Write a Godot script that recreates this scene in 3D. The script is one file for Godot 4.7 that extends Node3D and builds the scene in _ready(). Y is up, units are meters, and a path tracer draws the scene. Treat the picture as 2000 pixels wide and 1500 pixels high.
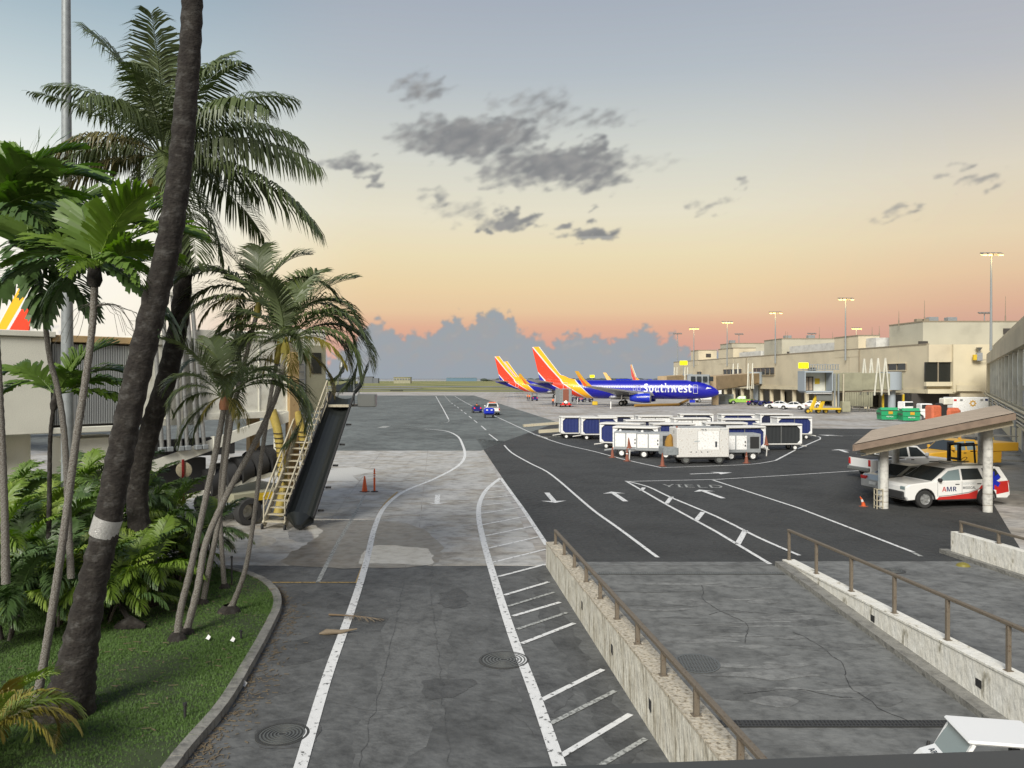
extends Node3D
# A view from a terminal walkway over an airport service road at dusk. Units are metres, y is up, the camera looks along -z.

var rng := RandomNumberGenerator.new()
var counts := {}
var M := {}
var cache := {}


# ---------------------------------------------------------------- geometry collector
class Geo:
	var v := PackedVector3Array()
	var n := PackedVector3Array()
	var uv := PackedVector2Array()
	var c := PackedColorArray()
	var tint := Color(1, 1, 1)
	var tinted := false
	var mapped := false   # side-view UVs: x and y of the vertex

	func put(p: Vector3, nn: Vector3) -> void:
		v.append(p)
		n.append(nn)
		if tinted:
			c.append(tint)
		if mapped:
			uv.append(Vector2(p.x, p.y))

	func tri(a: Vector3, b: Vector3, d: Vector3) -> void:   # counter-clockwise seen from outside
		var nn := (b - a).cross(d - a).normalized()
		put(a, nn); put(d, nn); put(b, nn)

	func tri_n(a: Vector3, b: Vector3, d: Vector3, na: Vector3, nb: Vector3, nd: Vector3) -> void:
		if (b - a).cross(d - a).dot(na + nb + nd) < 0.0:
			put(a, na); put(b, nb); put(d, nd)
		else:
			put(a, na); put(d, nd); put(b, nb)

	func quad(a: Vector3, b: Vector3, d: Vector3, e: Vector3) -> void:
		tri(a, b, d); tri(a, d, e)

	func face(p: Array, out: Vector3) -> void:   # convex, turned to look along out
		for i in range(1, p.size() - 1):
			if (p[i] - p[0]).cross(p[i + 1] - p[0]).dot(out) >= 0.0:
				tri(p[0], p[i], p[i + 1])
			else:
				tri(p[0], p[i + 1], p[i])

	func box(at: Vector3, size: Vector3, b := Basis.IDENTITY, bevel := 0.0) -> void:
		var h := size * 0.5
		var k: float = min(bevel, min(h.x, min(h.y, h.z)) * 0.9)
		for ax in 3:
			var u := (ax + 1) % 3
			var w := (ax + 2) % 3
			for s in [-1.0, 1.0]:
				var pts := []
				for q in [[-1, -1], [1, -1], [1, 1], [-1, 1]]:
					var p := Vector3.ZERO
					p[ax] = s * h[ax]
					p[u] = q[0] * (h[u] - k)
					p[w] = q[1] * (h[w] - k)
					pts.append(at + b * p)
				var o := Vector3.ZERO
				o[ax] = s
				face(pts, b * o)
				if k > 0.0:
					for t in [-1.0, 1.0]:   # the chamfers of the edges between ax and u
						var e := []
						for r in [-1.0, 1.0]:
							var p := Vector3.ZERO
							p[w] = r * (h[w] - k)
							p[ax] = s * h[ax]
							p[u] = t * (h[u] - k)
							var p2 := Vector3.ZERO
							p2[w] = p[w]
							p2[ax] = s * (h[ax] - k)
							p2[u] = t * h[u]
							if r < 0:
								e.append(at + b * p); e.append(at + b * p2)
							else:
								e.append(at + b * p2); e.append(at + b * p)
						var oo := Vector3.ZERO
						oo[ax] = s
						oo[u] = t
						face(e, b * oo)
		if k > 0.0:
			for sx in [-1.0, 1.0]:
				for sy in [-1.0, 1.0]:
					for sz in [-1.0, 1.0]:
						var s3 := Vector3(sx, sy, sz)
						face([at + b * (s3 * Vector3(h.x, h.y - k, h.z - k)), at + b * (s3 * Vector3(h.x - k, h.y, h.z - k)), at + b * (s3 * Vector3(h.x - k, h.y - k, h.z))], b * s3)

	func bar(a: Vector3, b: Vector3, w: float, h := -1.0, bevel := 0.0, up := Vector3.UP) -> void:   # a rectangular bar from a to b
		var d := b - a
		var l := d.length()
		var z := d / l
		var x := up.cross(z)
		if x.length() < 0.01:
			x = Vector3.RIGHT.cross(z)
		x = x.normalized()
		box((a + b) * 0.5, Vector3(w, w if h < 0.0 else h, l), Basis(x, z.cross(x), z), bevel)

	func tube(p: Array, r, sides := 8, caps := true) -> void:   # r: one radius or one for each point
		var x := Vector3.ZERO
		var rings := []
		var dirs := []
		for i in p.size():
			var a: Vector3 = p[max(i - 1, 0)]
			var b: Vector3 = p[min(i + 1, p.size() - 1)]
			var d := (b - a).normalized()
			if i == 0:
				x = d.cross(Vector3.UP if absf(d.y) < 0.9 else Vector3.RIGHT).normalized()
			else:
				x = (x - d * x.dot(d)).normalized()
			var y := d.cross(x)
			var ring := []
			var dd := []
			for k in sides:
				var an := TAU * k / sides
				var o := x * cos(an) + y * sin(an)
				dd.append(o)
				ring.append(p[i] + o * (r[i] if r is Array else r))
			rings.append(ring)
			dirs.append(dd)
		for i in p.size() - 1:
			for k in sides:
				var m := (k + 1) % sides
				tri_n(rings[i][k], rings[i][m], rings[i + 1][m], dirs[i][k], dirs[i][m], dirs[i + 1][m])
				tri_n(rings[i][k], rings[i + 1][m], rings[i + 1][k], dirs[i][k], dirs[i + 1][m], dirs[i + 1][k])
		if caps:
			face(rings[0], p[0] - p[1])
			face(rings[-1], p[-1] - p[-2])

	func lathe(prof: Array, sides: int, t := Transform3D.IDENTITY, smooth := false) -> void:   # Vector2(radius, height) round the y axis, from bottom to top outside
		for i in prof.size() - 1:
			var a: Vector2 = prof[i]
			var b: Vector2 = prof[i + 1]
			var nn := Vector2(b.y - a.y, a.x - b.x).normalized()
			for k in sides:
				var a0 := TAU * k / sides
				var a1 := TAU * (k + 1) / sides
				var d0 := Vector3(cos(a0), 0, sin(a0))
				var d1 := Vector3(cos(a1), 0, sin(a1))
				var up := Vector3.UP
				var n0 := t.basis * (d0 * nn.x + up * nn.y)
				var n1 := t.basis * (d1 * nn.x + up * nn.y)
				var p0 := t * (d0 * a.x + up * a.y)
				var p1 := t * (d1 * a.x + up * a.y)
				var p2 := t * (d1 * b.x + up * b.y)
				var p3 := t * (d0 * b.x + up * b.y)
				if a.x > 0.0:
					tri_n(p0, p1, p2, n0, n1, n1)
				if b.x > 0.0:
					tri_n(p0, p2, p3, n0, n1, n0)

	func loft(rings: Array, caps := true) -> void:   # closed rings of equal length, smooth
		var m: int = rings.size()
		var k: int = rings[0].size()
		var mid := []
		for ring in rings:
			var s := Vector3.ZERO
			for p in ring:
				s += p
			mid.append(s / k)
		var nn := []
		for i in m:
			var row := []
			for j in k:
				var du: Vector3 = rings[min(i + 1, m - 1)][j] - rings[max(i - 1, 0)][j]
				var dv: Vector3 = rings[i][(j + 1) % k] - rings[i][(j + k - 1) % k]
				var o := du.cross(dv)
				if o.length() < 1e-9:
					o = rings[i][j] - mid[i]
				if o.dot(rings[i][j] - mid[i]) < 0.0:
					o = -o
				row.append(o.normalized())
			nn.append(row)
		for i in m - 1:
			for j in k:
				var q := (j + 1) % k
				tri_n(rings[i][j], rings[i][q], rings[i + 1][q], nn[i][j], nn[i][q], nn[i + 1][q])
				tri_n(rings[i][j], rings[i + 1][q], rings[i + 1][j], nn[i][j], nn[i + 1][q], nn[i + 1][j])
		if caps:
			face(rings[0], mid[0] - mid[1])
			face(rings[m - 1], mid[m - 1] - mid[m - 2])

	func slab(poly: Array, t: Transform3D, z0: Array, z1: Array) -> void:   # a polygon in xy with its own front and back z for each corner
		var pp := PackedVector2Array(poly)
		var area := 0.0
		for i in poly.size():
			area += poly[i].cross(poly[(i + 1) % poly.size()])
		var idx := Geometry2D.triangulate_polygon(pp)
		for s in 2:
			var out := t.basis * Vector3(0, 0, 1 if s == 0 else -1)
			for i in range(0, idx.size(), 3):
				var q := []
				for j in 3:
					var w: int = idx[i + j]
					q.append(t * Vector3(poly[w].x, poly[w].y, z1[w] if s == 0 else z0[w]))
				face(q, out)
		for i in poly.size():
			var j := (i + 1) % poly.size()
			var e: Vector2 = poly[j] - poly[i]
			var o := Vector3(e.y, -e.x, 0) * signf(area)
			face([t * Vector3(poly[i].x, poly[i].y, z0[i]), t * Vector3(poly[j].x, poly[j].y, z0[j]), t * Vector3(poly[j].x, poly[j].y, z1[j]), t * Vector3(poly[i].x, poly[i].y, z1[i])], t.basis * o)

	func prism(poly: Array, t: Transform3D, depth: float) -> void:
		var a := []
		var b := []
		for p in poly:
			a.append(-depth * 0.5)
			b.append(depth * 0.5)
		slab(poly, t, a, b)

	func shell(poly: Array, t: Transform3D, half: float, inset: float, drop: float) -> void:   # a thick plate with its outer edges rounded over
		var k := poly.size()
		var area := 0.0
		for i in k:
			area += poly[i].cross(poly[(i + 1) % k])
		var small := []
		for i in k:
			var e0: Vector2 = (poly[i] - poly[(i + k - 1) % k]).normalized()
			var e1: Vector2 = (poly[(i + 1) % k] - poly[i]).normalized()
			var nn := (Vector2(-e0.y, e0.x) + Vector2(-e1.y, e1.x)) * signf(area)
			nn = nn.normalized() if nn.length() > 0.1 else Vector2.ZERO
			small.append(poly[i] + nn * inset)
		for s in [-1.0, 1.0]:
			var idx := Geometry2D.triangulate_polygon(PackedVector2Array(small))
			for i in range(0, idx.size(), 3):
				var q := []
				for j in 3:
					q.append(t * Vector3(small[idx[i + j]].x, small[idx[i + j]].y, s * half))
				face(q, t.basis * Vector3(0, 0, s))
			for i in k:
				var j := (i + 1) % k
				var e: Vector2 = poly[j] - poly[i]
				var o := Vector3(e.y, -e.x, 0) * signf(area)
				o = o.normalized() + Vector3(0, 0, s)
				face([t * Vector3(poly[i].x, poly[i].y, s * (half - drop)), t * Vector3(poly[j].x, poly[j].y, s * (half - drop)), t * Vector3(small[j].x, small[j].y, s * half), t * Vector3(small[i].x, small[i].y, s * half)], t.basis * o)
		for i in k:
			var j := (i + 1) % k
			var e: Vector2 = poly[j] - poly[i]
			var o := Vector3(e.y, -e.x, 0) * signf(area)
			var z := half - drop
			face([t * Vector3(poly[i].x, poly[i].y, -z), t * Vector3(poly[j].x, poly[j].y, -z), t * Vector3(poly[j].x, poly[j].y, z), t * Vector3(poly[i].x, poly[i].y, z)], t.basis * o)

	func flat(poly: Array, y: float, thick := 0.0) -> void:   # Vector2(x, z) corners of a level sheet
		var idx := Geometry2D.triangulate_polygon(PackedVector2Array(poly))
		for i in range(0, idx.size(), 3):
			var q := []
			for j in 3:
				q.append(Vector3(poly[idx[i + j]].x, y, poly[idx[i + j]].y))
			face(q, Vector3.UP)
		if thick > 0.0:
			var area := 0.0
			for i in poly.size():
				area += poly[i].cross(poly[(i + 1) % poly.size()])
			for i in poly.size():
				var a: Vector2 = poly[i]
				var b: Vector2 = poly[(i + 1) % poly.size()]
				var o := Vector3(b.y - a.y, 0, a.x - b.x) * signf(area)
				face([Vector3(a.x, y - thick, a.y), Vector3(b.x, y - thick, b.y), Vector3(b.x, y, b.y), Vector3(a.x, y, a.y)], o)

	func ribbon(p: Array, w: float, y: float, thick := 0.0, closed := false) -> void:   # a band along Vector2(x, z) points
		var l := []
		var r := []
		var k := p.size()
		for i in k:
			var a: Vector2 = p[(i + k - 1) % k] if closed else p[max(i - 1, 0)]
			var b: Vector2 = p[(i + 1) % k] if closed else p[min(i + 1, k - 1)]
			var d0: Vector2 = (p[i] - a).normalized()
			var d1: Vector2 = (b - p[i]).normalized()
			var d := (d0 + d1).normalized()
			var s := Vector2(-d.y, d.x)
			var mitre: float = 1.0 / max(0.5, absf(d.dot(d0 if d0 != Vector2.ZERO else d1)))
			l.append(p[i] + s * w * 0.5 * mitre)
			r.append(p[i] - s * w * 0.5 * mitre)
		for i in (k if closed else k - 1):
			var j := (i + 1) % k
			var q := [Vector3(l[i].x, y, l[i].y), Vector3(l[j].x, y, l[j].y), Vector3(r[j].x, y, r[j].y), Vector3(r[i].x, y, r[i].y)]
			face(q, Vector3.UP)
			if thick > 0.0:
				var dn := Vector3(0, thick, 0)
				face([q[0], q[1], q[1] - dn, q[0] - dn], q[0] - q[3])
				face([q[3], q[2], q[2] - dn, q[3] - dn], q[3] - q[0])
				if not closed and i == 0:
					face([q[0], q[3], q[3] - dn, q[0] - dn], q[0] - q[1])
				if not closed and i == k - 2:
					face([q[1], q[2], q[2] - dn, q[1] - dn], q[1] - q[0])

	func mesh() -> ArrayMesh:
		var a := []
		a.resize(Mesh.ARRAY_MAX)
		a[Mesh.ARRAY_VERTEX] = v
		a[Mesh.ARRAY_NORMAL] = n
		if tinted:
			a[Mesh.ARRAY_COLOR] = c
		if mapped:
			a[Mesh.ARRAY_TEX_UV] = uv
		var m := ArrayMesh.new()
		m.add_surface_from_arrays(Mesh.PRIMITIVE_TRIANGLES, a)
		return m


# ---------------------------------------------------------------- nodes
func numbered(parent: Node, called: String) -> String:
	var key := [parent.get_instance_id(), called]
	counts[key] = counts.get(key, -1) + 1
	return called if counts[key] == 0 else "%s_%03d" % [called, counts[key]]

func tag(o: Node3D, label: String, category: String, group := "") -> Node3D:
	o.set_meta("label", label)
	o.set_meta("category", category)
	if group:
		o.set_meta("group", group)
	return o

func thing(called: String, label: String, category: String, at := Vector3.ZERO, turn := 0.0, group := "") -> Node3D:
	var o := Node3D.new()
	o.name = numbered(self, called)
	add_child(o, true)
	o.position = at
	o.rotation.y = deg_to_rad(turn)
	return tag(o, label, category, group)

func shape(parent: Node3D, called: String, m, mat: Material, at := Vector3.ZERO, label := "") -> MeshInstance3D:
	var o := MeshInstance3D.new()
	o.name = numbered(parent, called)
	o.mesh = m.mesh() if m is Geo and m.v.size() else (null if m is Geo else m)
	o.material_override = mat
	o.position = at
	parent.add_child(o, true)
	if label:
		o.set_meta("label", label)
	return o

func solo(called: String, m, mat: Material, label: String, category: String, at := Vector3.ZERO, group := "") -> MeshInstance3D:
	var o := shape(self, called, m, mat, at)
	tag(o, label, category, group)
	return o

func struct(called: String, m, mat: Material, at := Vector3.ZERO) -> MeshInstance3D:
	var o := shape(self, called, m, mat, at)
	o.set_meta("kind", "structure")
	return o

func stuff(o: Node3D) -> Node3D:
	o.set_meta("kind", "stuff")
	return o

func copy(src: Node3D, label: String, at: Vector3, turn := 0.0) -> Node3D:   # a thing with its parts under the next number
	var o: Node3D = src.duplicate()
	var called: String = str(src.name)
	if called.substr(max(0, called.length() - 3)).is_valid_int():
		called = called.substr(0, called.length() - 4)
	o.name = numbered(self, called)
	add_child(o, true)
	o.position = at
	o.rotation.y = deg_to_rad(turn)
	o.set_meta("label", label)
	return o

func scatter(parent: Node3D, called: String, m: Mesh, mat: Material, places: Array) -> MultiMeshInstance3D:
	var mm := MultiMesh.new()
	mm.transform_format = MultiMesh.TRANSFORM_3D
	mm.mesh = m
	mm.instance_count = places.size()
	for i in places.size():
		mm.set_instance_transform(i, places[i])
	var o := MultiMeshInstance3D.new()
	o.name = numbered(parent, called)
	o.multimesh = mm
	o.material_override = mat
	parent.add_child(o, true)
	o.set_meta("kind", "stuff")
	return o

func lettering(parent: Node3D, called: String, words: String, width: float, height: float, mat: Material, t: Transform3D, bold := true, serif := false) -> MeshInstance3D:
	var f := SystemFont.new()
	f.font_names = PackedStringArray(["Droid Serif" if serif else "Droid Sans"])
	f.font_weight = 700 if bold else 400
	var tm := TextMesh.new()
	tm.text = words
	tm.font = f
	tm.font_size = 64
	tm.depth = 0.0
	tm.pixel_size = 0.01
	tm.curve_step = 2.0
	var src := tm.get_mesh_arrays()
	var pos: PackedVector3Array = src[Mesh.ARRAY_VERTEX]
	var lo := Vector3(1e9, 1e9, 0)
	var hi := Vector3(-1e9, -1e9, 0)
	for p in pos:
		lo = lo.min(p)
		hi = hi.max(p)
	var ix: PackedInt32Array = src[Mesh.ARRAY_INDEX]
	var g := Geo.new()
	for i in range(0, ix.size(), 3):
		var q := []
		for j in 3:
			var p := pos[ix[i + j]]
			q.append(t * Vector3(((p.x - lo.x) / (hi.x - lo.x) - 0.5) * width, ((p.y - lo.y) / (hi.y - lo.y) - 0.5) * height, 0))
		g.face(q, t.basis.z)
	return shape(parent, called, g, mat)

func curve(p: Array, steps := 6) -> Array:   # a smooth line through the points
	var out := []
	for i in p.size() - 1:
		var a = p[max(i - 1, 0)]
		var b = p[i]
		var d = p[i + 1]
		var e = p[min(i + 2, p.size() - 1)]
		for s in steps:
			out.append(b.cubic_interpolate(d, a, e, float(s) / steps))
	out.append(p[-1])
	return out

func facing(x: Vector3, y: Vector3, at: Vector3) -> Transform3D:   # axes x and y given, z across them
	x = x.normalized()
	var z := x.cross(y).normalized()
	return Transform3D(Basis(x, z.cross(x), z), at)

# ---------------------------------------------------------------- materials
func lin(r: float, g: float, b: float) -> Color:   # a real-world base colour, as sRGB for albedo_color
	return Color(r, g, b).linear_to_srgb()

func noise_tex(key: String, seed_: int, freq: float, stops: Array, octaves := 4, normal := 0.0, size := 512, kind := FastNoiseLite.TYPE_SIMPLEX_SMOOTH, gain := 0.5) -> NoiseTexture2D:
	if cache.has(key):
		return cache[key]
	var f := FastNoiseLite.new()
	f.seed = seed_
	f.noise_type = kind
	f.frequency = freq
	f.fractal_octaves = octaves
	f.fractal_gain = gain
	var t := NoiseTexture2D.new()
	t.width = size
	t.height = size
	t.seamless = true
	t.noise = f
	if normal > 0.0:
		t.as_normal_map = true
		t.bump_strength = normal
	else:
		var g := Gradient.new()
		g.offsets = PackedFloat32Array(stops.map(func(s): return s[0]))
		g.colors = PackedColorArray(stops.map(func(s): return s[1]))
		t.color_ramp = g
	cache[key] = t
	return t

func grey(a: float) -> Color:
	return Color(a, a, a)

func plain(c: Color, rough := 0.6, metal := 0.0) -> StandardMaterial3D:
	var m := StandardMaterial3D.new()
	m.albedo_color = c
	m.roughness = rough
	m.metallic = metal
	return m

func worn(c: Color, rough: float, tex: Texture2D, metres: float, tex2: Texture2D = null, metres2 := 1.0, normal: Texture2D = null, depth := 0.5, metal := 0.0, tall := 1.0) -> StandardMaterial3D:
	# two patterns of different size over a base colour, laid on in world space
	var m := plain(c, rough, metal)
	m.uv1_triplanar = true
	m.uv1_world_triplanar = true
	m.uv1_scale = Vector3(1.0, 1.0 / tall, 1.0) / metres
	m.albedo_texture = tex
	if tex2:
		m.detail_enabled = true
		m.detail_blend_mode = BaseMaterial3D.BLEND_MODE_MUL
		m.detail_uv_layer = BaseMaterial3D.DETAIL_UV_2
		m.detail_albedo = tex2
		m.uv2_triplanar = true
		m.uv2_world_triplanar = true
		m.uv2_scale = Vector3.ONE / metres2
	if normal:
		m.normal_enabled = true
		m.normal_texture = normal
		m.normal_scale = depth
	return m

func glow(c: Color, e: float) -> StandardMaterial3D:
	var m := plain(c, 0.5)
	m.emission_enabled = true
	m.emission = c
	m.emission_energy_multiplier = e
	return m

func glass(c: Color, a: float) -> StandardMaterial3D:
	var m := plain(Color(c.r, c.g, c.b, a), 0.04)
	m.transparency = BaseMaterial3D.TRANSPARENCY_ALPHA
	return m

func leaf(c: Color, back: Color, rough := 0.45) -> StandardMaterial3D:
	var m := plain(c, rough)
	m.vertex_color_use_as_albedo = true
	m.cull_mode = BaseMaterial3D.CULL_DISABLED
	m.backlight_enabled = true
	m.backlight = back
	return m

func make_materials() -> void:
	var blotch := noise_tex("blotch", 1, 0.008, [[0.0, grey(0.86)], [0.4, grey(0.94)], [0.6, grey(0.98)], [1.0, grey(1.0)]], 5)
	var stain := noise_tex("stain", 2, 0.006, [[0.0, grey(0.7)], [0.3, grey(0.9)], [0.5, grey(0.97)], [1.0, grey(1.0)]], 6, 0.0, 1024)
	var grain := noise_tex("grain", 3, 0.12, [[0.0, grey(0.62)], [0.5, grey(0.9)], [1.0, grey(1.0)]], 3)
	var fine := noise_tex("fine", 4, 0.05, [[0.0, grey(0.8)], [0.5, grey(0.95)], [1.0, grey(1.0)]], 4)
	var warm := noise_tex("warm", 5, 0.007, [[0.0, Color(0.84, 0.8, 0.76)], [0.4, Color(0.95, 0.935, 0.92)], [0.6, grey(0.98)], [1.0, grey(1.0)]], 5, 0.0, 1024)
	var patchy := noise_tex("patchy", 6, 0.009, [[0.0, grey(0.7)], [0.35, grey(0.84)], [0.5, grey(0.9)], [0.65, grey(0.97)], [1.0, grey(1.0)]], 6, 0.0, 1024)
	var rust := noise_tex("rust", 7, 0.02, [[0.0, Color(0.5, 0.33, 0.22)], [0.12, Color(0.75, 0.62, 0.5)], [0.22, grey(0.94)], [1.0, grey(1.0)]], 5)
	var chips := noise_tex("chips", 8, 0.03, [[0.0, grey(0.25)], [0.24, grey(0.4)], [0.3, grey(0.95)], [1.0, grey(1.0)]], 5)
	var bump := noise_tex("bump", 9, 0.09, [], 4, 6.0)
	var bump2 := noise_tex("bump2", 10, 0.03, [], 5, 8.0)
	var pave := noise_tex("pave", 41, 0.004, [[0.0, grey(0.76)], [0.35, grey(0.9)], [0.5, grey(0.945)], [0.7, grey(0.99)], [1.0, grey(1.0)]], 8, 0.0, 1024, FastNoiseLite.TYPE_SIMPLEX_SMOOTH, 0.62)
	var pave_warm := noise_tex("pave_warm", 42, 0.004, [[0.0, Color(0.8, 0.77, 0.73)], [0.38, Color(0.93, 0.915, 0.89)], [0.55, grey(0.975)], [1.0, grey(1.0)]], 8, 0.0, 1024, FastNoiseLite.TYPE_SIMPLEX_SMOOTH, 0.62)
	M.apron = worn(lin(0.45, 0.43, 0.405), 0.8, pave_warm, 41.0, pave, 5.3, bump, 0.2)
	M.asphalt = worn(lin(0.058, 0.06, 0.059), 0.82, pave, 17.0, grain, 0.7, bump, 0.5)
	M.taxi = worn(lin(0.155, 0.172, 0.165), 0.8, pave, 67.0, pave, 11.0, bump, 0.3)
	M.old_asphalt = worn(lin(0.122, 0.125, 0.122), 0.75, pave, 11.0, pave, 2.3, bump, 0.2)
	M.slab_a = worn(lin(0.47, 0.46, 0.432), 0.75, pave_warm, 9.7, pave, 3.1, bump, 0.2)
	M.slab_b = worn(lin(0.45, 0.44, 0.412), 0.75, pave_warm, 8.3, pave, 2.7, bump, 0.2)
	M.slab_c = worn(lin(0.49, 0.48, 0.455), 0.75, pave_warm, 11.0, pave, 3.7, bump, 0.2)
	M.ramp = worn(lin(0.172, 0.175, 0.167), 0.8, pave, 7.0, pave, 1.9, bump2, 0.3)
	M.drive = worn(lin(0.18, 0.183, 0.176), 0.8, pave, 9.0, pave, 2.1, bump2, 0.3)
	M.stain_dark = worn(lin(0.095, 0.097, 0.095), 0.7, pave, 7.0, pave, 1.7, bump, 0.2)
	M.stain_mid = worn(lin(0.108, 0.11, 0.108), 0.72, pave, 7.0, pave, 1.7, bump, 0.2)
	M.stain_pale = worn(lin(0.142, 0.145, 0.141), 0.75, pave, 7.0, pave, 1.7, bump, 0.2)
	M.ramp_dark = worn(lin(0.145, 0.147, 0.14), 0.75, pave, 5.0, pave, 1.3, bump2, 0.3)
	M.ramp_pale = worn(lin(0.215, 0.217, 0.207), 0.8, pave, 5.0, pave, 1.3, bump2, 0.3)
	M.walk = worn(lin(0.33, 0.325, 0.3), 0.8, blotch, 4.0, grain, 0.9, bump, 0.3)
	M.ramp.uv1_scale = Vector3(1.0 / 11.0, 1.0, 1.0 / 5.5)
	M.slab_a.uv1_scale = Vector3(1.0 / 14.0, 1.0, 1.0 / 7.0)
	M.paint = worn(lin(0.85, 0.85, 0.83), 0.6, noise_tex("paintwear", 11, 0.025, [[0.0, grey(0.3)], [0.2, grey(0.55)], [0.27, grey(0.95)], [1.0, grey(1.0)]], 5), 2.2, fine, 0.5)
	M.paint_faded = worn(lin(0.52, 0.53, 0.5), 0.7, noise_tex("paintold", 12, 0.03, [[0.0, grey(0.5)], [0.35, grey(0.68)], [0.5, grey(0.9)], [1.0, grey(1.0)]], 5), 1.6, fine, 0.5)
	M.paint_yellow = worn(lin(0.62, 0.42, 0.14), 0.7, noise_tex("paintold", 12, 0.03, [], 5), 1.6, fine, 0.5)
	M.field = worn(lin(0.30, 0.275, 0.115), 0.95, noise_tex("field", 13, 0.006, [[0.0, Color(0.5, 0.62, 0.45)], [0.45, Color(0.85, 0.9, 0.75)], [0.6, grey(1.0)], [1.0, Color(1.0, 0.95, 0.85)]], 5), 260.0, fine, 23.0)
	M.far_pave = worn(lin(0.2, 0.2, 0.19), 0.85, blotch, 120.0)
	M.sea = plain(lin(0.12, 0.2, 0.27), 0.25)
	M.soil = worn(lin(0.05, 0.075, 0.024), 0.95, blotch, 2.1, grain, 0.4)
	M.grass = leaf(lin(0.085, 0.165, 0.03), lin(0.1, 0.16, 0.03), 0.6)
	M.kerb = worn(lin(0.3, 0.292, 0.262), 0.85, stain, 2.6, grain, 0.4, bump2, 0.5)
	M.litter = plain(lin(0.15, 0.115, 0.07), 0.9)
	M.wall_old = worn(lin(0.78, 0.76, 0.67), 0.85, noise_tex("drips", 14, 0.012, [[0.0, Color(0.5, 0.47, 0.42)], [0.2, Color(0.8, 0.78, 0.74)], [0.36, Color(0.93, 0.92, 0.9)], [1.0, grey(1.0)]], 6), 1.5, fine, 0.5, bump2, 0.6, 0.0, 5.0)
	M.wall_white = worn(lin(0.84, 0.83, 0.77), 0.8, noise_tex("mould", 15, 0.013, [[0.0, Color(0.4, 0.4, 0.36)], [0.14, Color(0.72, 0.7, 0.65)], [0.24, Color(0.96, 0.95, 0.93)], [1.0, grey(1.0)]], 6), 2.6, fine, 0.6, bump2, 0.3, 0.0, 3.0)
	M.coping = worn(lin(0.58, 0.54, 0.45), 0.9, noise_tex("copestain", 16, 0.02, [[0.0, Color(0.5, 0.47, 0.43)], [0.25, Color(0.8, 0.77, 0.72)], [0.42, Color(0.95, 0.93, 0.9)], [1.0, grey(1.0)]], 5), 0.9, pave, 0.6, bump2, 0.7)
	M.rail = worn(lin(0.21, 0.173, 0.128), 0.65, rust, 0.8, grain, 0.3)
	M.cream = worn(lin(0.672, 0.594, 0.431), 0.85, noise_tex("cream", 17, 0.006, [[0.0, grey(0.88)], [0.5, grey(0.97)], [1.0, grey(1.0)]], 4), 22.0, fine, 2.0)
	M.cream_light = worn(lin(0.739, 0.661, 0.47), 0.85, noise_tex("cream", 17, 0.006, [], 4), 18.0, fine, 2.0)
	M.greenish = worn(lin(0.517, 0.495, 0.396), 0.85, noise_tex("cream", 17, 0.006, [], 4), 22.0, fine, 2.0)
	M.trim = plain(lin(0.25, 0.21, 0.15), 0.8)
	M.white_wall = worn(lin(0.6, 0.6, 0.57), 0.8, blotch, 8.0)
	M.fin = worn(lin(0.78, 0.78, 0.7), 0.8, blotch, 8.0)
	M.dark_glass = plain(lin(0.022, 0.024, 0.022), 0.12)
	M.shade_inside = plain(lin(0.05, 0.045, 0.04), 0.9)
	M.roof_tan = worn(lin(0.62, 0.5, 0.375), 0.85, blotch, 3.0, grain, 0.25)
	M.roof_edge = worn(lin(0.26, 0.19, 0.14), 0.8, blotch, 2.0, fine, 0.4)
	M.column = worn(lin(0.72, 0.71, 0.66), 0.85, stain, 1.5, fine, 0.3)
	M.white = worn(lin(0.82, 0.82, 0.8), 0.45, noise_tex("dirt", 18, 0.02, [[0.0, Color(0.82, 0.79, 0.74)], [0.3, grey(0.95)], [0.5, grey(1.0)], [1.0, grey(1.0)]], 5), 1.7)
	M.white_rusty = worn(lin(0.8, 0.79, 0.75), 0.5, rust, 1.3, fine, 0.4)
	M.white_gloss = plain(lin(0.8, 0.8, 0.78), 0.2)
	M.white_gloss.clearcoat_enabled = true
	M.white_gloss.clearcoat = 0.6
	M.grey_paint = worn(lin(0.36, 0.38, 0.39), 0.5, blotch, 1.4, fine, 0.3)
	M.gunmetal = plain(lin(0.2, 0.21, 0.2), 0.3, 0.3)
	M.silver = plain(lin(0.45, 0.46, 0.46), 0.32, 0.6)
	M.steel = worn(lin(0.42, 0.43, 0.42), 0.4, blotch, 0.8, fine, 0.2, null, 0.5, 0.6)
	M.galv = worn(lin(0.34, 0.37, 0.38), 0.5, blotch, 0.9, fine, 0.2, null, 0.5, 0.2)
	M.black = plain(lin(0.022, 0.022, 0.022), 0.7)
	M.rubber = plain(lin(0.03, 0.03, 0.03), 0.85)
	M.blue_cloth = worn(lin(0.014, 0.03, 0.17), 0.7, noise_tex("folds", 19, 0.02, [[0.0, grey(0.55)], [0.5, grey(0.9)], [1.0, grey(1.0)]], 4), 0.9, null, 1.0, bump2, 0.4)
	M.navy_cloth = worn(lin(0.012, 0.018, 0.06), 0.8, noise_tex("folds", 19, 0.02, [], 4), 0.9)
	M.dark_cloth = plain(lin(0.025, 0.028, 0.03), 0.85)
	M.blue = plain(lin(0.012, 0.03, 0.42), 0.25)
	M.deep_blue = plain(lin(0.02, 0.025, 0.16), 0.35)
	M.orange_red = plain(lin(0.72, 0.085, 0.02), 0.55)
	M.cone = worn(lin(0.75, 0.13, 0.035), 0.6, noise_tex("dirt", 18, 0.02, [], 5), 0.5)
	M.cone_dull = worn(lin(0.24, 0.08, 0.048), 0.75, noise_tex("dirt", 18, 0.02, [], 5), 0.5)
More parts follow.
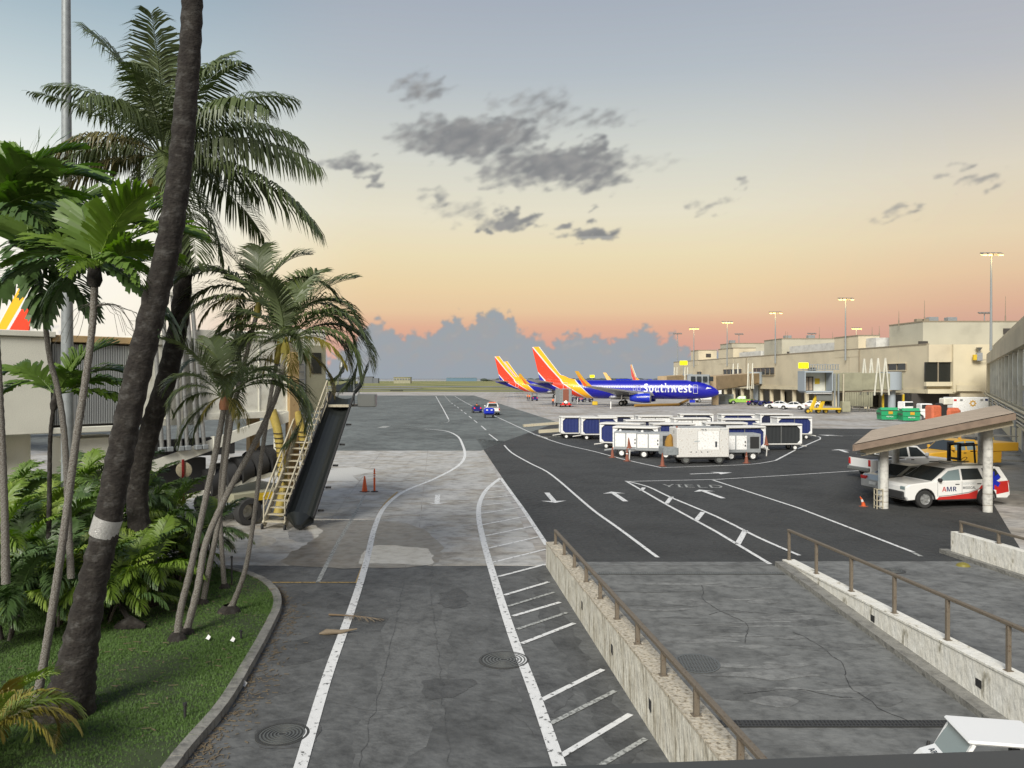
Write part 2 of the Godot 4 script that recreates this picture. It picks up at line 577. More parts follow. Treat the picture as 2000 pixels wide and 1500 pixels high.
	M.reflect = plain(lin(0.7, 0.7, 0.68), 0.4)
	M.red = plain(lin(0.5, 0.025, 0.02), 0.4)
	M.red_paint = worn(lin(0.4, 0.02, 0.02), 0.55, chips, 0.9)
	M.yellow = worn(lin(0.72, 0.5, 0.03), 0.5, rust, 1.4)
	M.hose = worn(lin(0.42, 0.32, 0.07), 0.6, blotch, 0.7)
	M.lift_orange = worn(lin(0.6, 0.15, 0.07), 0.5, blotch, 1.2)
	M.ochre = plain(lin(0.6, 0.33, 0.03), 0.35)
	M.mustard = worn(lin(0.4, 0.22, 0.04), 0.85, noise_tex("folds", 19, 0.02, [], 4), 0.4)
	M.lime = plain(lin(0.26, 0.46, 0.07), 0.4)
	M.green = worn(lin(0.02, 0.32, 0.13), 0.5, noise_tex("dirt", 18, 0.02, [], 5), 1.4)
	M.green_dark = worn(lin(0.06, 0.1, 0.07), 0.7, blotch, 1.0)
	M.bridge = worn(lin(0.82, 0.81, 0.7), 0.6, noise_tex("cream", 17, 0.006, [], 4), 6.0, fine, 0.7)
	M.bridge_white = worn(lin(0.805, 0.793, 0.69), 0.55, noise_tex("dirt", 18, 0.02, [], 5), 5.0, fine, 0.7)
	M.bridge_green = worn(lin(0.37, 0.36, 0.25), 0.7, blotch, 9.0, fine, 0.9)
	M.bridge_tan = worn(lin(0.5, 0.37, 0.22), 0.7, blotch, 9.0, fine, 0.9)
	M.tan_rust = worn(lin(0.5, 0.35, 0.17), 0.7, rust, 2.2, fine, 0.5)
	M.corrugated = plain(lin(0.36, 0.38, 0.38), 0.45, 0.3)
	M.bridge_fly = plain(lin(0.3, 0.34, 0.37), 0.7)
	M.stairs = worn(lin(0.55, 0.5, 0.37), 0.6, rust, 1.5, fine, 0.3)
	M.chute = plain(lin(0.02, 0.023, 0.022), 0.3)
	M.bark = worn(lin(0.15, 0.142, 0.13), 0.95, noise_tex("bark", 20, 0.012, [[0.0, Color(0.36, 0.33, 0.31)], [0.45, Color(0.46, 0.43, 0.41)], [0.62, Color(0.55, 0.53, 0.5)], [0.75, grey(0.72)], [1.0, grey(0.8)]], 6), 1.6, noise_tex("scars", 22, 0.03, [[0.0, grey(0.5)], [0.4, grey(0.8)], [0.6, grey(1.0)], [1.0, grey(1.0)]], 4), 0.9, bump2, 0.9)
	M.bark.uv2_scale = Vector3(0.6, 7.0, 0.6)
	M.bark_pale = worn(lin(0.33, 0.325, 0.3), 0.9, noise_tex("barkpale", 21, 0.025, [[0.0, Color(0.3, 0.26, 0.22)], [0.4, Color(0.62, 0.56, 0.5)], [0.6, grey(1.0)], [1.0, grey(1.0)]], 5), 0.5, grain, 0.12, bump2, 0.7, 0.0, 0.35)
	M.husk = plain(lin(0.33, 0.15, 0.075), 0.8)
	M.band = worn(lin(0.6, 0.6, 0.58), 0.35, noise_tex("dirt", 18, 0.02, [], 5), 0.5, fine, 0.2, bump2, 0.8, 0.5)
	M.crownshaft = plain(lin(0.16, 0.22, 0.06), 0.5)
	M.leaf_coco = leaf(lin(0.09, 0.118, 0.045), lin(0.22, 0.3, 0.08))
	M.leaf_coco_old = leaf(lin(0.135, 0.12, 0.04), lin(0.25, 0.2, 0.06))
	M.leaf_bright = leaf(lin(0.17, 0.262, 0.035), lin(0.5, 0.7, 0.1))
	M.leaf_mid = leaf(lin(0.12, 0.2, 0.034), lin(0.3, 0.48, 0.08))
	M.leaf_dark = leaf(lin(0.06, 0.108, 0.03), lin(0.08, 0.15, 0.03))
	M.leaf_lime = leaf(lin(0.21, 0.29, 0.045), lin(0.35, 0.5, 0.06))
	M.leaf_areca = leaf(lin(0.095, 0.125, 0.048), lin(0.24, 0.32, 0.09))
	M.leaf_gold = leaf(lin(0.22, 0.19, 0.035), lin(0.35, 0.28, 0.05))
	M.dry = leaf(lin(0.2, 0.16, 0.11), lin(0.1, 0.06, 0.03), 0.8)
	M.lamp = glow(Color(1.0, 0.82, 0.45), 2.2)
	M.lamp_off = plain(lin(0.2, 0.18, 0.16), 0.5)
	M.sign_lit = glow(Color(0.95, 0.9, 0.03), 0.3)
	M.tail_lit = glow(Color(1.0, 0.12, 0.05), 0.9)
	M.head_lit = glow(Color(1.0, 0.95, 0.85), 2.0)
	M.lens_red = plain(lin(0.45, 0.02, 0.02), 0.15)
	M.window = glass(Color(0.12, 0.15, 0.15), 0.7)
	M.car_glass = plain(lin(0.03, 0.036, 0.038), 0.06)
	M.car_glass_pale = plain(lin(0.2, 0.26, 0.27), 0.08)
	M.ink = plain(lin(0.03, 0.04, 0.05), 0.6)
	M.ink_pale = plain(lin(0.4, 0.44, 0.45), 0.6)
	M.navy_ink = plain(lin(0.015, 0.025, 0.12), 0.4)
	M.logo_white = plain(lin(0.72, 0.74, 0.76), 0.4)
	M.water = worn(lin(0.42, 0.42, 0.41), 0.24, pave, 2.6)
	M.damp = worn(lin(0.24, 0.225, 0.2), 0.42, warm, 3.0, stain, 5.0)
	M.rail_dark = plain(lin(0.035, 0.037, 0.035), 0.4)
	M.concrete_new = worn(lin(0.527, 0.518, 0.484), 0.85, fine, 1.5)
	M.iron = worn(lin(0.1, 0.1, 0.095), 0.5, fine, 0.2, grain, 0.1, null, 0.5, 0.4)
	M.iron_pale = worn(lin(0.24, 0.25, 0.24), 0.45, fine, 0.2, grain, 0.1, null, 0.5, 0.5)
	M.skin = plain(lin(0.35, 0.2, 0.13), 0.6)
	M.figure = plain(Color.WHITE, 0.8)
	M.figure.vertex_color_use_as_albedo = true
	M.paper = plain(lin(0.75, 0.75, 0.72), 0.8)
	M.hangar = plain(lin(0.13, 0.14, 0.15), 0.8)

func _ready() -> void:
	rng.seed = 20
	# camera
	var cam := Camera3D.new()
	cam.name = "camera"
	add_child(cam)
	cam.position = Vector3(0, 5.5, 0)
	cam.rotation_degrees = Vector3(-0.33, 0, 0)
	cam.fov = 51.0
	cam.near = 0.05
	cam.far = 30000.0
	cam.current = true
	# sky and air
	var env := Environment.new()
	env.background_mode = Environment.BG_SKY
	env.sky = Sky.new()
	var pano := PanoramaSkyMaterial.new()
	pano.panorama = ImageTexture.create_from_image(dusk_sky())
	env.sky.sky_material = pano
	env.background_energy_multiplier = 0.745
	env.tonemap_mode = Environment.TONE_MAPPER_LINEAR
	env.tonemap_exposure = 2.95
	env.sdfgi_enabled = true
	env.ssao_enabled = true
	env.ssil_enabled = true
	var we := WorldEnvironment.new()
	we.name = "environment"
	we.environment = env
	add_child(we)
	# the low sun behind thin cloud, from behind the camera's left shoulder
	var sun := DirectionalLight3D.new()
	sun.name = "sun"
	sun.light_color = Color(1.0, 0.98, 0.94)
	sun.light_energy = 0.5
	sun.light_angular_distance = 26.0
	sun.shadow_enabled = true
	sun.rotation_degrees = Vector3(-36, -20, 0)
	add_child(sun)
	make_materials()
	# the setting
	ground()
	markings()
	ramp()
	wear()
	lawn()
	terminal()
	near_building()
	shelter()
	light_masts()
	horizon()
	# things
	palms()
	left_bridge()
	right_bridges()
	aircraft()
	cart_park()
	shelter_vehicles()
	apron_vehicles()
	road_traffic()
	small_things()
	railing()


# ---------------------------------------------------------------- sky: evening gradient, small dark clouds, a bank of cumulus on the horizon
func ramp_color(stops: Array, x: float) -> Color:
	for i in stops.size() - 1:
		if x < stops[i + 1][0]:
			return stops[i][1].lerp(stops[i + 1][1], clampf((x - stops[i][0]) / (stops[i + 1][0] - stops[i][0]), 0, 1))
	return stops[-1][1]

func rgb8(r: float, g: float, b: float) -> Color:
	return Color(r / 255.0, g / 255.0, b / 255.0)

func dusk_sky() -> Image:
	var mid := [[0.0, rgb8(214, 160, 148)], [2.5, rgb8(218, 166, 148)], [3.7, rgb8(226, 178, 150)], [4.8, rgb8(232, 200, 162)], [6.6, rgb8(236, 212, 170)], [8.7, rgb8(236, 221, 184)], [11.5, rgb8(231, 225, 203)], [15.7, rgb8(212, 214, 206)], [20.6, rgb8(182, 191, 198)], [25.0, rgb8(168, 177, 189)], [40.0, rgb8(140, 152, 172)], [90.0, rgb8(118, 132, 160)]]
	var bright := [[0.0, rgb8(250, 240, 226)], [3.0, rgb8(253, 246, 230)], [8.0, rgb8(254, 250, 238)], [13.0, rgb8(240, 243, 236)], [18.0, rgb8(200, 213, 216)], [25.0, rgb8(148, 171, 187)], [40.0, rgb8(126, 146, 172)], [90.0, rgb8(118, 132, 160)]]
	var pink := [[0.0, rgb8(200, 155, 148)], [3.0, rgb8(210, 164, 148)], [4.8, rgb8(222, 181, 153)], [6.6, rgb8(230, 199, 164)], [9.0, rgb8(231, 213, 181)], [13.0, rgb8(222, 214, 196)], [19.0, rgb8(186, 189, 194)], [25.0, rgb8(170, 175, 187)], [40.0, rgb8(140, 150, 170)], [90.0, rgb8(118, 132, 160)]]
	var bank := [Vector2(-12.9, 1.28), Vector2(-11.16, 2.61), Vector2(-10.03, 4.05), Vector2(-9.21, 3.99), Vector2(-8.61, 3.63), Vector2(-7.68, 2.85), Vector2(-7.25, 3.47), Vector2(-6.32, 3.22), Vector2(-5.45, 3.37), Vector2(-4.8, 4.02), Vector2(-4.29, 4.32), Vector2(-3.79, 4.46), Vector2(-3.1, 3.74), Vector2(-2.7, 3.89), Vector2(-2.4, 4.58), Vector2(-1.64, 4.83), Vector2(-0.91, 4.84), Vector2(-0.44, 4.55), Vector2(0.07, 4.33), Vector2(0.44, 3.49), Vector2(1.09, 3.24), Vector2(1.89, 3.13), Vector2(2.73, 2.44), Vector2(3.49, 2.87), Vector2(4.08, 3.38), Vector2(4.73, 3.23), Vector2(5.52, 3.08), Vector2(6.53, 2.86), Vector2(7.43, 2.78), Vector2(8.68, 3.45), Vector2(9.32, 3.66), Vector2(9.89, 3.59), Vector2(10.31, 2.9), Vector2(10.8, 2.75), Vector2(11.37, 3.07), Vector2(11.93, 2.17), Vector2(12.9, 1.81), Vector2(14.28, 2.01), Vector2(15.64, 1.72), Vector2(17.64, 1.42)]
	var puffs := [  # centre, half width and height in degrees, strength
		[Vector2(-3.46, 16.58), 4.6, 1.45, 1.0], [Vector2(-0.55, 16.95), 2.6, 1.2, 0.9], [Vector2(3.28, 14.8), 5.2, 1.25, 1.0], [Vector2(5.81, 14.07), 2.6, 0.9, 0.8], [Vector2(5.45, 15.6), 1.6, 0.9, 0.9], [Vector2(0.36, 13.97), 3.2, 0.7, 0.6],
		[Vector2(-6.53, 19.68), 1.9, 1.0, 0.62], [Vector2(2.19, 18.49), 2.6, 1.5, 0.45], [Vector2(-0.55, 18.99), 1.6, 0.5, 0.35], [Vector2(5.45, 17.77), 3.2, 0.6, 0.45], [Vector2(-11.16, 14.65), 1.9, 0.6, 0.8], [Vector2(-9.82, 13.7), 0.8, 0.45, 0.7], [Vector2(-5.27, 12.71), 1.3, 0.6, 0.5],
		[Vector2(-1.46, 11.01), 2.2, 0.5, 0.5], [Vector2(0.11, 11.19), 1.3, 0.75, 0.95], [Vector2(-1.82, 10.55), 0.7, 0.4, 0.9], [Vector2(5.27, 10.27), 1.8, 0.55, 1.05], [Vector2(5.74, 11.97), 0.5, 0.2, 0.5], [Vector2(13.76, 11.73), 1.3, 0.5, 0.5], [Vector2(30.2, 11.98), 1.3, 0.42, 0.62], [Vector2(28.96, 13.04), 0.9, 0.3, 0.45],
		[Vector2(26.16, 10.64), 0.9, 0.3, 0.55], [Vector2(25.27, 10.3), 1.6, 0.25, 0.3], [Vector2(10.1, 14.77), 2.4, 0.6, 0.25], [Vector2(16.14, 13.17), 0.6, 0.3, 0.45], [Vector2(26.97, 11), 0.8, 0.2, 0.35], [Vector2(-3.64, 11.87), 2.4, 0.8, 0.35]]
	var lumps := FastNoiseLite.new()
	lumps.seed = 31
	lumps.frequency = 0.9
	lumps.fractal_octaves = 5
	var wisps := FastNoiseLite.new()
	wisps.seed = 33
	wisps.frequency = 0.4
	wisps.fractal_octaves = 4
	wisps.fractal_gain = 0.42
	var tops := FastNoiseLite.new()
	tops.seed = 35
	tops.frequency = 0.11
	tops.fractal_octaves = 4
	var far_puffs := FastNoiseLite.new()
	far_puffs.seed = 37
	far_puffs.frequency = 0.05
	far_puffs.fractal_octaves = 5
	var im := Image.create(1024, 512, false, Image.FORMAT_RGB8)
	for y in 256:
		for x in 1024:
			var az := wrapf((x + 0.5) / 1024.0 * 360.0, -180.0, 180.0)
			im.set_pixel(x, y, sky_at(az, 90.0 - (y + 0.5) / 512.0 * 180.0, mid, bright, pink, bank, puffs, lumps, wisps, tops, far_puffs))
	im.fill_rect(Rect2i(0, 256, 1024, 256), rgb8(80, 81, 79))
	im.resize(4096, 2048, Image.INTERPOLATE_BILINEAR)
	for y in range(700, 1024):   # the quarter that holds the clouds, again in full detail
		var el := 90.0 - (y + 0.5) / 2048.0 * 180.0
		for k in range(-480, 480):
			im.set_pixel((k + 4096) % 4096, y, sky_at((k + 0.5) / 4096.0 * 360.0, el, mid, bright, pink, bank, puffs, lumps, wisps, tops, far_puffs))
	return im

func sky_at(az: float, el: float, mid: Array, bright: Array, pink: Array, bank: Array, puffs: Array, lumps: FastNoiseLite, wisps: FastNoiseLite, tops: FastNoiseLite, far_puffs: FastNoiseLite) -> Color:
	var c := ramp_color(mid, el)
	var side := smoothstep(-9.0, -27.0, az) * (1.0 - smoothstep(-62.0, -110.0, az))
	c = c.lerp(ramp_color(bright, el), side)
	c = c.lerp(ramp_color(pink, el), smoothstep(12.0, 34.0, az))
	# small clouds over the field
	if absf(az) < 40.0 and el > 8.0 and el < 24.0:
		var d := 0.0
		var wx := wisps.get_noise_2d(az * 1.3, (el - 0.22 * az) * 2.6)
		var wy := wisps.get_noise_2d(az * 1.3 + 70.0, (el - 0.22 * az) * 2.6)
		var fine := wisps.get_noise_2d(az * 1.9 + 20.0, (el - 0.3 * az) * 4.0)
		for p in puffs:
			var qx: float = (az - p[0].x + wx * 1.5) / p[1]
			var qy: float = (el - p[0].y + wy * 0.7) / p[2]
			var r := qx * qx + qy * qy
			if r < 1.6:
				d = maxf(d, p[3] * (1.0 - r / 1.6))
		d = smoothstep(-0.16, 1.0, d + fine * 0.36 - 0.12) * smoothstep(0.0, 0.4, d) * 1.15
		if d > 0.0:
			var tone := rgb8(127, 129, 132).lerp(rgb8(148, 148, 148), clampf(0.5 + wx, 0, 1))
			c = c.lerp(tone, clampf(d, 0.0, 0.92))
	elif el > 6.0 and el < 60.0:   # the same broken cloud elsewhere round the sky
		var f := far_puffs.get_noise_2d(az * 1.0, el * 2.4)
		var d2 := smoothstep(0.3, 0.55, f) * 0.6 * smoothstep(40.0, 60.0, absf(az))
		c = c.lerp(rgb8(140, 140, 146), d2)
	# cumulus along the horizon
	if el < 9.0:
		var top := 0.0
		if az > bank[0].x and az < bank[-1].x:
			for i in bank.size() - 1:
				if az < bank[i + 1].x:
					var t: float = (az - bank[i].x) / (bank[i + 1].x - bank[i].x)
					top = lerpf(bank[i].y, bank[i + 1].y, t * t * (3.0 - 2.0 * t))
					break
		else:
			top = clampf(2.2 + 3.2 * tops.get_noise_1d(az), 0.6, 5.0)
			if az > 0.0 and az < 40.0:
				top = minf(top, 1.8)
		var n1 := lumps.get_noise_2d(az * 1.3, el * 1.6)
		var n2 := lumps.get_noise_2d(az * 4.0 + 40.0, el * 4.5)
		var e := top + n1 * 0.75 + n2 * 0.22 - el
		var m := smoothstep(-0.16, 0.3, e)
		if m > 0.0:
			var low := rgb8(132, 144, 155).lerp(rgb8(152, 160, 167), clampf(0.5 + 1.2 * lumps.get_noise_2d(az * 0.5, el * 1.1), 0, 1))
			low = low.lerp(rgb8(178, 174, 170), clampf(1.0 - e * 1.5, 0, 1) * 0.35)
			var sh := clampf((lumps.get_noise_2d(az * 0.6, el * 0.8) - lumps.get_noise_2d((az + 0.7) * 0.6, (el - 0.6) * 0.8)) * 0.9, -0.35, 0.45)
			low = low.lerp(rgb8(184, 180, 176) if sh > 0.0 else rgb8(112, 124, 140), absf(sh))
			low = low.lerp(rgb8(128, 134, 148), clampf(0.9 * lumps.get_noise_2d(az * 0.9 + 9.0, el * 1.4), 0, 1))
			low = low.lerp(rgb8(142, 155, 168), smoothstep(2.0, 0.2, el) * 0.6)
			low = low.lerp(rgb8(216, 214, 216), side * 0.7)
			c = c.lerp(low, m * 0.95)
	# stored at under half strength, so that the glow on the left can be brighter than white
	var power := 1.0 / 2.2 * (1.0 + 1.1 * smoothstep(-30.0, -48.0, az) * (1.0 - smoothstep(-75.0, -115.0, az)) * smoothstep(15.0, 7.0, el))
	var l := c.srgb_to_linear()
	return Color(minf(l.r * power, 1.0), minf(l.g * power, 1.0), minf(l.b * power, 1.0)).linear_to_srgb()

# ---------------------------------------------------------------- ground, pavements and paint
func mix_line(a: Vector2, b: Vector2, t: float) -> Vector2:
	return a.lerp(b, t)

func ground() -> void:
	# one plane, cut where the underpass ramp goes down
	var edge := 23.72   # where the ramp starts
	var g := Geo.new()
	g.flat([Vector2(-900, -edge), Vector2(-900, -338), Vector2(900, -338), Vector2(900, -edge)], 0.0)
	g.flat([Vector2(-900, 8), Vector2(-900, -edge), Vector2(1.05, -edge), Vector2(2.42, -10.0), Vector2(4.19, 8)], 0.0)
	struct("ground", g, M.apron)
	g = Geo.new()
	g.flat([Vector2(-3000, -338), Vector2(-3000, -352), Vector2(3000, -352), Vector2(3000, -338)], 0.0)
	struct("taxiway_edge", g, M.apron)
	g = Geo.new()
	g.flat([Vector2(-4000, -352), Vector2(-4000, -2500), Vector2(4000, -2500), Vector2(4000, -352)], 0.0)
	struct("grass_field", g, M.field)
	for r in [[380, 395, -4000, 4000], [442, 500, -4000, -54], [560, 640, -4000, 4000]]:
		g = Geo.new()
		g.flat([Vector2(r[2], -r[0]), Vector2(r[2], -r[1]), Vector2(r[3], -r[1]), Vector2(r[3], -r[0])], 0.12)
		struct("runway", g, M.far_pave)
	g = Geo.new()
	g.flat([Vector2(-20000, -2500), Vector2(-20000, -24000), Vector2(20000, -24000), Vector2(20000, -2500)], 0.0)
	struct("sea", g, M.sea)
	# asphalt
	g = Geo.new()
	var far_edge := [Vector2(-12.92, -274.48), Vector2(5.89, -102.93)]
	g.flat([Vector2(-600, -275), far_edge[0], far_edge[1], Vector2(-0.68, -71.45), Vector2(-2.4, -62), Vector2(-600, -62)], 0.004)
	struct("taxi_lane", g, M.taxi)
	g = Geo.new()
	g.flat([Vector2(-0.68, -71.45), Vector2(5.89, -102.93), Vector2(17.74, -92.97), Vector2(33.8, -90.06), Vector2(45.36, -89.13), Vector2(47.14, -82.34)] + [Vector2(38, -60), Vector2(21.5, -36), Vector2(15.3, -edge)] + [Vector2(1.05, -edge)] + [Vector2(1.16, -26.85), Vector2(-3.32, -74.53)], 0.004)
	struct("service_road", g, M.asphalt)
	g = Geo.new()
	g.flat([Vector2(-14, -edge), Vector2(1.05, -edge), Vector2(2.42, -10.0), Vector2(4.19, 8), Vector2(-14, 8)], 0.004)
	struct("near_road", g, M.old_asphalt)
	# concrete slabs with open joints, each its own piece
	var pave := Node3D.new()
	pave.name = "concrete_pavement"
	add_child(pave)
	pave.set_meta("kind", "structure")
	var vs := [23.73, 25.6, 28.0, 30.6, 36.6, 43.0, 50.0, 56.6, 61.95]
	var xs := [-60.0, -51.0, -42.0, -33.0, -24.0, -16.2, -10.2, -6.35, -2.85, 3.0]
	var mats := [M.slab_a, M.slab_b, M.slab_c]
	for i in vs.size() - 1:
		for j in xs.size() - 1:
			var s := 0.016
			var q := []
			for e in [[xs[j] + s, vs[i] + s], [xs[j + 1] - s, vs[i] + s], [xs[j + 1] - s, vs[i + 1] - s], [xs[j] + s, vs[i + 1] - s]]:
				var x: float = e[0] - (e[1] - 23.7) * 0.095 * clampf((e[0] + 60.0) / 50.0, 0, 1)
				if j == xs.size() - 2 and e[0] > 0.0:   # the slanting edge along the road
					x = lerpf(1.0, -3.12, (e[1] - 23.7) / (62.0 - 23.7)) if e[1] < 26.6 else lerpf(0.69, -3.2, (e[1] - 26.6) / (74.5 - 26.6)) + (0.02 if e[1] < 60 else 0.0)
				q.append(Vector2(x, -e[1]))
			var b := Geo.new()
			b.flat(q, 0.012, 0.012)
			shape(pave, "concrete_slab", b, mats[(i * 5 + j * 3) % 3])
	for e in [[[Vector2(-13.82, -43.89), Vector2(-9.97, -50.56), Vector2(-8.1, -48.03), Vector2(-9.08, -45.75), Vector2(-8.29, -43.45), Vector2(-13.27, -43.45)], 0], [[Vector2(-16.77, -52.72), Vector2(-12.77, -55.78), Vector2(-12.9, -53.37), Vector2(-13.91, -49.69)], 0]]:
		g = Geo.new()
		g.flat(e[0], 0.016)
		struct("pavement_patch", g, M.concrete_new)
	# standing water and the damp round it
	for e in [[Vector2(-4.68, -25.89), Vector2(-4.48, -26.6), Vector2(-3.53, -26.44), Vector2(-2.66, -25.81), Vector2(-2.44, -23.95), Vector2(-3.03, -23.82), Vector2(-3.97, -24.02), Vector2(-4.57, -23.95)],
			[Vector2(-8.11, -29.51), Vector2(-7.62, -30.34), Vector2(-6.94, -29.31), Vector2(-6.77, -27.45), Vector2(-7.16, -27.1), Vector2(-7.8, -27.98)], [Vector2(-9.78, -27.45), Vector2(-8.93, -28.35), Vector2(-7.93, -27.1), Vector2(-8.73, -25.89)], [Vector2(-8.8, -31.44), Vector2(-7.25, -31.67), Vector2(-5.1, -31.44), Vector2(-7.15, -31.21)], [Vector2(-9.97, -26.12), Vector2(-9.25, -26.44), Vector2(-8.68, -25.35), Vector2(-9.25, -25.06)]]:
		g = Geo.new()
		g.flat(ragged(curve(e + [e[0]], 7).slice(0, -1), 0.16), 0.015)
		struct("puddle", g, M.water)
	for e in [[Vector2(-6.85, -26.93), Vector2(-7, -30.55), Vector2(-4.77, -31.21), Vector2(-2.8, -28.35), Vector2(-2.39, -23.82), Vector2(-6.67, -23.82)]]:
		g = Geo.new()
		g.flat(ragged(curve(e + [e[0]], 9).slice(0, -1), 0.22), 0.0135)
		# damp concrete lies under the paint
		struct("damp_patch", g, M.damp)

func wear() -> void:
	# darker and paler areas of old repairs, oil and tyre dirt; cracks and seams
	var dark := [[Vector2(-7.13, -21.14), Vector2(-5.98, -21.35), Vector2(-5.19, -20.39), Vector2(-5.45, -19.47), Vector2(-6.39, -19.69), Vector2(-6.99, -20.15)], [Vector2(-4.71, -16.82), Vector2(-3.98, -17.4), Vector2(-3.5, -16.6), Vector2(-3.81, -15.75), Vector2(-4.53, -15.47), Vector2(-4.9, -16.04)], [Vector2(-4.95, -14.68), Vector2(-4.19, -14.98), Vector2(-3.82, -14.31), Vector2(-4.36, -13.7), Vector2(-4.98, -13.97)], [Vector2(-4.64, -20.25), Vector2(-4.36, -20.63), Vector2(-3.93, -19.92), Vector2(-4.41, -19.26)],
		[Vector2(0.69, -22.52), Vector2(1.13, -19.26), Vector2(1.44, -16.19), Vector2(1.69, -13.97), Vector2(1.89, -11.86), Vector2(1.58, -11.54), Vector2(1.29, -13.53), Vector2(0.99, -16.34), Vector2(0.56, -19.69)], [Vector2(0, -14.68), Vector2(0.57, -14.93), Vector2(1.1, -14.43), Vector2(0.67, -13.12), Vector2(0.25, -13.32)], [Vector2(-1.67, -14.56), Vector2(-0.94, -14.8), Vector2(-0.64, -14.31), Vector2(-1.32, -13.86)], [Vector2(-1.84, -20.63), Vector2(-1.34, -21.04), Vector2(-1.06, -19.69), Vector2(-1.59, -19.26)], [Vector2(-3.95, -12.92), Vector2(-3.31, -13.02), Vector2(-3.05, -12.28), Vector2(-3.49, -11.94), Vector2(-4.01, -12.37)]]
	var n := 0
	for p in dark:
		var g := Geo.new()
		g.flat(ragged(curve(p + [p[0]], 8).slice(0, -1), 0.22), 0.0065 + 0.0006 * n)
		struct("road_stain", g, M.stain_dark if n % 3 != 2 else M.stain_mid)
		n += 1
	for p in [[Vector2(-3.23, -21.14), Vector2(-2.03, -21.24), Vector2(-1.18, -15.47), Vector2(-1.34, -11.7), Vector2(-2.23, -11.7), Vector2(-2.56, -15.47)]]:
		var g := Geo.new()
		g.flat(ragged(curve(p + [p[0]], 8).slice(0, -1), 0.4), 0.0052)
		struct("road_patch", g, M.stain_pale)
	for c in [[Vector2(-2.14, -11.39), Vector2(-2.38, -14.68), Vector2(-2.76, -19.69), Vector2(-3.13, -23.69)], [Vector2(-0.87, -11.39), Vector2(-1.31, -14.68), Vector2(-1.85, -18.84), Vector2(-2.39, -23.82)], [Vector2(-5.27, -18.84), Vector2(-4.18, -18.24), Vector2(-3.18, -18.51), Vector2(-2.29, -17.98)], [Vector2(-0.61, -13.75), Vector2(-0.17, -13.49), Vector2(0.39, -12.37)], [Vector2(-3.36, -13.53), Vector2(-2.96, -13.7), Vector2(-2.37, -13.32), Vector2(-1.8, -13.45)], [Vector2(-4.47, -11.7), Vector2(-3.97, -11.99), Vector2(-3.55, -11.86)]]:
		crack(c, 0.0, 0.006)
	for c in [[[5.2, 22.0], [5.0, 20.6], [5.6, 19.4], [5.3, 18.2]], [[4.9, 19.9], [5.5, 20.2], [6.0, 20.0]], [[6.6, 18.8], [7.0, 17.3], [6.8, 15.8], [7.4, 14.4]], [[4.6, 15.8], [5.6, 15.9], [6.6, 15.6]]]:
		var p := []
		for q in c:
			p.append(Vector2(q[0], -q[1]))
		crack(p, 0.0, 0.012, true)
	# scuffed and patched bays of the ramp
	for k in 46:
		var z := rng.randf_range(15.3, 22.5)
		var x := along(rng.randf_range(5.6, 9.2), z)
		var w := rng.randf_range(0.3, 1.5)
		var d := rng.randf_range(0.03, 0.3) * (1.0 if k % 2 else 0.45)
		var g := Geo.new()
		var p := ragged(curve([Vector2(x - w, -z), Vector2(x, -z - d), Vector2(x + w, -z), Vector2(x, -z + d), Vector2(x - w, -z)], 5).slice(0, -1), 0.1)
		var idx := Geometry2D.triangulate_polygon(PackedVector2Array(p))
		for i in range(0, idx.size(), 3):
			var q := []
			for j in 3:
				var e: Vector2 = p[idx[i + j]]
				q.append(Vector3(e.x, slope_y(-e.y) + 0.0022 + k * 0.00012, e.y))
			g.face(q, Vector3.UP)
		struct("ramp_stain", g, [M.ramp_dark, M.ramp_pale, M.ramp_pale][k % 3])

func crack(p: Array, _y: float, w: float, on_ramp := false) -> void:
	var g := Geo.new()
	var q := ragged(curve(p, 14), 0.12)
	for i in q.size() - 1:
		var d: Vector2 = (q[i + 1] - q[i]).normalized() * w * rng.randf_range(0.3, 1.0)
		var s := Vector2(-d.y, d.x)
		var f := []
		for e in [q[i] + s, q[i] - s, q[i + 1] - s * 0.8, q[i + 1] + s * 0.8]:
			f.append(Vector3(e.x, (slope_y(-e.y) + 0.0085) if on_ramp else 0.0135, e.y))
		g.face(f, Vector3.UP)
	struct("pavement_crack", g, M.black if on_ramp else M.stain_dark)

func ragged(p: Array, by: float) -> Array:   # an uneven shore
	var f := FastNoiseLite.new()
	f.seed = 8
	f.frequency = 1.1
	return p.map(func(q): return q + Vector2(f.get_noise_2d(q.x, q.y), f.get_noise_2d(q.x + 50.0, q.y)) * by)

func line(called: String, p: Array, w: float, mat: Material = null, y := 0.0175) -> void:
	var g := Geo.new()
	g.ribbon(p, w, y)
	struct(called, g, mat if mat else M.paint)

func arrow(tip: Vector2, tail: Vector2, wide: float, shaft: float, head: float) -> void:
	var d := (tail - tip).normalized()
	var s := Vector2(-d.y, d.x)
	var neck := tip + d * head
	var g := Geo.new()
	g.flat([tip, neck + s * wide * 0.5, neck - d * head * 0.12 + s * shaft * 0.5, tail + s * shaft * 0.5, tail - s * shaft * 0.5, neck - d * head * 0.12 - s * shaft * 0.5, neck - s * wide * 0.5], 0.0175)
	struct("lane_arrow", g, M.paint)

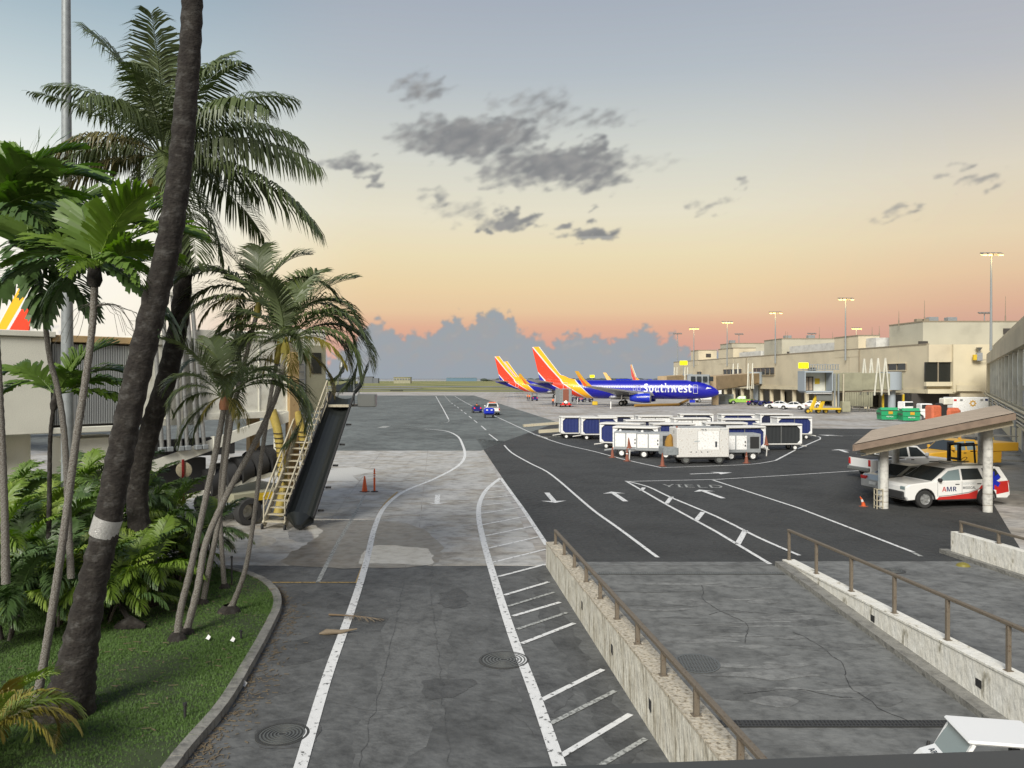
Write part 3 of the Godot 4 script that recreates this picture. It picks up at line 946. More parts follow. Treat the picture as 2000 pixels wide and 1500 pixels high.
func markings() -> void:
	# edge of the near lane, curving left to the apron
	line("lane_line", curve([Vector2(-2.98, -11.24), Vector2(-3.42, -14.93), Vector2(-3.88, -19.69), Vector2(-4.41, -24.42), Vector2(-5.1, -29.92), Vector2(-5.48, -34.72), Vector2(-5.27, -39.48), Vector2(-4.25, -44.57), Vector2(-3.42, -51.16), Vector2(-3.4, -58.03), Vector2(-4.2, -68.08), Vector2(-5.3, -77.89), Vector2(-7.08, -85.6), Vector2(-9.64, -89.13)], 6), 0.19)
	line("lane_line", curve([Vector2(-9.64, -89.13), Vector2(-12.74, -91.01), Vector2(-16.04, -90.06), Vector2(-20.41, -89.13)], 4), 0.16, M.paint_faded)
	line("lane_line", curve([Vector2(0.69, -11.24), Vector2(0.4, -13.97), Vector2(0, -17.33), Vector2(-0.44, -21.67), Vector2(-0.95, -27.1), Vector2(-1.33, -32.14), Vector2(-1.43, -36.18), Vector2(-1.23, -40.4), Vector2(-0.63, -44.8)], 6), 0.2)
	line("lane_line", [Vector2(-0.63, -44.8), Vector2(0.53, -33.38), Vector2(1.15, -26.6)], 0.16)
	for s in [[972,941,983,941], [962,951,990,949], [950,962,998,957], [943,974,1006,968], [938,988,1014,980], [938,1004,1022,991], [942,1026,1034,1008], [946,1048,1045,1028], [953,1072,1055,1049], [961,1100,1066,1074], [972,1128,1067,1103], [985,1164,1072,1138], [1002,1205,1094,1178], [1019,1259,1122,1219], [1058,1370,1178,1310], [1096,1480,1232,1398]]:
		line("hatch_stripe", [spot(s[0], s[1]), spot(s[2], s[3])], 0.115)
	for s in [[992,1186,1083,1158], [1010,1231,1108,1198], [1076,1416,1202,1352], [1120,1530,1262,1446]]:
		line("hatch_stripe", [spot(s[0], s[1]), spot(s[2], s[3])], 0.1, M.paint_faded)
	# yellow edge of the stand and the old white line
	line("stand_line", curve([Vector2(-5.58, -39.3), Vector2(-5.61, -35.58), Vector2(-5.32, -31.55), Vector2(-4.79, -27.1), Vector2(-4.41, -24.08)], 4), 0.1, M.paint_yellow, 0.0165)
	line("stand_line", [Vector2(-4.44, -24.22), Vector2(-4.19, -21.72), Vector2(-6.91, -21.72)], 0.09, M.paint_yellow, 0.0165)
	line("stand_line", [Vector2(-6.98, -38.09), Vector2(-6.34, -32.14), Vector2(-5.86, -27.1), Vector2(-5.52, -24.08), Vector2(-5.24, -21.67)], 0.12, M.paint_faded, 0.0165)
	line("stand_line", [Vector2(-9.53, -31.21), Vector2(-5.18, -31.33), Vector2(-4.77, -31.21)], 0.12, M.paint_faded, 0.0165)
	# the main road: centre line, edges, the yield junction
	line("lane_line", curve([Vector2(-0.64, -67.02), Vector2(0, -60.04), Vector2(1.17, -52.72), Vector2(2, -48.3), Vector2(2.51, -43.89), Vector2(2.96, -38.77), Vector2(3.42, -33.64), Vector2(3.94, -29.51), Vector2(4.49, -24.77)], 5), 0.13)
	for s in [[972,861,955,848], [949,840,940,832], [932,826,926,821], [921,817,916,813], [911,809,907,806], [903,803,900,800.5], [896,797.5,893,795], [889.5,793,887,791], [884,789,881.5,787]]:
		line("lane_dash", [spot(s[0], s[1]), spot(s[2], s[3])], 0.14)
	line("lane_line", [Vector2(-14.67, -192.13), Vector2(-22.83, -271.89)], 0.2, M.paint_faded)
	line("lane_line", [Vector2(-25.22, -266.03), Vector2(-12.49, -146.54), Vector2(-8.74, -110.85)], 0.16)
	line("lane_line", curve([Vector2(-8.74, -110.85), Vector2(-8.22, -104.17), Vector2(-8.95, -100.53), Vector2(-12.5, -98.25), Vector2(-14.67, -96.07)], 4), 0.14, M.paint_faded)
	line("lane_line", curve([Vector2(-18.67, -262), Vector2(-8.63, -169.53), Vector2(-2.71, -121.77), Vector2(0.6, -93.98), Vector2(2.63, -77.89), Vector2(4.33, -68.08), Vector2(6.24, -61.32), Vector2(7.71, -55.07), Vector2(9.28, -49.98)], 5), 0.14)
	line("lane_line", curve([Vector2(9.28, -49.98), Vector2(12.29, -50.86), Vector2(15.57, -52.08), Vector2(17.81, -54.38)], 4), 0.12)
	line("lane_line", [Vector2(17.81, -54.38), Vector2(22.81, -64.04), Vector2(28.3, -73.9)], 0.16)
	line("lane_line", curve([Vector2(28.3, -73.9), Vector2(29.37, -77.2), Vector2(28.26, -79.32)], 4), 0.12)
	line("lane_line", [Vector2(29.83, -77.89), Vector2(38, -78.6)], 0.14, M.paint_faded)
	line("lane_line", [Vector2(6.19, -43.23), Vector2(11.22, -44.11), Vector2(15.13, -45.75), Vector2(21.32, -48.57)], 0.12)
	line("lane_line", [Vector2(6.14, -43.45), Vector2(6.76, -35.43), Vector2(7.36, -28.92), Vector2(7.67, -23.88)], 0.13)
	line("lane_line", curve([Vector2(6.14, -43.45), Vector2(6.94, -41.17), Vector2(7.38, -37.43), Vector2(8.18, -32.14), Vector2(8.54, -27.98), Vector2(8.96, -25.06)], 4), 0.13)
	for s in [[1258,953,1252,959], [1312,971,1302,984], [1373,1001,1360,1017], [1456,1037,1441,1064]]:
		line("lane_line", [spot(s[0], s[1]), spot(s[2], s[3])], 0.2)
	line("lane_line", [Vector2(10.94, -43.89), Vector2(12.22, -34.31), Vector2(12.74, -25.5)], 0.13)
	line("lane_line", [Vector2(12.7, -25.43), Vector2(12.68, -24.92)], 0.13, M.paint_faded)
	line("stop_bar", [Vector2(2.93, -76.85), Vector2(4.4, -76.85), Vector2(5.11, -76.51)], 0.3, M.paint_faded)
	line("stop_bar", [Vector2(2.25, -80.43), Vector2(3.22, -74.53)], 0.35)
	line("stop_bar", [Vector2(-14.82, -91.01), Vector2(-14.67, -94.49)], 0.9, M.paint_faded)
	arrow(spot(853, 986), spot(855, 967), 0.98, 0.23, 0.55)
	arrow(spot(1085, 983), spot(1068, 963), 1.15, 0.24, 0.62)
	arrow(spot(1194, 961), spot(1222, 980), 1.1, 0.24, 0.65)
	arrow(spot(1366, 957), spot(1413, 974), 1.1, 0.24, 0.7)
	arrow(spot(1430, 923.5), spot(1348, 926.5), 1.2, 0.2, 1.1)
	arrow(spot(1637, 878), spot(1655, 884), 1.5, 0.3, 0.9)
	arrow(spot(1598, 849.5), spot(1646, 852), 1.6, 0.32, 1.4)
	# YIELD, painted to be read by the drivers that come from the camera's side
	var holder := Node3D.new()
	holder.name = "yield_marking"
	add_child(holder)
	holder.set_meta("kind", "structure")
	var at := spot(1352, 950)
	lettering(holder, "painted_word", "YIELD", 3.0, 1.1, M.paint_faded, facing(Vector3(1, 0, 0.13), Vector3(0, 0, -1), Vector3(at.x, 0.0175, at.y)), false)

func spot(px: float, py: float) -> Vector2:   # a surveyed point of the pavement: bearing and dip from the walkway, 5.5 m up
	var z := 5.5 * 1572.0 / (py - 741.0)
	return Vector2((px - 1000.0) / 1572.0 * z, -z)

# ---------------------------------------------------------------- the underpass ramp, its walls and drains
func slope_y(z: float) -> float:
	return -0.085 * (23.72 - z)

func along(x0: float, z: float) -> float:   # the walls run parallel, 5.6 degrees off the view
	return x0 - 0.0987 * z

func ramp() -> void:
	var g := Geo.new()
	var z0 := 23.72
	var z1 := 0.0
	g.face([Vector3(along(3.6, z0), 0, -z0), Vector3(along(10.12, z0), 0, -z0), Vector3(along(10.12, z1), slope_y(z1), -z1), Vector3(along(3.6, z1), slope_y(z1), -z1)], Vector3.UP)
	struct("ramp_road", g, M.ramp)
	g = Geo.new()
	g.flat([Vector2(1.3, -z0), Vector2(7.7, -z0), Vector2(7.66, -24.22), Vector2(1.26, -24.22)], 0.006)
	struct("ramp_edge_strip", g, M.drive)
	# gutter kerb at the foot of the far wall
	g = Geo.new()
	for k in 12:
		var a := lerpf(z0, 1.0, k / 12.0)
		var b := lerpf(z0, 1.0, (k + 1) / 12.0)
		var t := 0.13
		var xa0 := along(10.1, a); var xa1 := along(10.44, a)
		var xb0 := along(10.1, b); var xb1 := along(10.44, b)
		g.face([Vector3(xa0, slope_y(a) + t, -a), Vector3(xa1, slope_y(a) + t, -a), Vector3(xb1, slope_y(b) + t, -b), Vector3(xb0, slope_y(b) + t, -b)], Vector3.UP)
		g.face([Vector3(xa0, slope_y(a) + t, -a), Vector3(xb0, slope_y(b) + t, -b), Vector3(xb0, slope_y(b) - 0.1, -b), Vector3(xa0, slope_y(a) - 0.1, -a)], Vector3.LEFT)
	g.face([Vector3(along(10.1, z0), 0.13, -z0), Vector3(along(10.44, z0), 0.13, -z0), Vector3(along(10.44, z0), -0.1, -z0), Vector3(along(10.1, z0), -0.1, -z0)], Vector3.FORWARD)
	struct("ramp_kerb", g, M.kerb)
	# the driveway on the other side of the far wall
	g = Geo.new()
	g.flat([Vector2(along(10.7, z0 + 0.5), -z0 - 0.5), Vector2(17.0, -z0 - 0.5), Vector2(17.0, -22.0), Vector2(19, 0), Vector2(along(10.7, 0), 0)], 0.02)
	struct("driveway", g, M.drive)
	# left parapet wall
	var w := thing("parapet_wall", "weathered low concrete wall between the near lane and the ramp, topped by a brown rail", "wall")
	var outer := [Vector2(1.0, -23.6), Vector2(2.42, -10.0), Vector2(3.5, 0.0)]
	g = Geo.new()
	var th := 0.36
	var ht := [0.71, 0.98, 1.12]
	for i in 2:
		var a: Vector2 = outer[i]
		var b: Vector2 = outer[i + 1]
		var o := Vector2(th, 0)
		var pa := [Vector3(a.x, 0, a.y), Vector3(a.x, ht[i], a.y), Vector3(a.x + th, ht[i], a.y), Vector3(a.x + th, -2.4, a.y)]
		var pb := [Vector3(b.x, 0, b.y), Vector3(b.x, ht[i + 1], b.y), Vector3(b.x + th, ht[i + 1], b.y), Vector3(b.x + th, -2.4, b.y)]
		pa[0].y = -0.3
		pb[0].y = -0.3
		g.face([pa[0], pa[1], pb[1], pb[0]], Vector3.LEFT)
		g.face([pa[2], pa[3], pb[3], pb[2]], Vector3.RIGHT)
		if i == 0:
			g.face(pa, Vector3.FORWARD)
		else:
			g.face(pb, Vector3.BACK)
	shape(w, "wall_body", g, M.wall_old)
	# rough coping stones in bays between the posts
	var posts := [23.2, 21.65, 20.1, 18.55, 17.0, 15.45, 13.9, 12.35, 10.8, 9.25, 7.7]
	for i in posts.size():
		for half in 2:
			var z: float = posts[i] - 0.775 * half
			var zz: float = z - 0.76
			if i == 0 and half == 0:
				z = 23.6
			var xa := lerpf(1.0, 2.42, (23.6 - z) / 13.6)
			var xb := lerpf(1.0, 2.42, (23.6 - zz) / 13.6)
			var ha := lerpf(0.71, 0.98, (23.6 - z) / 13.6)
			var hb := lerpf(0.71, 0.98, (23.6 - zz) / 13.6)
			var j := rng.randf_range(-0.012, 0.012)
			var c := Geo.new()
			c.slab([Vector2(xa - 0.012 + j, -z), Vector2(xa + th + 0.012, -z), Vector2(xb + th + 0.012, -zz), Vector2(xb - 0.012 + j, -zz)], Transform3D(Basis(Vector3.RIGHT, Vector3(0, 0, 1), Vector3.UP), Vector3.ZERO), [ha - 0.02, ha - 0.02, hb - 0.02, hb - 0.02], [ha + 0.022, ha + 0.022 + j, hb + 0.022 + j, hb + 0.022])
			shape(w, "coping_stone", c, M.coping)
	for z in [18.1, 15.15, 12.55]:
		var x := lerpf(1.0, 2.42, (23.6 - z) / 13.6)
		g = Geo.new()
		g.box(Vector3(x - 0.002, 0.42, -z), Vector3(0.012, 0.17, 0.2))
		shape(w, "drain_hole", g, M.black)
	rail_on(posts, 3.545, func(z): return lerpf(0.71, 0.98, (23.6 - z) / 13.6) + 0.02, 0.36, "rusty brown pipe rail on the weathered wall left of the ramp", w.position)
	# middle wall
	w = thing("retaining_wall", "white painted retaining wall on the far side of the ramp, stained near its top", "wall")
	g = Geo.new()
	var pts0 := []
	for z in [23.9, 0.0]:
		pts0.append([Vector3(along(10.42, z), -2.6, -z), Vector3(along(10.42, z), 0.11, -z), Vector3(along(10.72, z), 0.11, -z), Vector3(along(10.72, z), -2.6, -z)])
	g.face([pts0[0][0], pts0[0][1], pts0[1][1], pts0[1][0]], Vector3.LEFT)
	g.face([pts0[0][2], pts0[0][3], pts0[1][3], pts0[1][2]], Vector3.RIGHT)
	g.face(pts0[0], Vector3.FORWARD)
	g.face(pts0[1], Vector3.BACK)
	g.face([pts0[0][1], pts0[0][2], pts0[1][2], pts0[1][1]], Vector3.UP)
	shape(w, "wall_body", g, M.wall_white)
	g = Geo.new()
	for k in 16:
		var a := lerpf(23.92, 0.0, k / 16.0)
		var b := lerpf(23.92, 0.0, (k + 1) / 16.0) + 0.012
		g.slab([Vector2(along(10.4, a), -a), Vector2(along(10.76, a), -a), Vector2(along(10.76, b), -b), Vector2(along(10.4, b), -b)], Transform3D(Basis(Vector3.RIGHT, Vector3(0, 0, 1), Vector3.UP), Vector3.ZERO), [0.11, 0.11, 0.11, 0.11], [0.15, 0.15, 0.15, 0.15])
	shape(w, "wall_cap", g, M.wall_white)
	for p in [[19.05, -0.16], [15.35, -0.3]]:
		g = Geo.new()
		g.box(Vector3(along(10.42, p[0]) - 0.002, p[1], -p[0]), Vector3(0.012, 0.15, 0.22))
		shape(w, "drain_hole", g, M.black)
	rail_on([23.85, 22.15, 20.3, 18.4, 16.5, 14.75, 12.9, 11.1, 9.3], 10.57, func(_z): return 0.15, 0.84, "brown steel guard rail on tall posts along the white ramp wall", Vector3.ZERO)
	# outer wall of the driveway
	w = thing("boundary_wall", "short white wall with a low rail at the outer edge of the driveway", "wall")
	g = Geo.new()
	g.face([Vector3(13.75, 0.12, -25.2), Vector3(13.75, 0.74, -25.2), Vector3(16.3, 0.8, 0), Vector3(16.3, 0.12, 0)], Vector3.LEFT)
	g.face([Vector3(14.05, 0.12, -25.2), Vector3(14.05, 0.74, -25.2), Vector3(16.6, 0.8, 0), Vector3(16.6, 0.12, 0)], Vector3.RIGHT)
	g.face([Vector3(13.75, 0.74, -25.2), Vector3(14.05, 0.74, -25.2), Vector3(16.6, 0.8, 0), Vector3(16.3, 0.8, 0)], Vector3.UP)
	g.face([Vector3(13.75, 0.12, -25.2), Vector3(13.75, 0.74, -25.2), Vector3(14.05, 0.74, -25.2), Vector3(14.05, 0.12, -25.2)], Vector3.FORWARD)
	shape(w, "wall_body", g, M.wall_white)
	g = Geo.new()
	g.face([Vector3(13.55, 0.13, -25.5), Vector3(14.25, 0.13, -25.5), Vector3(16.8, 0.13, 0), Vector3(16.1, 0.13, 0)], Vector3.UP)
	g.face([Vector3(13.55, 0.13, -25.5), Vector3(13.55, 0, -25.5), Vector3(16.1, 0, 0), Vector3(16.1, 0.13, 0)], Vector3.LEFT)
	g.face([Vector3(13.55, 0.13, -25.5), Vector3(14.25, 0.13, -25.5), Vector3(14.25, 0, -25.5), Vector3(13.55, 0, -25.5)], Vector3.FORWARD)
	shape(w, "wall_footing", g, M.kerb)
	rail_on([24.95, 23.3, 21.65, 20.0, 18.35], 16.4, func(_z): return 0.75, 0.3, "low brown rail on the short white wall beside the driveway", Vector3.ZERO)
	# trench drains across the ramp
	drain("trench_drain", 23.0, 3.75, 10.05, 0.16, M.iron_pale, "pale steel trench drain across the head of the ramp")
	drain("trench_drain", 14.62, 3.75, 10.05, 0.26, M.iron, "dark slotted trench drain across the ramp, beside the white utility cart")
	# manholes
	manhole(Vector3(Vector3(-0.01, 5.15, -1).x * 15.68, 0.006, -15.72), 0.0, 0.44, M.iron, true, "round ribbed manhole cover on the white lane line")
	manhole(Vector3(-3.55, 0.006, -12.42), 0.0, 0.36, M.iron, true, "round ribbed manhole cover beside the lawn kerb")
	manhole(Vector3(3.95, slope_y(17.13) + 0.003, -17.13), 0.085, 0.43, M.iron_pale, false, "pale round manhole grating in the middle of the ramp")
	manhole(Vector3(10.9, 0, -22.99) + Vector3(0, 0.023, 0), 0.0, 0.28, M.iron, true, "small dark manhole cover on the driveway beyond the ramp wall")

func rail_on(zs: Array, x0: float, base: Callable, height: float, label: String, _at: Vector3) -> void:
	var t := thing("guard_rail", label, "railing")
	var a: float = zs[0]
	var b: float = zs[-1]
	for z in zs:
		var y: float = base.call(z)
		var p := Geo.new()
		p.box(Vector3(along(x0, z), y + height * 0.5, -z), Vector3(0.075, height, 0.075), Basis(Vector3.UP, 0.0985), 0.008)
		p.box(Vector3(along(x0, z), y + 0.006, -z), Vector3(0.13, 0.012, 0.13), Basis(Vector3.UP, 0.0985))
		shape(t, "post", p, M.rail)
	var g := Geo.new()
	g.bar(Vector3(along(x0, a + 0.06), base.call(a) + height + 0.03, -a - 0.06), Vector3(along(x0, b), base.call(b) + height + 0.03, -b), 0.085, 0.07, 0.012)
	shape(t, "top_rail", g, M.rail)

func drain(called: String, z: float, x0: float, x1: float, wide: float, mat: Material, label: String) -> void:
	var y := slope_y(z) + 0.004
	var t := thing(called, label, "drain", Vector3(0, y, -z))
	var lift := Basis(Vector3.RIGHT, 0.085)
	var g := Geo.new()
	var a := along(x0, z)
	var b := along(x1, z)
	g.box(Vector3((a + b) * 0.5, 0, 0), Vector3(b - a, 0.004, wide), lift)
	shape(t, "channel", g, M.black)
	var n := int((b - a) / 0.62)
	for i in n:
		var q := Geo.new()
		var xa := lerpf(a, b, float(i) / n) + 0.006
		var xb := lerpf(a, b, float(i + 1) / n) - 0.006
		for s in [-1, 0, 1]:
			q.box(Vector3((xa + xb) * 0.5, 0.007, s * (wide * 0.5 - 0.012) if s else 0.0), Vector3(xb - xa, 0.01, 0.024), lift)
		var bars := 9
		for k in bars + 1:
			var x := lerpf(xa + 0.01, xb - 0.01, float(k) / bars)
			q.box(Vector3(x, 0.0065, 0), Vector3(0.026, 0.009, wide - 0.03), lift)
		shape(t, "grate", q, mat)

func manhole(at: Vector3, pitch: float, r: float, mat: Material, ribbed: bool, label: String) -> void:
	var t := thing("manhole_cover", label, "manhole cover", at)
	t.rotation.x = pitch
	var g := Geo.new()
	g.lathe([Vector2(r + 0.05, 0), Vector2(r + 0.05, 0.012), Vector2(r + 0.006, 0.012), Vector2(r + 0.006, 0.0)], 40)
	shape(t, "frame", g, mat)
	g = Geo.new()
	g.lathe([Vector2(r, 0.0), Vector2(r, 0.007), Vector2(0.0, 0.007)], 40)
	shape(t, "plate", g, M.black if not ribbed else M.iron)
	if ribbed:
		for k in 6:
			var q := Geo.new()
			var a := r * (0.96 - k * 0.15)
			q.lathe([Vector2(a, 0.006), Vector2(a, 0.016), Vector2(a - r * 0.07, 0.016), Vector2(a - r * 0.07, 0.006)], 36)
			shape(t, "ring", q, M.iron_pale)
	else:
		for k in range(-6, 7):
			for way in 2:
				var q := Geo.new()
				var off := k * r / 6.6
				var half := sqrt(maxf(r * r - off * off, 0.001))
				var c := Vector3(off, 0.011 + 0.001 * way, 0) if way == 0 else Vector3(0, 0.012, off)
				q.box(c, Vector3(0.026, 0.012, half * 2) if way == 0 else Vector3(half * 2, 0.012, 0.026))
				shape(t, "grate_bar", q, mat)

func railing() -> void:   # the dark rail of the walkway from which the picture is taken
	var t := thing("walkway_railing", "dark metal railing of the walkway at the bottom edge of the view", "railing", Vector3(0.3, 5.182, -0.657), 4.1)
	var g := Geo.new()
	g.box(Vector3(0, -0.007, 0), Vector3(5.0, 0.014, 0.05), Basis.IDENTITY, 0.003)
	shape(t, "top_rail", g, M.rail_dark)
	g = Geo.new()
	g.box(Vector3(0, -0.0165, -0.004), Vector3(5.0, 0.005, 0.034))
	shape(t, "groove", g, M.black)
	g = Geo.new()
	g.box(Vector3(0, -0.039, 0.002), Vector3(5.0, 0.04, 0.056), Basis.IDENTITY, 0.004)
	shape(t, "side_rail", g, M.rail_dark)
	for k in 5:
		g = Geo.new()
		g.box(Vector3(-2.4 + k * 1.2, -0.625, 0), Vector3(0.04, 1.13, 0.04), Basis.IDENTITY, 0.006)
		shape(t, "post", g, M.rail_dark)
	g = Geo.new()
	g.box(Vector3(0, 3.9, 1.2), Vector3(12.0, 0.2, 4.0))
	struct("walkway_floor", g, M.walk)

# ---------------------------------------------------------------- lawn
var lawn_edge := []

func lawn() -> void:
	lawn_edge = curve([Vector2(-4.75, -10.96), Vector2(-4.79, -11.86), Vector2(-4.8, -13.28), Vector2(-5.01, -15.2), Vector2(-5.33, -17.61), Vector2(-5.62, -19.26), Vector2(-6.13, -20.63), Vector2(-6.93, -21.89), Vector2(-8.08, -22.87), Vector2(-9.24, -23.43), Vector2(-10.88, -23.75), Vector2(-12.95, -23.95)], 5)
	var poly := lawn_edge.duplicate()
	poly.append(Vector2(-42, -24.0))
	poly.append(Vector2(-42, -10.4))
	var g := Geo.new()
	g.flat(poly, 0.12, 0.12)
	struct("lawn_bed", g, M.soil)
	# kerb stones round the bend
	var kerb := Node3D.new()
	kerb.name = "lawn_kerb"
	add_child(kerb)
	kerb.set_meta("kind", "structure")
	for i in range(0, lawn_edge.size() - 1):
		var a: Vector2 = lawn_edge[i]
		var b: Vector2 = lawn_edge[i + 1]
		var d := (b - a).normalized() * 0.008
		g = Geo.new()
		g.ribbon([a + d, b - d + (b - a) * 0.02], 0.19, 0.15 + rng.randf_range(-0.006, 0.006), 0.15)
		shape(kerb, "kerb_stone", g, M.kerb)
	# blades: tufts in thick and thin patches
	var tuft := Geo.new()
	tuft.tinted = true
	for k in 7:
		var a := rng.randf() * TAU
		var r := rng.randf() * 0.035
		var base := Vector3(cos(a * 3.1) * r, 0, sin(a * 3.1) * r)
		var h := rng.randf_range(0.025, 0.06)
		var side := Vector3(-sin(a), 0, cos(a)) * 0.005
		var tip := base + Vector3(cos(a), 0, sin(a)) * h * 0.6 + Vector3.UP * h
		tuft.tint = Color(1, 1, 1).lerp(Color(1.7, 1.25, 0.8), rng.randf())
		tuft.tri(base - side, base + side, tip)
	var patches := FastNoiseLite.new()
	patches.seed = 4
	patches.frequency = 0.22
	var at := []
	var inside := PackedVector2Array(poly)
	while at.size() < 120000:
		var p := Vector2(rng.randf_range(-20.0, -4.5), rng.randf_range(-24.2, -10.6))
		if p.x < -14.0 and rng.randf() < 0.6:
			continue
		if not Geometry2D.is_point_in_polygon(p, inside):
			continue
		var f := patches.get_noise_2d(p.x, p.y)
		if rng.randf() > 0.75 + f * 1.2:
			continue
		var s := rng.randf_range(0.4, 0.8) * (1.0 + f * 0.5)
		at.append(Transform3D(Basis(Vector3.UP, rng.randf() * TAU).scaled(Vector3.ONE * s), Vector3(p.x, 0.12, p.y)))
	scatter(self, "lawn_grass", tuft.mesh(), M.grass, at)
	# dead leaf strips along the kerb and on the road
	var strip := Geo.new()
	strip.box(Vector3.ZERO, Vector3(0.07, 0.006, 0.012))
	at = []
	for k in 800:
		var i := rng.randi_range(0, 32)
		var p: Vector2 = lawn_edge[i].lerp(lawn_edge[i + 1], rng.randf())
		var d: Vector2 = (lawn_edge[i + 1] - lawn_edge[i]).normalized()
		var out := Vector2(-d.y, d.x)
		if out.x < 0:
			out = -out
		p += out * (0.11 + absf(rng.randfn(0, 0.16)) * (1.6 if i < 26 else 0.6))
		at.append(Transform3D(Basis(Vector3.UP, rng.randf() * TAU).scaled(Vector3(rng.randf_range(0.3, 1.7), 1, rng.randf_range(0.5, 1.6))), Vector3(p.x, 0.012 + rng.randf() * 0.015, p.y)))
	for k in 160:
		var p := Vector2(rng.randf_range(-9.5, -5.4), rng.randf_range(-22, -12))
		if Geometry2D.is_point_in_polygon(p, inside):
			at.append(Transform3D(Basis(Vector3.UP, rng.randf() * TAU).scaled(Vector3(rng.randf_range(0.4, 2.6), 1, 1)), Vector3(p.x, 0.17, p.y)))
	scatter(self, "leaf_litter", strip.mesh(), M.litter, at)


# ---------------------------------------------------------------- the terminal on the far right
func wall_x(z: float) -> float:   # the apron front of the terminal, parallel to the road
	return 80.6 - 0.1 * z

func block(x0: float, x1: float, z0: float, z1: float, y0: float, y1: float, skew := 0.1) -> Geo:   # a box whose long sides follow the front
	var g := Geo.new()
	var p := [Vector2(x0, -z0), Vector2(x1, -z0), Vector2(x1 - skew * (z1 - z0), -z1), Vector2(x0 - skew * (z1 - z0), -z1)]
	g.flat(p, y1, y1 - y0)
	g.face(p.map(func(q): return Vector3(q.x, y0, q.y)), Vector3.DOWN)
	return g

func opening(t: Node3D, called: String, z0: float, z1: float, y0: float, y1: float, deep: float) -> void:   # a window set back in the front, with its reveals proud of it
	var p := Node3D.new()
	p.name = numbered(t, called)
	t.add_child(p, true)
	var g := Geo.new()
	var dirv := Vector3(-0.1, 0, -1).normalized()
	var a := Vector3(wall_x(z0), (y0 + y1) * 0.5, -z0)
	var b := Vector3(wall_x(z1), (y0 + y1) * 0.5, -z1)
	var inset := Vector3(0.04, 0, 0)
	g.bar(a + inset, b + inset, 0.2, y1 - y0)
	shape(p, "pane", g, M.dark_glass)
	for e in [[Vector3(0, (y1 - y0) * 0.5 + 0.06, 0), 0.12], [Vector3(0, -(y1 - y0) * 0.5 - 0.06, 0), 0.12]]:
		g = Geo.new()
		g.bar(a + e[0] - Vector3(0.12, 0, 0), b + e[0] - Vector3(0.12, 0, 0), 0.3, e[1])
		shape(p, "sill", g, M.cream)
	var n: int = max(2, int((z1 - z0) / 2.2))
	for k in n + 1:
		g = Geo.new()
		g.box(a.lerp(b, float(k) / n) - Vector3(0.1, 0, 0), Vector3(0.14, y1 - y0, 0.14))
		shape(p, "mullion", g, M.trim)

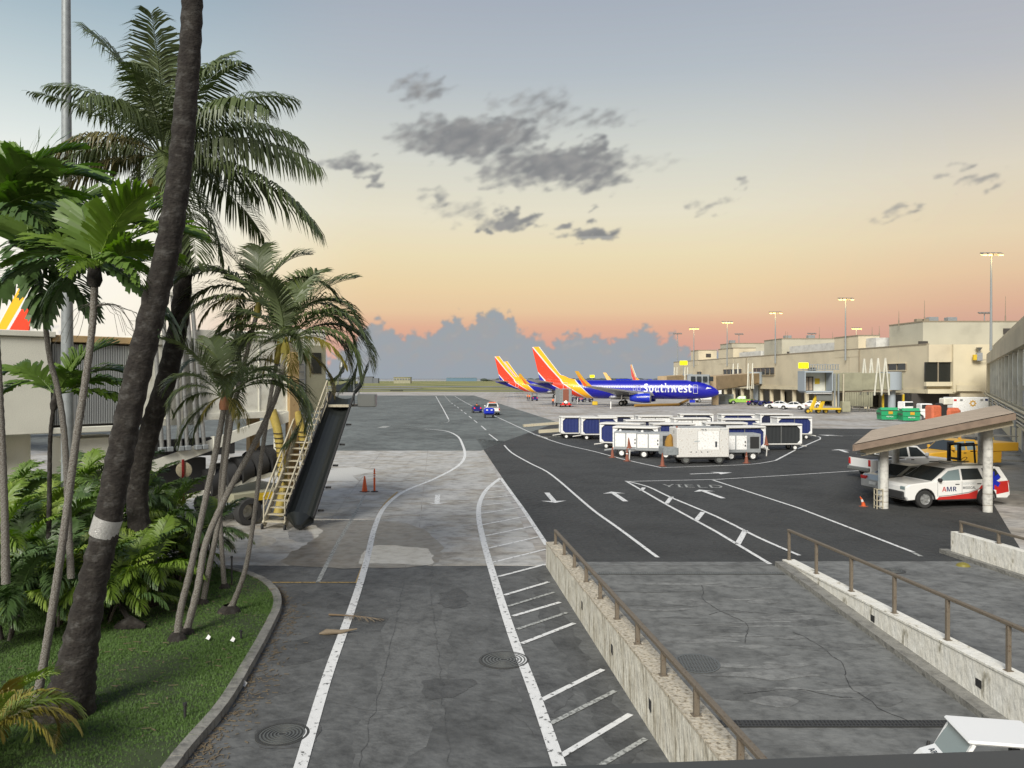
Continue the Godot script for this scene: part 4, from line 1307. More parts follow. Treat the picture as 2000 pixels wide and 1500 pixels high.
func terminal() -> void:
	var t := thing("terminal_building", "long cream airport terminal with stepped roof blocks along the apron", "building")
	# upper storey over an open ground floor
	shape(t, "upper_storey", block(wall_x(131), wall_x(131) + 40.0, 131.0, 268.0, 3.9, 11.15), M.cream)
	shape(t, "floor_beam", block(wall_x(131) - 0.25, wall_x(131) + 39.0, 131.3, 268.0, 3.2, 3.895), M.cream_light)
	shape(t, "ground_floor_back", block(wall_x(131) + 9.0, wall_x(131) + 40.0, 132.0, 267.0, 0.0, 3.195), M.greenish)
	shape(t, "parapet_trim", block(wall_x(131) - 0.08, wall_x(131) + 0.4, 131.0, 268.1, 11.155, 11.35), M.trim)
	for k in 20:
		var z := 150.0 + k * 6.0
		var g := Geo.new()
		g.box(Vector3(wall_x(z) + 0.5, 1.6, -z), Vector3(0.7, 3.19, 0.7))
		shape(t, "column", g, M.cream_light)
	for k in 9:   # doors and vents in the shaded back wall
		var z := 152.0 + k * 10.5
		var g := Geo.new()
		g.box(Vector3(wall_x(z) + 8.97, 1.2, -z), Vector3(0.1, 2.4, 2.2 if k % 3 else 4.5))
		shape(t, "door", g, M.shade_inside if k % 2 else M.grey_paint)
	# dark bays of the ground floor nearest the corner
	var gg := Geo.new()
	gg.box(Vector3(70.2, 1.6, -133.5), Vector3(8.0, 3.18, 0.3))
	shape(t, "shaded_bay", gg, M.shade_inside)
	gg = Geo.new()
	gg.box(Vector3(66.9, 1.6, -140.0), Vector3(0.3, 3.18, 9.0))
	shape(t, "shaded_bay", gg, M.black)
	# recessed windows of the departure lounge
	opening(t, "window", 209.0, 222.0, 6.2, 8.2, 1.0)
	opening(t, "window", 189.0, 202.0, 6.6, 8.3, 1.0)
	opening(t, "window", 168.5, 172.0, 4.6, 8.0, 1.0)
	opening(t, "window", 136.6, 142.0, 7.1, 8.2, 1.0)
	opening(t, "window", 240.0, 244.0, 6.4, 7.8, 1.0)
	# the end face turned to the camera, with the big dark window
	gg = block(67.5, 71.6, 130.4, 131.0, 8.3, 11.15, 0.0)
	shape(t, "end_wall", gg, M.cream)
	gg = Geo.new()
	gg.box(Vector3(69.3, 6.7, -130.9), Vector3(4.4, 3.2, 0.3))
	shape(t, "big_window", gg, M.dark_glass)
	gg = Geo.new()
	gg.box(Vector3(69.1, 6.7, -130.6), Vector3(0.16, 3.2, 0.2))
	shape(t, "mullion", gg, M.trim)
	gg = block(67.0, 71.6, 130.2, 130.95, 4.4, 5.1, 0.0)
	shape(t, "window_apron", gg, M.cream_light)
	gg = block(67.2, 71.6, 130.1, 131.0, 3.2, 3.9, 0.0)
	shape(t, "floor_beam", gg, M.cream_light)
	# lighter block beside the corner
	shape(t, "corner_block", block(71.2, 82.0, 129.9, 134.0, 3.4, 11.15, 0.0), M.cream_light)
	shape(t, "corner_base", block(72.4, 82.0, 129.95, 134.0, 0.0, 3.395, 0.0), M.cream)
	gg = Geo.new()
	gg.box(Vector3(73.6, 4.1, -129.7), Vector3(4.0, 1.0, 0.4))
	shape(t, "cable_box", gg, M.cream_light)
	# roof blocks: [front z, back z, setback of the left side, height, width, material]
	for r in [[152.0, 161.0, -0.05, 13.7, 4.0, M.cream], [215.0, 226.0, -0.05, 13.8, 6.0, M.cream], [243.0, 250.0, -0.05, 14.2, 5.5, M.cream], [136.0, 146.0, 2.4, 15.2, 26.0, M.greenish], [188.0, 198.0, 1.2, 14.9, 22.0, M.greenish], [223.0, 232.0, 2.6, 15.4, 20.0, M.greenish]]:
		var x := wall_x(r[0]) + float(r[2])
		var rb := shape(t, "roof_block", block(x, x + r[4], r[0], r[1], 11.15 if r[2] > 0.0 else 9.8, r[3]), r[5])
		shape(rb, "parapet_trim", block(x - 0.08, x + r[4] + 0.08, r[0] - 0.08, r[1], r[3] + 0.003, r[3] + 0.2), M.trim)
		gg = Geo.new()
		if r[3] > 14.5:
			gg.box(Vector3(x + r[4] * 0.62, r[3] - 1.6, -r[0] + 0.01), Vector3(r[4] * 0.2, 1.0, 0.12))
		else:
			gg.box(Vector3(x + r[4] * 0.55, r[3] - 1.5, -r[0] + 0.01), Vector3(1.5, 1.1, 0.12))
		shape(rb, "louvre", gg, M.shade_inside)
	for r in [[148.5, 153.5, 1.4, 13.2], [162.0, 184.0, 1.2, 13.0], [200.0, 214.0, 1.2, 12.6]]:   # white clerestory strips between the blocks
		var x := wall_x(r[0]) + float(r[2])
		shape(t, "clerestory", block(x, x + 12.0, r[0], r[1], 11.15, r[3]), M.white_wall)
	for r in [[137.0, 69.4, 1.6, 0.5], [189.0, 65.0, 1.0, 0.4]]:
		gg = Geo.new()
		gg.box(Vector3(r[1], 11.6, -r[0] + 1.05), Vector3(1.6, 0.7, 0.1))
		shape(t, "louvre", gg, M.shade_inside)
	# joints and rain pipes of the long front
	for k in 16:
		var z := 139.0 + k * 8.2
		var j := Geo.new()
		j.box(Vector3(wall_x(z) - 0.005, 7.6, -z), Vector3(0.03, 6.9, 0.07))
		shape(t, "wall_joint", j, M.trim if k % 5 == 2 else M.greenish)
	for z in [151.6, 206.0]:
		var j := Geo.new()
		j.tube([Vector3(wall_x(z) - 0.12, 4.0, -z), Vector3(wall_x(z) - 0.12, 11.0, -z)], 0.09, 6)
		shape(t, "rain_pipe", j, M.trim)
	for r in [[73.0, 139.0, 15.4], [76.5, 139.5, 15.4], [66.0, 192.0, 15.1], [71.0, 190.5, 15.1], [62.0, 226.0, 15.6], [70.0, 150.0, 11.4]]:   # air handlers
		var j := Geo.new()
		j.box(Vector3(r[0], r[2] + 0.45, -r[1] - 1.0), Vector3(1.6, 0.9, 1.4), Basis.IDENTITY, 0.06)
		shape(t, "air_handler", j, M.galv)
	# roof plant
	for r in [[140.0, 70.6, 15.4], [140.0, 72.0, 15.4], [141.0, 73.4, 15.4]]:
		gg = Geo.new()
		gg.box(Vector3(r[1], r[2] + 0.35, -r[0]), Vector3(1.0, 0.5, 1.0), Basis.IDENTITY, 0.05)
		shape(t, "roof_vent", gg, M.trim)
	# aerials and hooped access ladders
	for r in [[1755, 632, 142, 26, "short mast aerial at the front edge of the tallest roof block"], [1805, 632, 139, 46, "tall thin whip aerial on the tallest roof block"], [1963, 632, 139, 54, "tall stout aerial at the right of the tallest roof block"], [1534, 662, 190, 16, "thin aerial on the middle roof block, left of a pair"], [1538, 662, 192, 15, "thin aerial on the middle roof block, right of a pair"], [1600, 660, 192, 22, "small aerial with a bent arm behind the middle roof block"], [1626, 662, 190, 14, "lone thin aerial behind the lit mast"], [1703, 656, 154, 18, "thin aerial behind the small front roof block"], [1717, 656, 154, 20, "thin aerial in the gap beside the tallest roof block"]]:
		var foot := aim(r[0], r[1] + 1.0, r[2])
		var a := thing("roof_aerial", r[4], "antenna", foot, 0.0, "aerials on the terminal roof")
		var h: float = r[3] * r[2] / 1572.0
		gg = Geo.new()
		gg.tube([Vector3(0, -0.3, 0), Vector3(0, h * 0.3, 0)], 0.1, 6)
		shape(a, "base_tube", gg, M.trim)
		gg = Geo.new()
		gg.tube([Vector3(0, h * 0.3, 0), Vector3(0, h, 0)], [0.06, 0.03], 5)
		shape(a, "whip", gg, M.trim)
	# beacon on a bracket at the corner
	var b := thing("wall_siren", "grey and yellow siren on a bracket high on the corner wall", "siren", aim(1912, 697, 129.2))
	gg = Geo.new()
	gg.box(Vector3(0, 0.0, 0), Vector3(0.9, 1.3, 0.5), Basis.IDENTITY, 0.05)
	shape(b, "housing", gg, M.grey_paint)
	gg = Geo.new()
	gg.box(Vector3(-0.7, -0.1, 0), Vector3(0.5, 0.9, 0.5), Basis.IDENTITY, 0.05)
	shape(b, "control_box", gg, M.yellow)
	gg = Geo.new()
	gg.lathe([Vector2(0.16, 0.65), Vector2(0.16, 1.0), Vector2(0.5, 1.5), Vector2(0.0, 1.5)], 12)
	shape(b, "horn", gg, M.gunmetal)
	gg = Geo.new()
	gg.bar(Vector3(0.4, -0.5, 0), Vector3(1.9, -0.5, 0), 0.08)
	shape(b, "bracket", gg, M.trim)

func aim(px: float, py: float, z: float) -> Vector3:   # the point at that bearing and dip from the walkway, z metres ahead
	return Vector3((px - 1000.0) / 1572.0 * z, 5.5 - (py - 741.0) / 1572.0 * z, -z)


# ---------------------------------------------------------------- the near wing of the terminal, angled across the right edge
func near_at(s: float, out: float, y: float) -> Vector3:   # s metres along the wall from its far corner towards the camera, out metres in front of it
	var p := Vector2(74.0, -125.4) + Vector2(-0.484, 0.875) * s + Vector2(-0.875, -0.484) * out
	return Vector3(p.x, y, p.y)

func strip(s0: float, s1: float, o0: float, o1: float, y0: float, y1: float) -> Geo:   # a long box beside the wall
	var g := Geo.new()
	var q := []
	for e in [[s0, o0], [s1, o0], [s1, o1], [s0, o1]]:
		var p := near_at(e[0], e[1], 0)
		q.append(Vector2(p.x, p.z))
	g.flat(q, y1, y1 - y0)
	g.face(q.map(func(p): return Vector3(p.x, y0, p.y)), Vector3.DOWN)
	return g

func near_building() -> void:
	var t := thing("terminal_wing", "cream terminal wing with deep fascia and white fins at the right edge", "building")
	shape(t, "main_wall", strip(0, 112, -6, -0.6, 0, 8.7), M.cream_light)
	shape(t, "lower_wall", strip(0, 112, -0.595, -0.2, 0, 3.4), M.cream_light)
	shape(t, "fascia", strip(0.2, 112, -3.0, 0.1, 7.9, 9.4), M.cream)
	shape(t, "parapet", strip(4.0, 112, -3.0, -0.6, 9.6, 10.6), M.cream)
	shape(t, "shadow_gap", strip(0.3, 112, -3.0, -0.3, 9.405, 9.595), M.trim)
	shape(t, "corner_pier", strip(0, 3.0, -0.595, 0.1, 3.405, 7.895), M.cream_light)
	for k in 14:
		var s := 6.0 + k * 7.0
		shape(t, "fin", strip(s, s + 0.45, -0.595, -0.2, 3.405, 7.895), M.fin)
		shape(t, "recess_panel", strip(s + 0.6, s + 6.9, -0.59, -0.5, 5.0, 7.89), M.fin)
		shape(t, "window", strip(s + 0.8, s + 6.7, -0.59, -0.48, 3.41, 4.6), M.grey_paint if k % 2 else M.dark_glass)
	# sidewalk with its kerb
	struct("sidewalk", strip(4, 100, -0.195, 2.0, 0, 0.14), M.walk)
	for s in [76.0, 79.0, 83.5]:
		var g := strip(s, s + 0.35, 0.2, 2.3, 0.145, 0.23)
		solo("wheel_stop", g, M.kerb, "concrete bar across the sidewalk, %s" % {76.0: "farthest of three behind the shelter", 79.0: "between two others behind the shelter", 83.5: "nearest of three behind the shelter"}[s], "wheel stop", Vector3.ZERO, "bars on the sidewalk")
	# conduits along the wall
	var kinds := ["highest of the conduits on the wing wall", "second conduit from the top on the wing wall", "third conduit from the top on the wing wall", "fourth conduit from the top on the wing wall", "lowest of the conduits on the wing wall"]
	for k in 5:
		var g := Geo.new()
		var y := 3.3 - k * 0.27
		g.tube([near_at(-2, 0.25 + 0.05 * (k % 2), y + 0.35), near_at(8, 0.25 + 0.05 * (k % 2), y), near_at(108, 0.25 + 0.05 * (k % 2), y)], 0.07 + 0.03 * ((k + 1) % 2), 8)
		solo("conduit", g, M.steel if k % 2 else M.cream_light, "long pipe, " + kinds[k], "pipe", Vector3.ZERO, "conduits along the wing wall")
	for k in 5:
		var s := 20.0 + k * 14.0
		solo("junction_box", strip(s, s + 1.2, -0.19, 0.42, 2.0 + 0.3 * (k % 2), 3.1), M.galv, "grey junction box over the conduits, %s along the wing wall" % ["farthest", "second farthest", "third", "second nearest", "nearest"][k], "junction box", Vector3.ZERO, "junction boxes on the wing wall")
	for k in 3:
		var s := 60.0 + k * 7.5
		solo("wall_door", strip(s, s + 1.2, -0.19, -0.12, 0.145, 2.2), M.grey_paint, "plain grey door in the lower wall of the wing, %s" % ["farthest of three", "middle of three", "nearest of three"][k], "door", Vector3.ZERO, "doors behind the sidewalk")
	var h := thing("fire_hydrant", "small yellow hydrant on the sidewalk behind the shelter", "hydrant", near_at(70.5, 1.6, 0.14))
	var g := Geo.new()
	g.lathe([Vector2(0.17, 0), Vector2(0.17, 0.06), Vector2(0.11, 0.07), Vector2(0.11, 0.55), Vector2(0.14, 0.58), Vector2(0.1, 0.72), Vector2(0.0, 0.76)], 12)
	shape(h, "barrel", g, M.yellow)
	g = Geo.new()
	g.tube([Vector3(-0.2, 0.45, 0), Vector3(0.2, 0.45, 0)], 0.06, 8)
	shape(h, "outlet", g, M.yellow)


# ---------------------------------------------------------------- the open parking shelter
func shelter() -> void:
	var fl := Vector3(14.15, 2.66, -33.3)
	var fr := Vector3(19.95, 4.02, -31.95)
	var back := Vector3(4.9, 0, -9.3)
	var t := thing("parking_shelter", "open parking shelter with a sloping tan roof on round concrete columns", "shelter")
	var g := Geo.new()
	var up := Vector3(0, 0.16, 0)
	var bl := fl + back
	var br := fr + back
	g.face([fl + up, fr + up, br + up, bl + up], Vector3.UP)
	g.face([fl + up * 0.3, fr + up * 0.3, br + up * 0.3, bl + up * 0.3], Vector3.DOWN)
	shape(t, "roof_deck", g, M.roof_tan)
	for e in [[fl, fr], [fr, br], [br, bl], [bl, fl]]:
		g = Geo.new()
		g.bar(e[0] + Vector3(0, 0.0, 0), e[1] + Vector3(0, 0.0, 0), 0.1, 0.25)
		shape(t, "fascia_board", g, M.roof_edge)
	for k in 3:
		var o := back * (0.045 + 0.455 * k)
		g = Geo.new()
		g.bar(fl + o + Vector3(0.25, -0.2, -0.05), fr + o + Vector3(-0.1, -0.2, 0.02), 0.24, 0.34)
		shape(t, "roof_beam", g, M.cream)
	var n := 0
	for c in [[15.85, -34.3, 2.85], [19.72, -33.35, 3.72], [18.05, -38.9, 2.85], [21.95, -37.6, 3.72], [20.5, -43.0, 2.85], [24.4, -41.8, 3.72]]:
		if n == 2 or n == 3:
			n += 1
			continue
		n += 1
		g = Geo.new()
		g.lathe([Vector2(0.185, 0), Vector2(0.185, c[2] - 0.02)], 20, Transform3D(Basis.IDENTITY, Vector3(c[0], 0, c[1])))
		shape(t, "column", g, M.column)
		for y in [0.75, 0.28]:
			var q := Geo.new()
			q.lathe([Vector2(0.188, y), Vector2(0.192, y + 0.01), Vector2(0.188, y + 0.02)], 20, Transform3D(Basis.IDENTITY, Vector3(c[0], 0, c[1])))
			shape(t, "strap", q, M.trim)
	# rain pipe from the low eave down the first column
	g = Geo.new()
	g.tube([fl + Vector3(0.15, -0.2, -0.12), fl + Vector3(0.75, -0.3, -0.4), Vector3(15.58, 2.25, -34.15), Vector3(15.6, 2.0, -34.2), Vector3(15.6, 0.5, -34.2)], 0.045, 8)
	shape(t, "rain_pipe", g, M.galv)
	var c := thing("column_guard", "small cream guard cage at the foot of the first shelter column", "guard", Vector3(15.62, 0, -34.22))
	for s in [[-0.14, 0.1], [0.1, 0.12], [-0.14, -0.16]]:
		g = Geo.new()
		g.bar(Vector3(s[0], 0, s[1]), Vector3(s[0], 0.85, s[1]), 0.035)
		shape(c, "upright", g, M.stairs)
	for y in [0.12, 0.36, 0.6, 0.84]:
		g = Geo.new()
		g.bar(Vector3(-0.14, y, 0.1), Vector3(0.1, y, 0.12), 0.03)
		g.bar(Vector3(-0.14, y, 0.1), Vector3(-0.14, y, -0.16), 0.03)
		shape(c, "rung", g, M.stairs)
	var k := thing("crumpled_cone", "small crumpled orange cone with a white band on the asphalt before the shelter", "traffic cone", Vector3(15.17, 0, -34.72))
	g = Geo.new()
	g.box(Vector3(0, 0.02, 0), Vector3(0.27, 0.04, 0.27), Basis(Vector3.UP, 0.4), 0.01)
	shape(k, "base", g, M.cone_dull)
	g = Geo.new()
	g.tube([Vector3(0, 0.03, 0), Vector3(-0.01, 0.14, 0), Vector3(-0.06, 0.24, 0.02)], [0.1, 0.075, 0.05], 12)
	g.tube([Vector3(-0.085, 0.32, 0.03), Vector3(-0.16, 0.44, 0.03)], [0.042, 0.02], 10)
	shape(k, "cone_body", g, M.cone)
	g = Geo.new()
	g.tube([Vector3(-0.055, 0.23, 0.02), Vector3(-0.09, 0.33, 0.03)], [0.058, 0.045], 12)
	shape(k, "band", g, M.reflect)


# ---------------------------------------------------------------- light masts
func light_masts() -> void:
	var masts := [  # picture column of the mast, metres ahead, foot height, lit, label
		[1935, 113.0, 9.5, true, "lit floodlight mast on the near wing, nearest and tallest of the apron masts"],
		[1651, 156.0, 9.2, true, "lit floodlight mast on the terminal front, behind the green parked loading bridge"],
		[1514, 188.0, 9.2, true, "lit floodlight mast left of the middle roof block"],
		[1420, 219.0, 9.2, true, "lit floodlight mast above the tan loading bridge"],
		[1355, 246.5, 9.2, true, "lit floodlight mast at the far end of the terminal"],
		[1323, 274.0, 8.0, false, "unlit floodlight mast beyond the far end of the terminal"],
		[1443, 277.0, 11.0, false, "unlit floodlight mast just showing behind the far roof blocks"],
		[1585, 274.0, 11.0, false, "unlit wide floodlight mast behind the middle roof block"],
		[1672, 246.0, 11.0, true, "lit floodlight mast behind the small front roof block"],
		[1922, 189.0, 11.0, false, "unlit floodlight mast behind the tallest roof block"]]
	for m in masts:
		var z: float = m[1]
		var top := 21.0
		if m[1] < 120.0:
			top = 23.0
		var x: float = (m[0] - 1000.0) / 1572.0 * z
		var t := thing("light_mast", m[4], "light mast", Vector3(x, m[2], -z), 0.0, "floodlight masts along the terminal")
		var h: float = top - m[2]
		var g := Geo.new()
		g.tube([Vector3.ZERO, Vector3(0, h, 0)], [0.19, 0.11], 8)
		shape(t, "pole", g, M.galv)
		g = Geo.new()
		g.bar(Vector3(-1.3, h, 0), Vector3(1.3, h, 0), 0.14)
		shape(t, "cross_arm", g, M.trim)
		for k in 4:
			var lx := -1.15 + k * 0.77
			g = Geo.new()
			g.box(Vector3(lx, h + 0.12, 0.1), Vector3(0.62, 0.22, 0.8), Basis(Vector3.RIGHT, 0.35), 0.04)
			var hd := shape(t, "floodlight", g, M.lamp_off)
			g = Geo.new()
			g.box(Vector3(lx, h - 0.05, 0.18), Vector3(0.54, 0.1, 0.7), Basis(Vector3.RIGHT, 0.35), 0.02)
			shape(hd, "lamp_lens", g, M.lamp if m[3] and k != 2 else (M.lamp if m[3] and m[1] > 200.0 else M.lamp_off))
		if m[3]:
			var l := OmniLight3D.new()
			l.name = "mast_lamp"
			t.add_child(l, true)
			l.position = Vector3(0, h - 0.5, 1.6)
			l.light_color = Color(1.0, 0.84, 0.52)
			l.light_energy = 3.0
			l.light_size = 0.4
			l.omni_range = 60.0
			l.omni_attenuation = 2.0
			l.shadow_enabled = true


# ---------------------------------------------------------------- far things across the field
func horizon() -> void:
	var g := Geo.new()
	g.box(Vector3(0, 4.5, 0), Vector3(21, 9, 12))
	g.box(Vector3(14, 3.6, 0), Vector3(8, 7.2, 10))
	var t := thing("hangar", "dark far hangar across the airfield, just right of the palms", "hangar", Vector3(-205.0, 0, -1130.0))
	shape(t, "wall", g, M.hangar)
	g = Geo.new()
	g.box(Vector3(0, 9.2, 0), Vector3(21.6, 0.4, 12.6))
	shape(t, "roof", g, M.black)
	t = thing("warehouse", "long pale olive far building across the airfield", "building", Vector3(-152.0, 0, -1120.0))
	g = Geo.new()
	g.box(Vector3(0, 4.0, 0), Vector3(23, 8.0, 14))
	shape(t, "wall", g, M.bridge_green)
	g = Geo.new()
	g.box(Vector3(0, 8.3, 0), Vector3(24, 0.6, 15))
	shape(t, "roof", g, M.field)
	for k in 6:
		g = Geo.new()
		g.box(Vector3(-9.5 + k * 3.8, 5.6, 7.1), Vector3(2.4, 2.2, 0.3))
		shape(t, "bay_opening", g, M.hangar)
	t = thing("blue_warehouse", "low pale blue far shed at the water's edge", "building", Vector3(-150.0, 0, -2400.0))
	g = Geo.new()
	g.box(Vector3(0, 5, 0), Vector3(90, 10, 20))
	shape(t, "wall", g, M.sea)
	g = Geo.new()
	g.box(Vector3(0, 10.3, 0), Vector3(92, 0.6, 22))
	shape(t, "roof", g, M.galv)
	for k in 2:
		g = Geo.new()
		g.box(Vector3(0, 0.25, 0), Vector3(5.5, 0.5, 1.0))
		solo("taxiway_sign", g, M.black, ["low black board on the grass beside the taxiway", "low black board farther right on the grass"][k], "sign", [Vector3(-50.5, 0.25, -352.5), Vector3(130, 0.25, -420)][k])
	# tree line of the far shore
	var rows := []
	var clump := Geo.new()
	clump.lathe([Vector2(0, 0), Vector2(7, 1), Vector2(8, 4), Vector2(5, 7), Vector2(0, 8)], 7)
	for k in 260:
		rows.append(Transform3D(Basis(Vector3.UP, rng.randf() * TAU).scaled(Vector3(1.5, rng.randf_range(0.5, 1.2), 1.0)), Vector3(rng.randf_range(0.0, 900.0) - 90.0, 0, -2440.0 - rng.randf() * 40.0)))
	for k in 160:
		rows.append(Transform3D(Basis(Vector3.UP, rng.randf() * TAU).scaled(Vector3(1.5, rng.randf_range(0.5, 1.0), 1.0)), Vector3(-1500.0 + rng.randf_range(0.0, 1000.0), 0, -2440.0 - rng.randf() * 40.0)))
	var mtl := plain(lin(0.05, 0.065, 0.05), 0.95)
	scatter(self, "far_treeline", clump.mesh(), mtl, rows)

# ---------------------------------------------------------------- palms
func frond(o: Dictionary) -> ArrayMesh:   # grows along +x in the xy plane: stalk, midrib and two rows of leaflets
	var r := RandomNumberGenerator.new()
	r.seed = o.get("seed", 1)
	var g := Geo.new()
	g.tinted = true
	var n := 16
	var pts := [Vector3.ZERO]
	var dirs := []
	var p := Vector3.ZERO
	var length: float = o.length
	var sway: float = o.get("sway", 0.0)
	for i in n:
		var t := (i + 0.5) / n
		var a := deg_to_rad(o.pitch - o.bend * pow(t, o.get("power", 1.4)))
		var d := Vector3(cos(a), sin(a), sway * t).normalized()
		dirs.append(d)
		p += d * length / n
		pts.append(p)
	dirs.append(dirs[-1])
	var rad := []
	for i in n + 1:
		rad.append(lerpf(o.get("stalk", 0.022), 0.004, pow(float(i) / n, 0.7)))
	g.tint = o.get("rib", Color(1.6, 1.5, 0.9))
	g.tube(pts, rad, 5, false)
	var pairs: int = o.pairs
	var bare: float = o.get("bare", 0.14)
	for k in pairs:
		var u := (k + 0.5) / pairs
		var t := bare + (1.0 - bare) * u
		var f := t * n
		var i: int = min(int(f), n - 1)
		var at: Vector3 = pts[i].lerp(pts[i + 1], f - i)
		var d: Vector3 = dirs[i].lerp(dirs[i + 1], clampf(f - i, 0, 1)).normalized()
		var side := d.cross(Vector3.UP)
		side = (side if side.length() > 0.05 else Vector3(0, 0, 1)).normalized()
		var up := side.cross(d).normalized()
		var size: float = o.leaf * (0.5 + 0.5 * sin(PI * pow(clampf(u * 0.92 + 0.06, 0, 1), 0.85)))
		if u > 0.85:
			size *= 1.0 - (u - 0.85) * 2.2
		for s in [-1.0, 1.0]:
			if r.randf() < o.get("gaps", 0.03):
				continue
			var sweep := deg_to_rad(lerpf(o.get("sweep0", 70.0), o.get("sweep1", 28.0), u) + r.randf_range(-6, 6))
			var lift: float = o.get("lift", 0.25) + r.randf_range(-0.12, 0.12)
			var a = (d * cos(sweep) + side * s * sin(sweep) + up * lift).normalized()
			var hang: float = o.hang * r.randf_range(0.7, 1.25)
			var b = (a + Vector3.DOWN * hang).normalized()
			var c = (a * 0.6 + Vector3.DOWN * hang * 1.7 + Vector3(r.randfn(0, 0.05), 0, r.randfn(0, 0.05))).normalized()
			var l: float = size * r.randf_range(0.88, 1.08)
			var p1 = at + a * l * 0.25
			var p2 = p1 + b * l * 0.4
			var p3 = p2 + c * l * 0.35
			var w: float = o.width * (0.75 + 0.35 * sin(PI * u))
			var wv = a.cross(up * 1.0 + side * s * 0.5)
			wv = (wv if wv.length() > 0.05 else d).normalized()
			var shade := r.randf_range(0.78, 1.22)
			g.tint = Color(shade, shade, shade)
			var dead: float = o.get("dead", 0.0)
			var tip := Color(shade, shade, shade)
			if r.randf() < dead:
				g.tint = Color(3.2, 1.35, 0.6) * shade
				tip = g.tint
			elif dead > 0.0 and r.randf() < 0.35:
				tip = Color(2.4, 1.3, 0.7)
			var h = wv * w * 0.5
			var blunt: float = o.get("blunt", 0.0)
			g.quad(at - h * 0.4, at + h * 0.4, p1 + h, p1 - h)
			g.quad(p1 - h, p1 + h, p2 + h * 0.85, p2 - h * 0.85)
			g.tint = tip
			if blunt > 0.0:   # the ragged cut-off leaflets of the broad-leaved palms
				var q = h * blunt
				g.quad(p2 - h * 0.85, p2 + h * 0.85, p3 + q * 1.2, p3 - q)
				g.tri(p3 - q, p3 + q * 0.1, p3 - q * 0.7 + c * l * 0.1)
			else:
				g.tri(p2 - h * 0.85, p2 + h * 0.85, p3)
	return g.mesh()

func trunk(pts: Array, rad: Array, ring: float, sides := 12) -> Geo:   # ringed stem through the points
	var smooth := curve(pts, 10)
	var rr := curve(rad.map(func(x): return Vector2(x, 0)), 10)
	var p := [smooth[0]]
	var q := [rr[0].x]
	var out_p := []
	var out_r := []
	for i in range(smooth.size() - 1):   # walk in steps of about one leaf scar
		var seg: Vector3 = smooth[i + 1] - smooth[i]
		var steps: int = max(1, int(seg.length() / ring))
		for s in steps:
			var t := float(s) / steps
			var r0: float = lerpf(rr[i].x, rr[i + 1].x, t)
			out_p.append(smooth[i] + seg * t)
			out_r.append(r0 * [1.05, 1.0, 0.95][out_p.size() % 3] * rng.randf_range(0.975, 1.025))
	out_p.append(smooth[-1])
	out_r.append(rr[-1].x)
	var g := Geo.new()
	g.tube(out_p, out_r, sides)
	return g

func crown(t: Node3D, at: Vector3, list: Array) -> void:   # [mesh, azimuth in degrees (0 right, 90 away), scale, material, roll]
	for e in list:
		var o := shape(t, "frond", e[0], e[3])
		var b := Basis(Vector3.UP, deg_to_rad(e[1]))
		if e.size() > 4:
			b = b * Basis(Vector3.RIGHT, deg_to_rad(e[4]))
		o.transform = Transform3D(b.scaled(Vector3.ONE * e[2]), at + b * Vector3(0.08, 0, 0))

